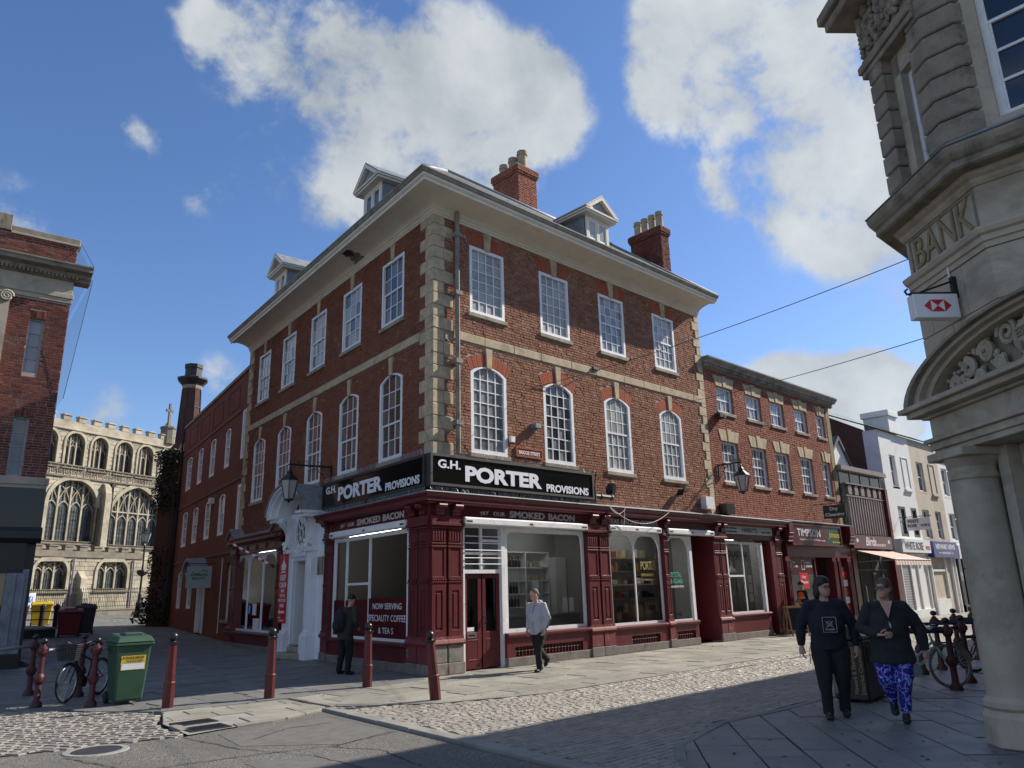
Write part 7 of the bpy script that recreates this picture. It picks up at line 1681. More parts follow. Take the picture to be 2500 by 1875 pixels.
def bicycle(rear, front, label, paint, tyre, step=False, basket=False, r=.34, lean=0.0, guard=False):
    rear = Vector((*rear, 0)); front = Vector((*front, 0)); f = (front - rear).normalized(); ax = Vector((-f.y, f.x, 0)); L = (front - rear).length
    t = T('bicycle', label, 'bicycle', (rear + front) / 2)
    def P(x, z, y=0): return rear + f * x + ax * y + Vector((0, 0, z))
    for nm, c in (('wheel', P(0, r)), ('wheel', P(L, r))):
        a, b, s = MB(), MB(), MB(); wheel(a, b, s, c, r, ax, .024 if not step else .02); w = a.build(nm, tyre, t, smooth=True); b.build('rim', 'steel', w, smooth=True); s.build('spokes', 'steel', w)
    bb = P(.44, .29); st = P(.30, .80); sm = P(.35, .62); hd = P(L - .26, .82); hl = P(L - .20, .66)
    m = MB()
    if step:
        m.tube([hl, P(L - .42, .42), bb], .022, 8); m.tube([hd.lerp(hl, .5), P(L - .5, .52), P(.52, .42), sm.lerp(bb, .45)], .018, 8)
    else: m.tube([hl, bb], .02, 8); m.tube([hd, P(.36, .66)], .018, 8)
    m.tube([bb, st], .017, 8); m.tube([hd + Vector((0, 0, .04)), hl], .021, 8)
    for s in (-1, 1): m.tube([bb + ax * .03 * s, P(0, r, .055 * s)], .010, 6); m.tube([sm + ax * .02 * s, P(0, r, .055 * s)], .009, 6); m.tube([hl + ax * .035 * s, P(L - .05, .45, .05 * s), P(L, r, .05 * s)], .013, 6)
    m.build('frame', paint, t, smooth=True)
    m = MB(); m.tube([st, st + Vector((0, 0, .10))], .013, 6); m.build('seat_post', 'steel', t)
    m = MB(); sx = P(.27, .93); m.tube([P(.14, .93), P(.22, .945), P(.34, .935), P(.43, .925)], [.075, .08, .04, .018], 8, ry=[.03, .035, .025, .015]); m.build('saddle', 'black', t, smooth=True)
    m = MB(); hb_ = hd + Vector((0, 0, .13)) + f * .02; m.tube([hd, hb_], .013, 6); m.tube([hb_ - ax * .31 - f * .12 + Vector((0, 0, .06)), hb_ - ax * .2 + Vector((0, 0, .06)), hb_ - ax * .07, hb_ + ax * .07, hb_ + ax * .2 + Vector((0, 0, .06)), hb_ + ax * .31 - f * .12 + Vector((0, 0, .06))], .012, 8); hbn = m.build('handlebar', 'steel', t, smooth=True)
    m = MB()
    for s in (-1, 1): m.tube([hb_ + ax * .22 * s - f * .02 + Vector((0, 0, .06)), hb_ + ax * .32 * s - f * .13 + Vector((0, 0, .06))], .017, 8); m.tube([hb_ + ax * .2 * s + Vector((0, 0, .05)), hb_ + ax * .12 * s + f * .1, hd + f * .06 - Vector((0, 0, .1)), P(.5, .5)], .004, 4)
    m.build('grip', 'black', hbn)
    m = MB(); m.lathe([(.06, -.005), (.095, -.005), (.095, .005), (.06, .005)], (0, 0, 0), 20, M=Matrix.Rotation(math.atan2(f.y, f.x), 3, 'Z') @ Matrix.Rotation(R_(90), 3, 'X')); m.v = [(v[0] + bb.x - ax.x * .05, v[1] + bb.y - ax.y * .05, v[2] + bb.z) for v in m.v]; ck = m.build('chainring', paint if step else 'black', t)
    m = MB(); m.tube([bb - ax * .09, bb - ax * .09 - f * .14 - Vector((0, 0, .09))], .012, 6); m.tube([bb + ax * .09, bb + ax * .09 + f * .14 + Vector((0, 0, .09))], .012, 6); m.build('crank', 'steel', ck)
    m = MB()
    for s in (-1, 1): c = bb + (ax * .14 + f * .14 + Vector((0, 0, .09))) * s; q = c; m.tube([c - f * .045 , c + f * .045], .045, 6, ry=[.012, .012])
    m.build('pedal', 'black', ck)
    if guard:
        m = MB(); n = 12
        for c in (P(0, r), P(L, r)): m.tube([c + (f * math.cos(a) + Vector((0, 0, 1)) * math.sin(a)) * (r + .02) for a in [R_(10) + R_(150) * i / n for i in range(n + 1)]], .02, 6, ry=[.008] * (n + 1))
        m.build('mudguard', 'tyre_grey', t)
    if basket:
        q = frame(P(L - .12, 0), ax, f); m = MB(q); bz, tz = .72, .98
        for i in range(9):
            z = bz + (tz - bz) * i / 8; e = .13 + .04 * i / 8; m.tube([(-e - .02, .0, z), (e + .02, .0, z), (e + .02, .24 + .03 * i / 8, z), (-e - .02, .24 + .03 * i / 8, z), (-e - .02, 0, z)], .006 if i < 8 else .012, 4)
        for k in range(24):
            u = k / 24 * 4; s = int(u); v = u - s; c = [(-1, 0), (1, 0), (1, 1), (-1, 1), (-1, 0)]; a = c[s]; b = c[s + 1]; x = a[0] + (b[0] - a[0]) * v; y = a[1] + (b[1] - a[1]) * v
            m.tube([(x * .15, y * .24, bz), (x * .19, y * .27, tz)], .004, 4)
        m.box(-.15, .15, 0, .24, bz - .005, bz); m.build('basket', 'wicker', t)
    return t
bicycle((-5.57, 3.04), (-6.32, 2.27), 'black and silver bicycle with a front basket at the left cycle stands', 'black', 'tyre', basket=True)
bicycle((3.25, -8.20), (3.98, -8.93), 'mint green step-through bicycle chained beside the bank', 'mint', 'tyre_grey', step=True, guard=True, r=.35)
bicycle((7.35, -9.25), (6.6, -8.5), 'dark bicycle mostly hidden by the bank column', 'black', 'tyre')
def wheelie(loc, rot, label, mat, w=.58, d=.7, h=1.0, label_plate=False):
    t = T('wheeled_bin', label, 'wheeled bin', loc, None); x, y, z = loc; M = Matrix.Rotation(rot, 3, 'Z')
    fr = lambda a, b, c: Vector((x, y, z)) + M @ Vector((a, b, c))
    m = MB(fr); k = .80; z0 = .06
    A = [(-w / 2 * k, -d / 2 * k, z0), (w / 2 * k, -d / 2 * k, z0), (w / 2 * k, d / 2 * k * .9, z0), (-w / 2 * k, d / 2 * k * .9, z0)]; B_ = [(-w / 2, -d / 2, h * .88), (w / 2, -d / 2, h * .88), (w / 2, d / 2, h * .88), (-w / 2, d / 2, h * .88)]
    m.add(A + B_, [(0, 3, 2, 1), (4, 5, 6, 7), (0, 1, 5, 4), (1, 2, 6, 5), (2, 3, 7, 6), (3, 0, 4, 7)]); m.build('body', mat, t, bevel=.03)
    m = MB(fr); m.box(-w / 2 - .035, w / 2 + .035, -d / 2 - .035, d / 2 + .03, h * .86, h * .90); m.build('rim', mat, t, bevel=.012)
    m = MB(fr); m.add([(-w / 2 - .04, -d / 2 - .05, h * .905), (w / 2 + .04, -d / 2 - .05, h * .905), (w / 2 + .04, d / 2 + .03, h * .905), (-w / 2 - .04, d / 2 + .03, h * .905), (-w / 2 + .02, -d / 2 + .05, h), (w / 2 - .02, -d / 2 + .05, h), (w / 2 - .02, d / 2 - .03, h * 1.04), (-w / 2 + .02, d / 2 - .03, h * 1.04)], [(0, 3, 2, 1), (4, 5, 6, 7), (0, 1, 5, 4), (1, 2, 6, 5), (2, 3, 7, 6), (3, 0, 4, 7)])
    m.box(-w * .28, w * .28, -d * .3, d * .2, h * .98, h * 1.05); m.build('lid', mat, t, bevel=.02)
    m = MB(fr)
    for s in (-1, 1): m.tube([(s * (w / 2 * .8 - .02), d / 2 * .75, .10), (s * (w / 2 * .8 + .04), d / 2 * .75, .10)], .10, 14)
    m.build('wheel', 'tyre', t); m = MB(fr); m.tube([(-w / 2, d / 2 + .06, h * .93), (w / 2, d / 2 + .06, h * .93)], .016, 6); m.build('handle', mat, t)
    if label_plate:
        # front face leans outwards: find y at height
        fy = lambda zz: -d / 2 * (k + (1 - k) * (zz - z0) / (h * .88 - z0)) - .004
        m = MB(fr); m.add([(-.20, fy(.56), .56), (.20, fy(.56), .56), (.20, fy(.80), .80), (-.20, fy(.80), .80)], [(0, 1, 2, 3)]); p = m.build('label_plate', 'label_yellow', t)
        m = MB(fr); m.add([(-.185, fy(.57) - .003, .57), (.185, fy(.57) - .003, .57), (.185, fy(.67) - .003, .67), (-.185, fy(.67) - .003, .67)], [(0, 1, 2, 3)]); m.build('paper_strip', 'paper', p)
        m = MB(); text(m, 'TRADE REFUSE', -.14, .17, .745, .785, 0, bold=.03, thick=.0); text(m, 'Tel 01636 655872', -.12, .16, .69, .725, 0, bold=.02, thick=.0)
        m.prism([(-.185, .755), (-.165, .79), (-.145, .755)], -.0005, 0); m2 = MB(fr); m2.add([(a, fy(c) - .006, c) for a, b, c in m.v], m.f); m2.build('lettering', 'black', p)
    return t
wheelie((-5.62, 1.35, 0), R_(-2), 'green wheeled bin with yellow trade refuse label at the lane mouth', 'green_bin', .56, .66, 1.12, True)
wheelie((-1.25, 23.1, .30), R_(-15), 'bright red wheeled bin standing in the lane', 'red_bin', .9, .75, 1.08)
wheelie((-.45, 24.0, .32), R_(-15), 'dark grey wheeled bin just behind the red one', 'grey_bin', .8, .75, 1.22)
wheelie((-.15, 33.2, .50), R_(-10), 'yellow wheeled bin behind black railings in the lane', 'yellow_bin', .95, .75, 1.2)
wheelie((-1.1, 33.4, .50), R_(-10), 'pale grey bin beside the yellow one', 'pale_bin', .8, .75, 1.1)
t = T('loading_ledge', 'low dark timber loading ledge in the lane beside the bins', 'ledge', (-2.6, 23.4, .3)); m = MB(); m.box(-4.6, -1.75, 23.0, 25.5, .2, .62); m.build('deck', 'dark_trim', t, bevel=.02); m = MB(); m.box(-4.6, -1.7, 22.95, 25.5, .62, .70); m.build('deck_edge', 'bankdark', t)
t = T('lane_barrier', 'black post and rail barrier in front of the yellow bin', 'barrier', (-.3, 31.4, .45))
for (x, y) in ((-.35, 32.0), (-.22, 29.8)):
    m = MB(); m.lathe([(.13, .4), (.12, 1.35), (.15, 1.4), (.15, 1.5), (.10, 1.56), (.02, 1.62)], (x, y, 0), 10); m.build('post', 'black_iron', t)
m = MB()
for z in (.85, 1.25): m.tube([(-4, 32.6, z), (-.35, 32.0, z), (-.22, 29.8, z)], .03, 6)
m.build('rail', 'black_iron', t)
t = T('railing_banner', 'white printed banner tied to the churchyard railings', 'banner', FF(2.4, .1, 1.4))
m = MB(FF)
n = 10
for i in range(n):
    a, b = i / n, (i + 1) / n; z = lambda u: .05 * math.sin(u * 9); o = lambda u: .08 + .04 * math.sin(u * 7); x0, x1 = 1.5 + 2.7 * a, 1.5 + 2.7 * b
    m.add([(x0, o(a), 1.35 + z(a)), (x1, o(b), 1.35 + z(b)), (x1, o(b) - .02, 2.3 - z(b)), (x0, o(a) - .02, 2.3 - z(a))], [(0, 1, 2, 3)])
m.build('cloth', 'banner', t)
m = MB(FF); m.box(3.75, 4.0, .12, .135, 1.75, 2.05); m.build('badge', 'facebook_blue', t); m = MB(FF); text(m, 'f', 3.83, 3.95, 1.78, 2.02, .14, bold=.03, thick=.003); m.build('lettering', 'paper', t)
# lamp standard before the church
t = T('lamp_post', 'tall black cast iron lamp post standing before the church', 'lamp post', (6.22, 38.1, .6)); c = (6.22, 38.1, 0)
m = MB(); m.lathe([(.26, .6), (.26, .95), (.2, 1.0), (.2, 1.5), (.12, 1.6), (.10, 2.0), (.07, 2.1), (.06, 3.2), (.05, 4.9), (.09, 4.95), (.05, 5.05)], c, 12); m.build('column', 'black_iron', t)
m = MB(); m.tube([(5.85, 38.1, 4.75), (6.6, 38.1, 4.75)], .02, 6); m.lathe([(.06, 3.1), (.3, 3.25), (.34, 3.4), (.3, 3.5), (.05, 3.5)], c, 12); m.build('ladder_bar', 'black_iron', t)
def lantern(t, c, s=1.0):
    x, y, z = c   # z: top of lantern chimney
    m = MB(); m.lathe([(.015, z), (.035, z - .03), (.03, z - .08), (.05, z - .1), (.10, z - .16), (.09, z - .2), (.26 * s, z - .36), (.275 * s, z - .39)], (x, y, 0), 6); r = m.build('lantern_roof', 'black_iron', t)
    m = MB(); m.lathe([(.25 * s, z - .40), (.13 * s, z - .92)], (x, y, 0), 6); m.build('lantern_glass', 'glass_lantern', t)
    m = MB()
    for k in range(6):
        a = 2 * math.pi * k / 6; m.tube([(x + .26 * s * math.cos(a), y + .26 * s * math.sin(a), z - .39), (x + .135 * s * math.cos(a), y + .135 * s * math.sin(a), z - .93)], .012, 4)
    m.lathe([(.265 * s, z - .40), (.275 * s, z - .38), (.25 * s, z - .37)], (x, y, 0), 6); m.lathe([(.15 * s, z - .91), (.15 * s, z - .95), (.05, z - .97), (.02, z - 1.02)], (x, y, 0), 6); m.build('lantern_frame', 'black_iron', t)
lantern(t, (6.22, 38.1, 6.15), 1.3)
def wall_lamp(fr, s, o_tip, z, label):
    t = T('wall_lantern', label, 'lantern', fr(s, WO, z - .5), 'wall lanterns on brackets')
    m = MB(fr); m.box(s - .035, s + .035, WO, WO + .05, z - .52, z + .06); m.tube([(s, WO, z), (s, o_tip + .06, z)], .02, 6); m.tube([(s, WO, z + .03), (s, o_tip, z + .03)], .01, 5)
    L = o_tip - WO
    for (ca, cz, r, st) in ((.22, -.14, .13, 0), (.5, -.1, .09, 1), (.3, .1, .07, 2), (.6, .1, .06, 0), (.82, .09, .05, 1)):
        m.tube([(s, WO + L * ca + r * (1 - i / 26) * math.cos(i * .45 + st), z + cz + r * (1 - i / 26) * math.sin(i * .45 + st)) for i in range(22)], .008, 5)
    m.tube([(s, WO + .02, z - .45), (s, WO + L * .15, z - .35), (s, WO + L * .35, z - .1), (s, WO + L * .5, z)], .012, 5); m.build('bracket', 'black_iron', t)
    p = fr(s, o_tip, 0); m = MB(); m.tube([(p.x, p.y, z + .08), (p.x, p.y, z - .12)], .018, 6); m.ball((p.x, p.y, z + .1), .03, 6); m.build('hanger', 'black_iron', t); lantern(t, (p.x, p.y, z - .06), 1.0)
wall_lamp(FR, 12.62, .62, 5.70, 'black hanging lantern on a scrolled bracket over the salad bar')
wall_lamp(FL, 6.0, 1.0, 5.32, 'black hanging lantern on a scrolled bracket over the white doorcase')
# pavement boards
for i, (x, y, lab) in enumerate(((15.0, -.75, 'wooden framed chalk board nearest the salad bar window'), (15.55, -.35, 'second wooden chalk board just behind the first'))):
    t = T('pavement_board', lab, 'chalk board', (x, y, 0), 'chalk boards outside the salad bar')
    for s in (-1, 1):
        m = MB(frame((x, y, 0), (.76, -.65, 0), (-.65, -.76, 0))); q = lambda u, z: (u, s * (.26 - .24 * z / .95), z)
        for (a, b, z0, z1) in ((-.3, -.26, 0, .95), (.26, .3, 0, .95), (-.26, .26, .9, .95), (-.26, .26, .16, .2)):
            m.add([q(a, z0), q(b, z0), q(b, z1), q(a, z1)] + [(p[0], p[1] - .02 * s, p[2]) for p in (q(a, z0), q(b, z0), q(b, z1), q(a, z1))], [(0, 1, 2, 3), (4, 5, 6, 7), (0, 1, 5, 4), (1, 2, 6, 5), (2, 3, 7, 6), (3, 0, 4, 7)])
        lf = m.build('leaf', 'wood', t); m = MB(frame((x, y, 0), (.76, -.65, 0), (-.65, -.76, 0))); m.add([q(-.26, .2), q(.26, .2), q(.26, .9), q(-.26, .9)], [(0, 1, 2, 3)]); m.build('slate_face', 'board_black', lf)
# litter bin
LBx, LBy = 1.62, -8.54; LF = frame((LBx, LBy, 0), (.994, .11, 0), (.11, -.994, 0))
t = T('litter_bin', 'black double council litter bin with gold lettering between the walking couple', 'litter bin', LF(.5, -.2, 0))
m = MB(LF); m.box(0, 1.0, -.5, 0, .03, .88); m.build('body', 'black', t, bevel=.02); m = MB(LF); m.prism([(.0, .88), (.02, .93), (-.1, 1.08), (-.5, 1.12), (-.52, .88)], -.02, 1.02, ax=0); m.build('hood', 'black', t, bevel=.015)
m = MB(LF); m.box(.12, .42, .0, .012, .55, .78); m.box(.58, .88, .0, .012, .55, .78); m.build('aperture', 'room_dark', t)
m = MB(LF); m.box(.02, .3, -.42, -.06, 1.0, 1.005); m.v = [(v[0], v[1], v[2] + .1 * (-v[1] - .1) / .4) for v in m.v]; m.build('sheet_of_paper', 'paper', t)
FBN = frame(LF(-.004, 0, 0), LF(0, -1, 0) - LF(0, 0, 0), -(LF(1, 0, 0) - LF(0, 0, 0)))
m = MB(FBN); m.box(.28, .48, 0, .004, .12, .72); m.build('gold_panel', 'gold_dim', t)
for tx, u in (('Newark & Sherwood', .17), ('District Council', .07)):
    q = MB(); text(q, tx, .12, .78 if 'N' in tx[:1] else .70, 0, .06, 0, thick=.0); m = MB(FBN); m.add([(u - .03 + v[2], .006, v[0]) for v in q.v], q.f); m.build('lettering', 'gold', t)
# overhead wires
def wire(a, b, sag, label, r=.007, end=False):
    a, b = Vector(a), Vector(b); m = MB(); m.tube([a.lerp(b, i / 16) - Vector((0, 0, 4 * sag * (i / 16) * (1 - i / 16))) for i in range(17)], r, 5)
    o = m.build('overhead_wire', 'wire', None, loc=tuple(a)); tag(o, label, 'wire', 'overhead wires across the street'); return o
def px_at(x, y, t): return CAMP + px_dir(x, y) * t
wire(FR(3.62, WO, 7.0), px_at(2250, 620, 12.2), .15, 'upper overhead wire running from the brick front to the bank cornice')
wire(FR(10.5, WO, 7.6), px_at(2290, 815, 12.2), .1, 'lower overhead wire crossing the cloud to the bank pediment')
# ---- small fittings on the brick front
def fitting(name, fr, bx, mat, label, cat, loc):
    m = MB(fr)
    for b in bx: m.box(*b)
    o = m.build(name, mat, None, loc=tuple(loc)); tag(o, label, cat)
    return o
fitting('security_light', FR, [(3.52, 3.72, WO, WO + .22, 5.86, 5.98), (3.58, 3.66, WO, WO + .1, 5.75, 5.9)], 'lead', 'small grey floodlight fixed to the brick above the street name', 'light fitting', FR(3.62, WO, 5.9))
fitting('alarm_sounder', FR, [(2.72, 2.86, WO, WO + .1, 5.4, 5.55)], 'white_old', 'small pale sounder box beside the first arched window', 'alarm', FR(2.8, WO, 5.4))
fitting('meter_box', FR, [(11.35, 11.85, WO, WO + .22, 4.15, 4.55)], 'white_old', 'pale meter box on the brickwork by the end quoins', 'box', FR(11.6, WO, 4.15))
fitting('loudspeaker_box', FR, [(12.45, 12.95, WO, WO + .3, 4.02, 4.38)], 'black', 'black box speaker standing on the lead above the salad bar', 'speaker', FR(12.7, WO, 4.0))
fitting('floodlight', FR, [(9.95, 10.2, WO + .1, WO + .35, 4.6, 4.68), (10.05, 10.1, WO, WO + .2, 4.5, 4.62)], 'black_iron', 'small black floodlight low on the brick front near the lead roof', 'light fitting', FR(10.1, WO, 4.5))
fitting('twin_floodlight', FR, [(12.7, 12.9, WO, WO + .25, 7.42, 7.56), (12.95, 13.1, WO, WO + .25, 7.4, 7.52)], 'black_iron', 'black twin floodlight under the first upper terrace window', 'light fitting', FR(12.9, WO, 7.4))
fitting('bell_box', FR, [(21.6, 21.85, WO, WO + .12, 4.35, 4.75)], 'white_old', 'white alarm box at the end of the brick terrace', 'alarm', FR(21.7, WO, 4.3))
t = T('extract_pipe', 'dark extract pipe and bracket scroll beside the right end of the black sign', 'pipe', FR(5.9, WO, 4.2))
m = MB(FR); m.tube([(5.72, -.05, 4.02), (5.72, -.05, 4.45)], .085, 10); m.tube([(5.72, -.05, 4.2), (6.5, -.05, 4.2)], .07, 10); m.lathe([(.10, 4.02), (.10, 4.1)], (5.72, -.05, 0), 10); m.tube([(6.0, -.05, 4.2), (6.06, -.05, 4.2)], .09, 10); m.tube([(6.45, -.05, 4.2), (6.5, -.05, 4.2)], .09, 10); m.build('pipe', 'black_iron', t)
m = MB(FR); m.lathe([(.02, 0), (.2, .02), (.22, .06)], (0, 0, 0), 14, M=Matrix.Rotation(R_(70), 3, 'X')); m.v = [(v[0] + 6.5, v[1] - .0, v[2] + 4.42) for v in m.v]; m.tube([(6.5, -.05, 4.2), (6.5, 0, 4.42)], .02, 6); m.build('floodlight_dish', 'black_iron', t)
m = MB(FR); m.tube([(5.62 + .1 * math.cos(i * .5) * (1 - i / 24), .1, 4.72 + .16 * math.sin(i * .5) * (1 - i / 24)) for i in range(20)], .016, 5); m.tube([(5.6, WO, 4.6), (5.62, .12, 4.5), (5.7, .1, 4.85)], .018, 5); m.build('bracket_scroll', 'black_iron', t)
t = T('loose_cables', 'loose pale cables drooping across the tea shop fascia', 'cables', FR(7, .2, 3.6))
m = MB(FR)
for (a, b, sag) in (((5.95, .24, 3.95), (8.9, .24, 3.92), .45), ((6.0, .24, 3.93), (6.75, .24, 3.90), .2), ((6.7, .24, 3.9), (6.75, .12, 3.3), .02)):
    a, b = Vector(a), Vector(b); m.tube([a.lerp(b, i / 14) - Vector((0, 0, 4 * sag * (i / 14) * (1 - i / 14))) for i in range(15)], .009, 5)
m.build('cable', 'white_old', t)
t = T('facade_cable', 'black cable looping across the brick between the first floor windows', 'cable', FR(4, WO, 7)); m = MB(FR); m.tube([(3.6, WO + .03, 7.0), (4.3, WO + .06, 7.1), (5.2, WO + .08, 7.45), (5.9, WO + .06, 7.85), (6.25, WO + .05, 8.0)], .012, 5); m.box(6.15, 6.4, WO, WO + .1, 7.98, 8.06); m.build('cable', 'wire', t)
# ---- goods behind the glass
SH = T('shop_shelves', 'white shelving with bottles at the back of the corner shop, seen through the big window', 'shelves', (3.8, 2.6, 0))
m = MB(FR); m.box(3.7, 5.55, -1.98, -1.94, .9, 2.75)
for x in (3.7, 4.6, 5.51): m.box(x, x + .04, -1.95, -1.7, .9, 2.75)
for z in (.9, 1.25, 1.6, 1.95, 2.3, 2.72): m.box(3.7, 5.55, -1.95, -1.7, z, z + .03)
m.build('shelf_unit', 'room_white', SH)
m = MB(FR); m.box(5.6, 6.05, -1.98, -1.5, .05, 2.6); m.build('cupboard', 'room_white', SH)
CT = T('shop_counter', 'glass topped counter inside the corner shop', 'counter', (3.9, 1.0, 0)); m = MB(FR); m.box(2.9, 5.9, -1.35, -.95, .05, 1.02); m.build('body', 'room_wall', CT); m = MB(FR); m.box(2.88, 5.92, -1.4, -.9, 1.05, 1.08); m.build('top', 'glass_green', CT); m = MB(FR); m.box(2.4, 5.3, -.8, -.36, .05, .72); m.build('window_bench', 'room_floor', CT)
def goods(fr, kind, pts, mat, label, grp):
    proto = None
    for (s, o, z) in pts:
        p = fr(s, o, z); m = MB()
        if kind == 'bottle': m.lathe([(.035, 0), (.038, .02), (.038, .17), (.014, .22), (.013, .29), (.015, .30)], tuple(p), 8)
        else: m.lathe([(.05, 0), (.055, .02), (.055, .12), (.045, .13), (.05, .135), (.05, .16), (.0, .16)], tuple(p), 8)
        ob = m.build(kind, mat, None, loc=tuple(p)); tag(ob, label, kind, grp)
goods(FR, 'bottle', [(3.8 + i * .11, -1.8, 1.635) for i in (0, 3, 4, 5)] + [(3.8 + i * .11, -1.8, 2.335) for i in range(7)] + [(3.8 + i * .12, -1.8, 1.285) for i in range(6)], 'bottle', 'dark bottle on the white shelves of the corner shop', 'bottles on the corner shop shelves')
goods(FR, 'jar', [(4.72 + i * .13, -1.8, 1.985) for i in range(6)] + [(4.72 + i * .15, -1.8, 1.635) for i in range(4)] + [(4.72 + i * .16, -1.8, 2.335) for i in range(4)] + [(4.72 + .2 * i, -1.8, 1.285) for i in range(3)], 'jar', 'small jar on the white shelves of the corner shop', 'jars on the corner shop shelves')
o = fitting('window_poster', FR, [(3.34, 3.58, -.19, -.185, 1.1, 1.95)], 'paper', 'white paper notice taped inside the big shop window', 'notice', FR(3.43, -.18, 1.15))
o = fitting('framed_card', FR, [(4.75, 4.93, -.5, -.48, 1.15, 1.5)], 'sign_white', 'left framed card low in the big shop window', 'card', FR(4.65, -.5, 1.25)); o = fitting('framed_card', FR, [(5.02, 5.18, -.5, -.48, 1.15, 1.5)], 'sign_white', 'right framed card low in the big shop window', 'card', FR(4.9, -.5, 1.25))
FG = T('fridge_screen', 'pale blue fridge panel behind the lane window of the corner shop', 'fridge', FL(3.8, -.6, 0)); m = MB(FL); m.box(2.98, 4.75, -.62, -.5, .1, 2.05); m.build('panel', 'fridge', FG); m = MB(FL); m.box(2.9, 2.97, -.64, -.45, .1, 2.15); m.build('edge', 'maroon', FG)
SU = T('shelf_unit', 'small white shelf unit with jars behind the lane window', 'shelves', FL(2.4, -.6, 0)); m = MB(FL); m.box(1.95, 2.88, -.72, -.69, .6, 2.2)
for s in (1.95, 2.85): m.box(s, s + .03, -.7, -.46, .6, 2.2)
for z in (.6, 1.3, 1.7, 2.17): m.box(1.95, 2.88, -.7, -.46, z, z + .03)
m.build('carcass', 'room_white', SU)
m = MB(FL); m.box(5.0, 5.6, -.62, -.59, .6, 2.4)
for z in (.95, 1.3, 1.7, 2.1): m.box(5.0, 5.6, -.6, -.4, z, z + .03)
o = m.build('shelf_unit', 'room_white', None, loc=tuple(FL(5.3, -.5, .6))); tag(o, 'narrow white shelves at the far end of the lane window', 'shelves')
goods(FL, 'jar', [(2.1 + .16 * i, -.56, 1.33) for i in range(4)], 'crock', 'pale jar on the shelf unit behind the lane window', 'jars behind the lane window')
for s, o_, lab in ((4.2, -.56, 'cream stoneware crock standing on the fridge panel'), (2.3, -.56, 'tall brown cooking pot above the shelf unit in the lane window')):
    m = MB(); p = FL(s, o_, 2.05 if s > 3 else 2.2); m.lathe([(.11, 0), (.12, .03), (.12, .24), (.1, .28), (.05, .29), (.04, .4), (.0, .43)], tuple(p), 12); ob = m.build('stoneware_crock', 'crock' if s > 3 else 'wood', None, loc=tuple(p)); tag(ob, lab, 'crock')
# tea shop window goods
TB = T('tea_window_shelf', 'white shelf across the tea shop window with tins on it', 'shelf', FR(7.5, -.5, 1.7)); m = MB(FR); m.box(6.4, 8.7, -.8, -.4, 1.78, 1.81); m.build('board', 'room_white', TB); m = MB(FR); m.box(6.4, 8.7, -1.2, -.36, .05, .72); m.build('window_bed', 'tin_red', TB)
for i, (s, z, w, h, mt) in enumerate(((6.55, 1.82, .12, .3, 'room_white'), (6.75, 1.82, .12, .28, 'room_white'), (6.9, 1.82, .2, .12, 'paper'), (8.2, 1.82, .14, .16, 'room_white'), (6.55, .72, .3, .6, 'tin_red'), (7.0, .72, .2, .3, 'wood'), (7.75, .72, .45, .5, 'wood'), (8.3, .72, .3, .35, 'jar'))):
    m = MB(FR); m.box(s, s + w, -.7, -.5, z, z + h); ob = m.build('tea_box', mt, None, loc=tuple(FR(s, -.6, z)), bevel=.01); tag(ob, ('tall white tea carton at the left end of the shelf', 'second white tea carton on the shelf', 'flat white packet on the tea shelf', 'small white tin at the right of the tea shelf', 'red display box low in the tea window', 'brown wooden caddy low in the tea window', 'wide wooden crate low in the tea window', 'brown packet beside the wooden crate')[i], 'box')
o = MB(FR); text(o, 'PORTER', 7.75, 8.5, 2.2, 2.45, -.14, thick=.002); text(o, 'SPECIALITY', 7.75, 8.4, 2.02, 2.1, -.14, thick=.002); text(o, 'COFFEES & TEAS', 7.75, 8.45, 1.9, 1.95, -.14, thick=.002); ob = o.build('gilt_window_lettering', 'gold', None, loc=tuple(FR(8.1, -.14, 2))); tag(ob, 'gold lettering painted on the right tea shop pane', 'lettering')
o = MB(FR); text(o, 'CRYSTAL', 9.12, 9.75, 1.98, 2.14, -.14, thick=.002); text(o, '& GLASS', 9.15, 9.8, 1.80, 1.94, -.14, bold=.03, thick=.002); ob = o.build('green_window_lettering', 'teal', None, loc=tuple(FR(9.5, -.14, 1.9))); tag(ob, 'green lettering on the narrow tea shop pane', 'lettering')
o = MB(FR); text(o, 'HAND ENGRAVED CRYSTAL', 9.12, 9.85, 1.68, 1.74, -.14, thick=.002); ob = o.build('white_window_lettering', 'paper', None, loc=tuple(FR(9.5, -.14, 1.7))); tag(ob, 'small white lettering under the green lettering', 'lettering')
rr = random.Random(5)
for s0, s1, o_, zs, lab, grp, n in ((7.0, 10.1, -1.35, (1.0, 1.4, 1.8, 2.2, 2.6), 'packet on the dim back shelves of the tea shop', 'packets on the tea shop back shelves', 44), (13.0, 14.6, -1.65, (1.1, 1.5, 1.9, 2.3), 'packet on the back shelf of the salad bar', 'packets on the salad bar back shelf', 22)):
    sh = T('back_shelves', 'back wall shelving inside the ' + ('tea shop' if s0 < 9 else 'salad bar'), 'shelves', FR((s0 + s1) / 2, o_, 1)); m = MB(FR)
    for z in zs: m.box(s0, s1, o_ - .12, o_ + .12, z - .025, z)
    m.build('shelf', 'wood', sh)
    for i in range(n):
        z = zs[i % len(zs)]; s = s0 + .05 + (s1 - s0 - .2) * (i // len(zs) + rr.random() * .5) / (n // len(zs) + 1); w, h = rr.uniform(.08, .17), rr.uniform(.12, .28); m = MB(FR); m.box(s, s + w, o_ - .1, o_ + .06, z, z + h); ob = m.build('packet', rr.choice(['tin_red', 'room_white', 'jar', 'gold', 'crock', 'green_sign', 'paper', 'wood', 'navy']), None, loc=tuple(FR(s, o_, z))); tag(ob, lab, 'packet', grp)
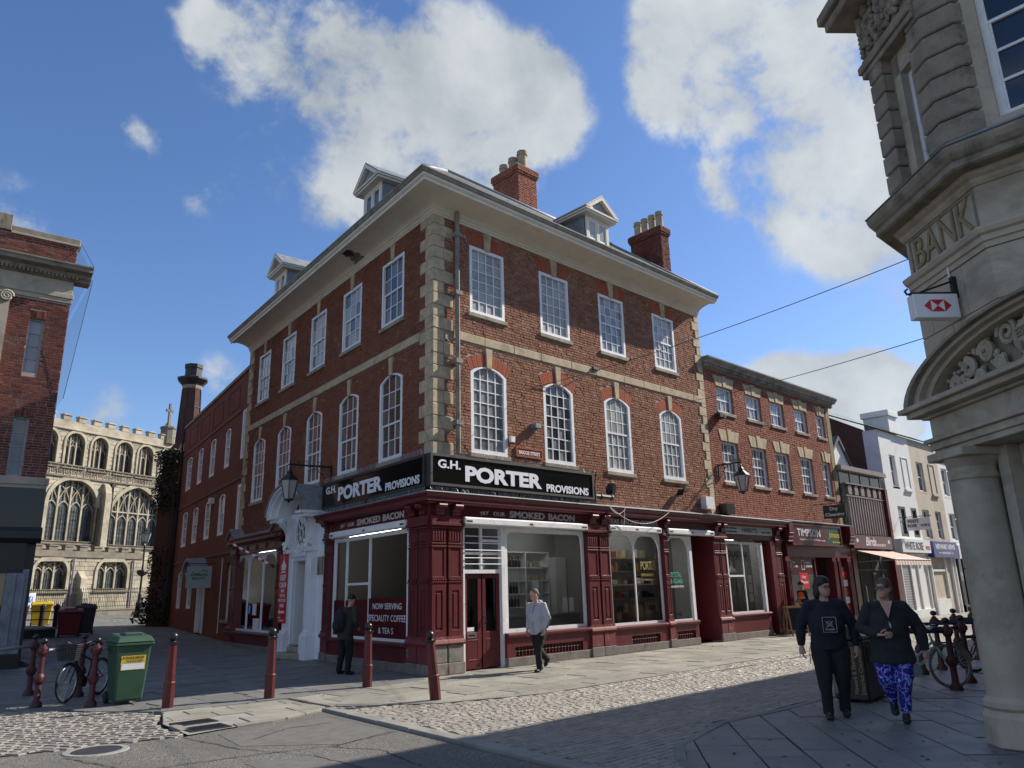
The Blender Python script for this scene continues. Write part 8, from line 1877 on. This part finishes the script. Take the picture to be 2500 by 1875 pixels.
for i in range(14):
    s = 9.12 + .075 * i; p = FR(s, -.45 - .1 * (i % 3), .73); m = MB(); m.lathe([(.03, 0), (.005, .01), (.005, .1), (.03, .13), (.035, .2)], tuple(p), 8); ob = m.build('crystal_glass', 'glass_pale', None, loc=tuple(p)); tag(ob, 'crystal glass standing in the narrow tea shop window', 'glass', 'crystal glasses in the narrow window')
for i, s in enumerate((12.75, 13.6)):
    t = T('pendant_lamp', ('left' if i == 0 else 'right') + ' pale enamel pendant lamp inside the salad bar window', 'pendant lamp', FR(s, -.7, 2.1)); p = FR(s, -.7, 0); m = MB(); m.lathe([(.03, 2.38), (.05, 2.3), (.16, 2.2), (.18, 2.12)], (p.x, p.y, 0), 14); m.build('shade', 'sign_white', t); m = MB(); m.tube([(p.x, p.y, 2.38), (p.x, p.y, 3.3)], .008, 4); m.build('flex', 'wire', t)
for k in range(3): fitting('menu_sheet', FR, [(13.75, 14.0, -.19, -.185, 1.15 + k * .3, 1.42 + k * .3)], 'paper', ('lowest', 'middle', 'topmost')[k] + ' white menu sheet taped in the salad bar window', 'notice', FR(13.87, -.19, 1.15 + k * .3))
# salon window
t = T('salon_mirror', 'tall framed mirror inside the salon window', 'mirror', FL(11.6, -.8, 1.2)); m = MB(FL); m.box(10.9, 12.2, -.9, -.88, 1.2, 2.9); m.build('glass', 'room_wall', t); m = MB(FL); m.ring([(10.85, 1.15), (12.25, 1.15), (12.25, 2.95), (10.85, 2.95)], [(10.92, 1.22), (12.18, 1.22), (12.18, 2.88), (10.92, 2.88)], -.9, -.86); m.build('frame', 'black', t)
for k, s in enumerate((10.15, 11.6, 13.0)):
    t = T('salon_chair', 'dark slatted chair in the salon window, ' + ('nearest the red banner', 'middle of three', 'farthest down the lane')[k], 'chair', FL(s, -.5, .5), 'chairs in the salon window'); m = MB(FL)
    for i in range(9): x = s - .4 + .1 * i; m.tube([(x, -.45, .55), (x + .02, -.48, 1.15)], .018, 5)
    m.tube([(s - .42, -.48, 1.15), (s + .44, -.48, 1.15)], .025, 6); m.build('backrest', 'black', t); m = MB(FL); m.box(s - .4, s + .42, -.85, -.45, .55, .6); m.build('seat', 'black', t)
fitting('blue_sticker', FL, [(12.05, 12.35, -.145, -.14, 1.15, 1.45)], 'facebook_blue', 'blue square sticker on the salon window', 'sticker', FL(12.2, -.14, 1.15)); m = MB(FL); text(m, 'f', 12.22, 12.1, 1.17, 1.42, -.137, bold=.03, thick=.002); m.build('sticker_letter', 'paper', bpy.data.objects['blue_sticker']); fitting('price_sheet', FL, [(11.5, 11.85, -.145, -.14, 1.12, 1.5)], 'paper', 'white sheet beside the blue sticker on the salon window', 'notice', FL(11.7, -.14, 1.1)); fitting('price_sheet', FL, [(11.15, 11.75, -.145, -.14, .66, 1.02)], 'paper', 'larger white sheet at the foot of the salon window', 'notice', FL(11.4, -.14, .66))
# ---------------------------------------------------------------- people
def skin_mesh(mb, voxel, smooth=6, extra=None, wrinkle=0.0, cut=None):
    me = bpy.data.meshes.new('tmp'); me.from_pydata(mb.v, [], mb.f); bm = bmesh.new(); bm.from_mesh(me); bmesh.ops.recalc_face_normals(bm, faces=bm.faces); bm.to_mesh(me); bm.free()
    o = bpy.data.objects.new('tmp', me); TMP.collection.objects.link(o)
    r = o.modifiers.new('r', 'REMESH'); r.mode = 'VOXEL'; r.voxel_size = voxel; r.adaptivity = 0
    if smooth: s = o.modifiers.new('s', 'SMOOTH'); s.iterations = smooth; s.factor = .5
    res = baked(o); bpy.data.objects.remove(o); bpy.data.meshes.remove(me)
    vs = [v.co.copy() for v in res.vertices]; fs = [tuple(p.vertices) for p in res.polygons]
    if wrinkle:
        ns = [v.normal.copy() for v in res.vertices]
        for i, (p, n) in enumerate(zip(vs, ns)):
            q = Vector((p.x * 9, p.y * 9, p.z * 6)); vs[i] = p + n * (wrinkle * (noise.noise(q) + .6 * noise.noise(q * 2.3 + Vector((3, 1, 2)))))
    bpy.data.meshes.remove(res); out = MB()
    out.add(vs, fs)
    if extra is not None: out.add(extra.v, extra.f)
    return out
def hand(mb, w, d, side, s=1.0, curl=.5, palm=None):
    """palm and five separate fingers; w wrist point, d direction of the hand, palm = direction the palm faces"""
    w = Vector(w); d = Vector(d).normalized(); pn = Vector(palm).normalized(); pn = (pn - d * pn.dot(d)).normalized(); x = d.cross(pn).normalized() * side
    mb.tube([w - d * .03, w + d * .02 * s, w + d * .055 * s, w + d * .088 * s], [.024 * s, .036 * s, .043 * s, .040 * s], 10, ry=[.02 * s, .018 * s, .016 * s, .013 * s]) if abs(x.z) < 2 else None
    for k, (off, L) in enumerate(((-.030, .072), (-.010, .082), (.011, .077), (.031, .060))):
        a = w + d * .08 * s + x * off * s; p1 = a + (d * math.cos(curl * .5) + pn * math.sin(curl * .5)) * L * .45 * s; p2 = p1 + (d * math.cos(curl * 1.3) + pn * math.sin(curl * 1.3)) * L * .33 * s; p3 = p2 + (d * math.cos(curl * 2.0) + pn * math.sin(curl * 2.0)) * L * .25 * s
        mb.tube([a - d * .02, p1, p2, p3], [.0098 * s, .0092 * s, .0085 * s, .007 * s], 7)
    a = w + d * .025 * s - x * .035 * s; p1 = a + (d * .75 - x * .6 + pn * .25).normalized() * .038 * s; p2 = p1 + (d * .95 - x * .15 + pn * .35).normalized() * .032 * s
    mb.tube([a + x * .02, a, p1, p2], [.013 * s, .0125 * s, .0105 * s, .008 * s], 7)
def head(mb, c, yaw, pitch, s=1.0, fat=0.0):
    """skull, jaw, nose, ears; c centre of the head, faces +x after yaw/pitch"""
    M = Matrix.Rotation(yaw, 3, 'Z') @ Matrix.Rotation(pitch, 3, 'Y'); c = Vector(c)
    def P(x, y, z): return c + M @ (Vector((x, y, z)) * s)
    def el(cx, cy, cz, rx, ry, rz, n=12):
        m = MB(); m.ball((0, 0, 0), 1, n); mb.add([P(cx + v[0] * rx, cy + v[1] * ry, cz + v[2] * rz) for v in m.v], m.f)
    el(-.012, 0, .03, .098, .076 + fat * .3, .098); el(.03, 0, -.045, .064, .060 + fat, .075); el(.055, 0, -.085, .034, .036 + fat, .028); el(.012, 0, -.02, .075, .070 + fat, .08)
    el(.088, 0, -.018, .022, .013, .026, 8); el(.078, 0, .004, .016, .010, .03, 8); el(.072, 0, .034, .02, .05, .014, 8)
    el(.074, 0, -.062, .016, .026, .009, 8); el(.076, 0, -.074, .013, .022, .008, 8)
    for sd in (-1, 1): el(-.012, sd * (.077 + fat * .4), -.008, .022, .010, .034, 8); el(.055, sd * .032, -.022, .02, .02, .016, 8)
    return P
def eyes(P, parent, name='eyes'):
    m = MB()
    for sd in (-1, 1):
        q = MB(); q.ball((0, 0, 0), 1, 8); m.add([P(.074 + v[0] * .011, sd * .031 + v[1] * .013, .008 + v[2] * .008) for v in q.v], q.f)
    m.build('eyes', 'cloth_black', parent, smooth=True)
def person(loc, yaw, label, H=1.75, spec=None):
    t = T('person', label, 'person', loc); sc = H / 1.75; Z = Matrix.Rotation(yaw, 3, 'Z'); L0 = Vector(loc)
    fin = lambda mb: MB(None).add([L0 + Z @ (Vector(v) * sc) for v in mb.v], mb.f)
    S_ = spec; lean = S_.get('lean', 0.0); w = S_.get('w', 1.0); dp = S_.get('d', w)
    hip = Vector((0, 0, .93)); ch = Vector((lean * .6, 0, 1.28)); nk = Vector((lean, 0, 1.46)); hc = nk + Vector(S_.get('head', (.02, 0, .165)))
    legs = S_['legs']; arms = S_['arms']
    b = MB()
    b.tube([hip - Vector((0, 0, .08)), hip + Vector((0, 0, .05)), hip.lerp(ch, .5), ch, nk - Vector((0, 0, .03)), nk], [.13 * w, .145 * w, .135 * w, .16 * w, .09, .058], 14, ry=[.09 * dp, .10 * dp, .10 * dp, .105 * dp, .07, .056])
    b.tube([nk - Vector((0, 0, .04)), hc - Vector((.015, 0, .06))], [.058, .054], 12)
    P = head(b, hc, S_.get('hyaw', 0), S_.get('hpitch', 0), 1.08, S_.get('fat', 0.0))
    hands = MB()
    for sd, (el, wr, hd, pm, cu) in zip((1, -1), arms):
        sh = Vector((lean * .92, sd * .175 * min(1.12, w), 1.405)); el = Vector(el); wr = Vector(wr)
        b.tube([Vector((lean * .9, sd * .07, 1.41)), sh, sh.lerp(el, .5), el, el.lerp(wr, .4), wr], [.06, .052, .043, .036, .036, .024], 10); hand(hands, wr, hd, sd, 1.0, cu, pm)
    for sd, (kn, an, toe) in zip((1, -1), legs):
        kn = Vector(kn); an = Vector(an); hp = Vector((0, sd * .085 * w, .88)); b.tube([hp + Vector((0, 0, .05)), hp, hp.lerp(kn, .5), kn, kn.lerp(an, .35), an], [.085, .085 * w, .07 * w, .052, .055, .036], 10)
        toe = Vector(toe); d = (toe - an); b.tube([an, an + d * .5 - Vector((0, 0, .02)), toe], [.035, .036, .028], 8)
    body = fin(skin_mesh(b, .0125, 3, hands)).build('body', S_.get('skin', 'skin'), t, smooth=True); eyes(lambda x, y, z: L0 + Z @ (P(x, y, z) * sc), body)
    # trousers
    m = MB(); lw = S_.get('leg', 1.0); m.tube([hip + Vector((0, 0, .13)), hip + Vector((0, 0, .05)), hip - Vector((0, 0, .08))], [.16 * w, .17 * w, .165 * w], 14, ry=[.12 * dp, .13 * dp, .125 * dp])
    for sd, (kn, an, toe) in zip((1, -1), legs):
        kn = Vector(kn); an = Vector(an); hp = Vector((0, sd * .09 * w, .86)); e = an + (kn - an) * S_.get('ankle', -.09); m.tube([hp + Vector((0, 0, .06)), hp, hp.lerp(kn, .5), kn, kn.lerp(e, .5), e], [.10 * w, .105 * w, .095 * w * lw, .078 * w * lw, .073 * lw, .068 * lw * S_.get('cuff', 1.0)], 12)
    fin(skin_mesh(m, .016, 3, None, S_.get('wr', .010))).build('trousers', S_['trousers'], t, smooth=True)
    # coat or jumper
    m = MB(); jl = S_.get('hem', .80); jw = S_.get('jw', 1.0); hx = S_.get('hemw', 1.0)
    low = Vector((-.0, 0, jl)); m.tube([low, low + Vector((0, 0, .04)), hip + Vector((0, 0, .08)), hip.lerp(ch, .55) + Vector((S_.get('belly', 0) * .5, 0, 0)), ch, Vector((lean * .9, 0, 1.40)), Vector((lean * .97, 0, 1.455))], [.175 * w * hx * jw, .18 * w * hx * jw, .175 * w * jw, .175 * w * jw, .185 * w * jw, .14, .08], 16, ry=[.135 * dp * hx * jw, .14 * dp * hx * jw, .135 * dp * jw + S_.get('belly', 0) * .6, .14 * dp * jw + S_.get('belly', 0), .135 * dp * jw, .10, .078])
    for sd, (el, wr, hd, pm, cu) in zip((1, -1), arms):
        sh = Vector((lean * .92, sd * .185 * min(1.12, w), 1.40)); el = Vector(el); wr = Vector(wr); m.tube([Vector((lean * .9, sd * .06, 1.40)), sh, sh.lerp(el, .5), el, el.lerp(wr, .5), wr.lerp(el, .06)], [.08, .078 * jw, .070 * jw * S_.get('aw', 1), .064 * jw * S_.get('aw', 1), .058 * jw * S_.get('aw', 1), .047], 12)
    fin(skin_mesh(m, .016, 3, None, S_.get('wr', .010))).build(S_.get('topname', 'jacket'), S_['top'], t, smooth=True)
    # shoes
    for sd, (kn, an, toe) in zip((1, -1), legs):
        an = Vector(an); toe = Vector(toe); d = (toe - an); d.z = d.z; m = MB(); hl = an - d.normalized() * .05; m.tube([hl - Vector((0, 0, .02)), an - Vector((0, 0, .025)), an + d * .55 - Vector((0, 0, .03)), toe - Vector((0, 0, .0)), toe + d.normalized() * .03], [.04, .05, .054, .05, .03], 10, ry=[.05, .062, .044, .034, .02])
        fin(skin_mesh(m, .011, 2)).build('shoe', 'shoe', t, smooth=True)
    hk = S_.get('hair')
    if hk:
        m = MB(); Q = lambda x, y, z: P(x, y, z)
        def el(cx, cy, cz, rx, ry, rz, n=12):
            q = MB(); q.ball((0, 0, 0), 1, n); m.add([Q(cx + v[0] * rx, cy + v[1] * ry, cz + v[2] * rz) for v in q.v], q.f)
        fat = S_.get('fat', 0.0)
        if hk[1] == 'short': el(-.03, 0, .055, .088, .080 + fat * .3, .082); el(-.055, 0, .005, .06, .076 + fat * .3, .06)
        elif hk[1] == 'long': el(-.012, 0, .062, .1, .09 + fat * .3, .086); el(-.05, 0, .0, .075, .09 + fat * .3, .09); el(-.07, 0, -.08, .055, .085, .08); el(-.02, .078, -.03, .035, .018, .08, 8); el(-.02, -.078, -.03, .035, .018, .08, 8)
        elif hk[1] == 'bun': el(-.018, 0, .058, .098, .086 + fat * .3, .088); el(-.05, 0, .0, .07, .086 + fat * .3, .075); el(-.13, 0, .0, .045, .05, .05); el(.02, .06, .05, .05, .026, .04, 8); el(.02, -.06, .05, .05, .026, .04, 8)
        elif hk[1] == 'cap': el(-.012, 0, .06, .108, .086, .075); el(-.03, 0, .02, .09, .086, .05)
        fin(skin_mesh(m, .010, 2, None, .0 if hk[1] == 'cap' else .006)).build('cap' if hk[1] == 'cap' else 'hair', hk[0], t, smooth=True)
    return t, (lambda x, y, z: L0 + Z @ (Vector((x, y, z)) * sc)), (lambda x, y, z: L0 + Z @ (P(x, y, z) * sc))
def glasses(P, parent, lens, name='glasses', big=1.0):
    m = MB()
    for sd in (-1, 1):
        m.tube([P(.094, sd * .031 + .026 * big * math.cos(a), .008 + .019 * big * math.sin(a)) for a in [2 * math.pi * i / 12 for i in range(13)]], .0025, 5); m.tube([P(.092, sd * .058, .012), P(.02, sd * .082, .012), P(-.015, sd * .086, .004)], .003, 5)
    m.tube([P(.096, -.006, .012), P(.096, .006, .012)], .0025, 4); g = m.build(name, 'black', parent)
    m = MB()
    for sd in (-1, 1):
        pts = [P(.093, sd * .031 + .026 * big * math.cos(a), .008 + .019 * big * math.sin(a)) for a in [2 * math.pi * i / 12 for i in range(12)]]; m.add(pts, [tuple(range(12))])
    m.build('lens', lens, g)
dn = (0, 0, -1)
# walking man in the pale grey track top, heading left, looking down
t, P, HP = person((2.12, -1.2, 0), R_(188), 'man in pale grey striped track top and black trousers walking past the shop', 1.74, dict(lean=.05, w=1.16, d=1.16, belly=.03, hyaw=R_(-34), hpitch=R_(26), head=(.055, 0, .155), skin='skin_pink',
    legs=[((.14, .09, .48), (.10, .08, .09), (.25, .09, .035)), ((-.10, -.10, .46), (-.44, -.11, .23), (-.37, -.11, .09))], arms=[((-.02, .27, 1.12), (.10, .24, .88), (.35, -.05, -1), (0, -1, 0), .9), ((-.02, -.27, 1.12), (.07, -.25, .87), (.2, .05, -1), (0, 1, 0), .6)],
    trousers='cloth_black', top='cloth_grey', topname='track_top', hem=.78, jw=1.03, cuff=1.1, hair=('hair_grey', 'short'), wr=.012))
m = MB()
for k in range(3):
    y = .272 + .0; m.tube([P(.03 - .022 * k, .10 + .012 * k, 1.475 - .006 * k), P(.03 - .03 * k, .185, 1.475 - .012), P(.005 - .034 * k, .285, 1.30), P(.0 - .034 * k, .34 - .004 * k, 1.12), P(.055 - .034 * k, .322 - .004 * k, 1.0), P(.10 - .034 * k, .30, .91)], .0055, 5)
m.build('sleeve_stripes', 'stripe_dark', t)
m = MB(); m.tube([P(.195, .02, .80), P(.2, .0, 1.0), P(.2, .0, 1.2), P(.165, .01, 1.36), P(.13, .06, 1.45)], .005, 4); m.build('zip', 'stripe_dark', t)
m = MB(); m.tube([P(.02, .06, 1.46), P(-.06, .05, 1.47), P(-.09, 0, 1.47), P(-.06, -.05, 1.47), P(.02, -.06, 1.46)], [.03, .045, .05, .045, .03], 8); m.build('hood', 'cloth_grey', t, smooth=True)
# man with the backpack looking into the lane window
t, P, HP = person((-.78, 2.1, 0), R_(8), 'man in dark coat with black backpack looking into the lane window', 1.74, dict(lean=.09, w=1.1, d=1.1, hyaw=R_(10), hpitch=R_(20), head=(.06, 0, .15), legs=[((.03, .13, .48), (-.02, .17, .085), (.12, .20, .035)), ((.03, -.12, .48), (-.02, -.14, .085), (.12, -.17, .035))],
    arms=[((.02, .32, 1.14), (.16, .22, .98), (1, -.3, -.2), (0, -1, 0), .7), ((.02, -.31, 1.14), (.16, -.22, .98), (1, .3, -.2), (0, 1, 0), .7)], trousers='cloth_black', top='cloth_olive', topname='coat', hem=.74, jw=1.05, hair=('hair_dark', 'cap'), wr=.013))
b = MB(); b.ball((0, 0, 0), 1, 14); pk = MB(); pk.add([P(-.20 + v[0] * .12 * (1 if v[0] < 0 else .7), v[1] * .165 - .02, 1.16 + v[2] * .26) for v in b.v], b.f)
bag = pk.build('backpack', 'cloth_navy', None, loc=tuple(P(-.2, 0, .9)), smooth=True); tag(bag, 'black backpack worn by the man at the lane window', 'backpack')
q = MB(); b2 = MB(); b2.ball((0, 0, 0), 1, 10); q.add([P(-.30 + v[0] * .05, v[1] * .12 - .02, 1.06 + v[2] * .13) for v in b2.v], b2.f); q.build('pocket', 'cloth_navy', bag, smooth=True)
q = MB()
for sd in (-1, 1): q.tube([P(-.16, sd * .11, 1.38), P(-.0, sd * .13, 1.46), P(.14, sd * .12, 1.36), P(.16, sd * .13, 1.2)], .022, 6, ry=[.008] * 4)
q.build('strap', 'cloth_navy', bag)
# couple in the shade: man in navy sweatshirt
t, P, HP = person((.27, -8.66, 0), R_(212), 'man with long dark hair and glasses in navy printed sweatshirt and black trousers', 1.80, dict(lean=.02, w=1.27, d=1.25, belly=.04, fat=.008, hyaw=R_(38), hpitch=R_(2), skin='skin_pink', legs=[((.06, .11, .49), (-.04, .10, .10), (.10, .10, .045)), ((.10, -.12, .49), (.12, -.12, .085), (.27, -.13, .03))],
    arms=[((-.03, .33, 1.12), (.02, .33, .86), (.1, -.02, -1), (0, -1, 0), .7), ((-.05, -.33, 1.12), (-.02, -.35, .86), (.05, .05, -1), (0, 1, 0), .5)], trousers='cloth_black', top='cloth_navy', topname='sweatshirt', hem=.83, jw=1.0, aw=1.12, leg=1.0, hair=('hair_dark', 'long'), wr=.012))
glasses(HP, t, 'glass_thin')
q = MB(lambda s, o, z: P(.285 + o, s, z)); q.ring([(-.085, 1.06), (.085, 1.06), (.085, 1.25), (-.085, 1.25)], [(-.081, 1.064), (.081, 1.064), (.081, 1.246), (-.081, 1.246)], 0, .003); text(q, 'WHISKEY', -.06, .06, 1.085, 1.105, .003, thick=.002); q.tube([(-.045, .002, 1.12), (.045, .002, 1.2)], .003, 4); q.tube([(.045, .002, 1.12), (-.045, .002, 1.2)], .003, 4)
for a in range(10): q.tube([(.032 * math.cos(a * .63), .002, 1.165 + .03 * math.sin(a * .63)), (.032 * math.cos(a * .63 + .5), .002, 1.165 + .03 * math.sin(a * .63 + .5))], .0025, 4)
q.build('chest_print', 'letter_grey', t)
q = MB(); q.tube([P(.10, -.26, .86), P(.12, -.27, .78), P(.1, -.27, .66)], .006, 5); q.build('key_chain', 'steel', t)
# woman in dark cardigan and lightning leggings
t, P, HP = person((.42, -9.42, 0), R_(205), 'woman in sunglasses, dark cardigan and bright blue lightning patterned trousers', 1.76, dict(lean=.02, w=1.30, d=1.25, belly=.03, hyaw=R_(-32), hpitch=R_(-2), skin='skin_pink', legs=[((.10, .09, .50), (.08, .05, .095), (.21, .04, .035)), ((.04, -.11, .50), (-.14, -.06, .20), (-.02, -.06, .09))],
    arms=[((-.04, .36, 1.13), (.0, .39, .84), (.1, -.05, -1), (0, -1, 0), .4), ((.08, -.34, 1.13), (.25, -.13, 1.06), (.35, 1, 0), (-1, 0, 0), .45)], trousers='leggings', top='cloth_charcoal', topname='cardigan', ankle=.06, hem=.70, hemw=1.14, jw=1.04, aw=1.18, leg=1.02, cuff=.95, hair=('hair_brown', 'bun'), wr=.012))
glasses(HP, t, 'black_gloss', 'sunglasses', 1.15)
q = MB(lambda s, o, z: P(.10 + o, s, z)); q.prism([(-.075, 1.475), (.075, 1.475), (.0, 1.27)], .03, .115); q.v = [(v[0], v[1] + (1.475 - v[2]) * .33, v[2]) for v in q.v]; q.build('neckline', 'skin_pink', t)
q = MB(); q.tube([P(.23, .0, 1.22), P(.245, .0, 1.17), P(.245, .012, 1.14), P(.235, .012, 1.2)], .005, 5); q.build('cardigan_clasp', 'steel', t)
q = MB(); q.tube([P(.25 + .032 * math.cos(a), -.10, 1.06 + .032 * math.sin(a)) for a in [2 * math.pi * i / 10 for i in range(11)]], .008, 5); q.build('watch', 'black', t)
# worker in the orange vest by the dry cleaner
t, P, HP = person((16.5, -.35, 0), R_(150), 'worker in dark clothes, black beanie and orange vest by the dry cleaner', 1.76, dict(lean=.02, w=1.02, hyaw=0, hpitch=R_(14), legs=[((.03, .09, .48), (.0, .09, .085), (.14, .10, .035)), ((.02, -.09, .48), (-.02, -.09, .085), (.12, -.10, .035))], arms=[((-.0, .24, 1.12), (.2, .12, 1.08), (1, -.3, .1), (0, -1, 0), .8), ((.0, -.24, 1.12), (.2, -.12, 1.06), (1, .3, .1), (0, 1, 0), .8)], trousers='cloth_black', top='cloth_black', hem=.85, hair=('hair_dark', 'cap')))
q = MB(); q.tube([Vector((0, 0, .92)), Vector((.0, 0, 1.1)), Vector((.01, 0, 1.3)), Vector((.02, 0, 1.41))], [.195, .19, .2, .15], 14, ry=[.155, .155, .155, .115]); fs_ = skin_mesh(q, .016, 2); MB().add([P(*v) for v in fs_.v], fs_.f).build('vest', 'orange', t, smooth=True)
q = MB()
for z in (1.02, 1.2): q.tube([P(.16 * math.cos(a), .2 * math.sin(a), z) for a in [2 * math.pi * i / 20 for i in range(21)]], .012, 5)
q.build('reflective_band', 'paper', t)
# distant figure behind the barrier
person((-1.55, 36.2, .56), R_(-70), 'distant person in black standing by the churchyard railings', 1.72, dict(lean=.02, w=1.05, hyaw=0, hpitch=0, legs=[((.03, .09, .48), (.0, .09, .085), (.14, .10, .035)), ((.02, -.09, .48), (-.02, -.09, .085), (.12, -.10, .035))], arms=[((-.02, .25, 1.12), (.05, .24, .88), (.2, 0, -1), (0, -1, 0), .5), ((-.02, -.25, 1.12), (.05, -.24, .88), (.2, 0, -1), (0, 1, 0), .5)], trousers='cloth_black', top='cloth_black', hem=.78, hair=('hair_dark', 'short')))
bpy.data.scenes.remove(TMP)
for _c in list(bpy.data.meshes):
    if _c.users == 0: bpy.data.meshes.remove(_c)
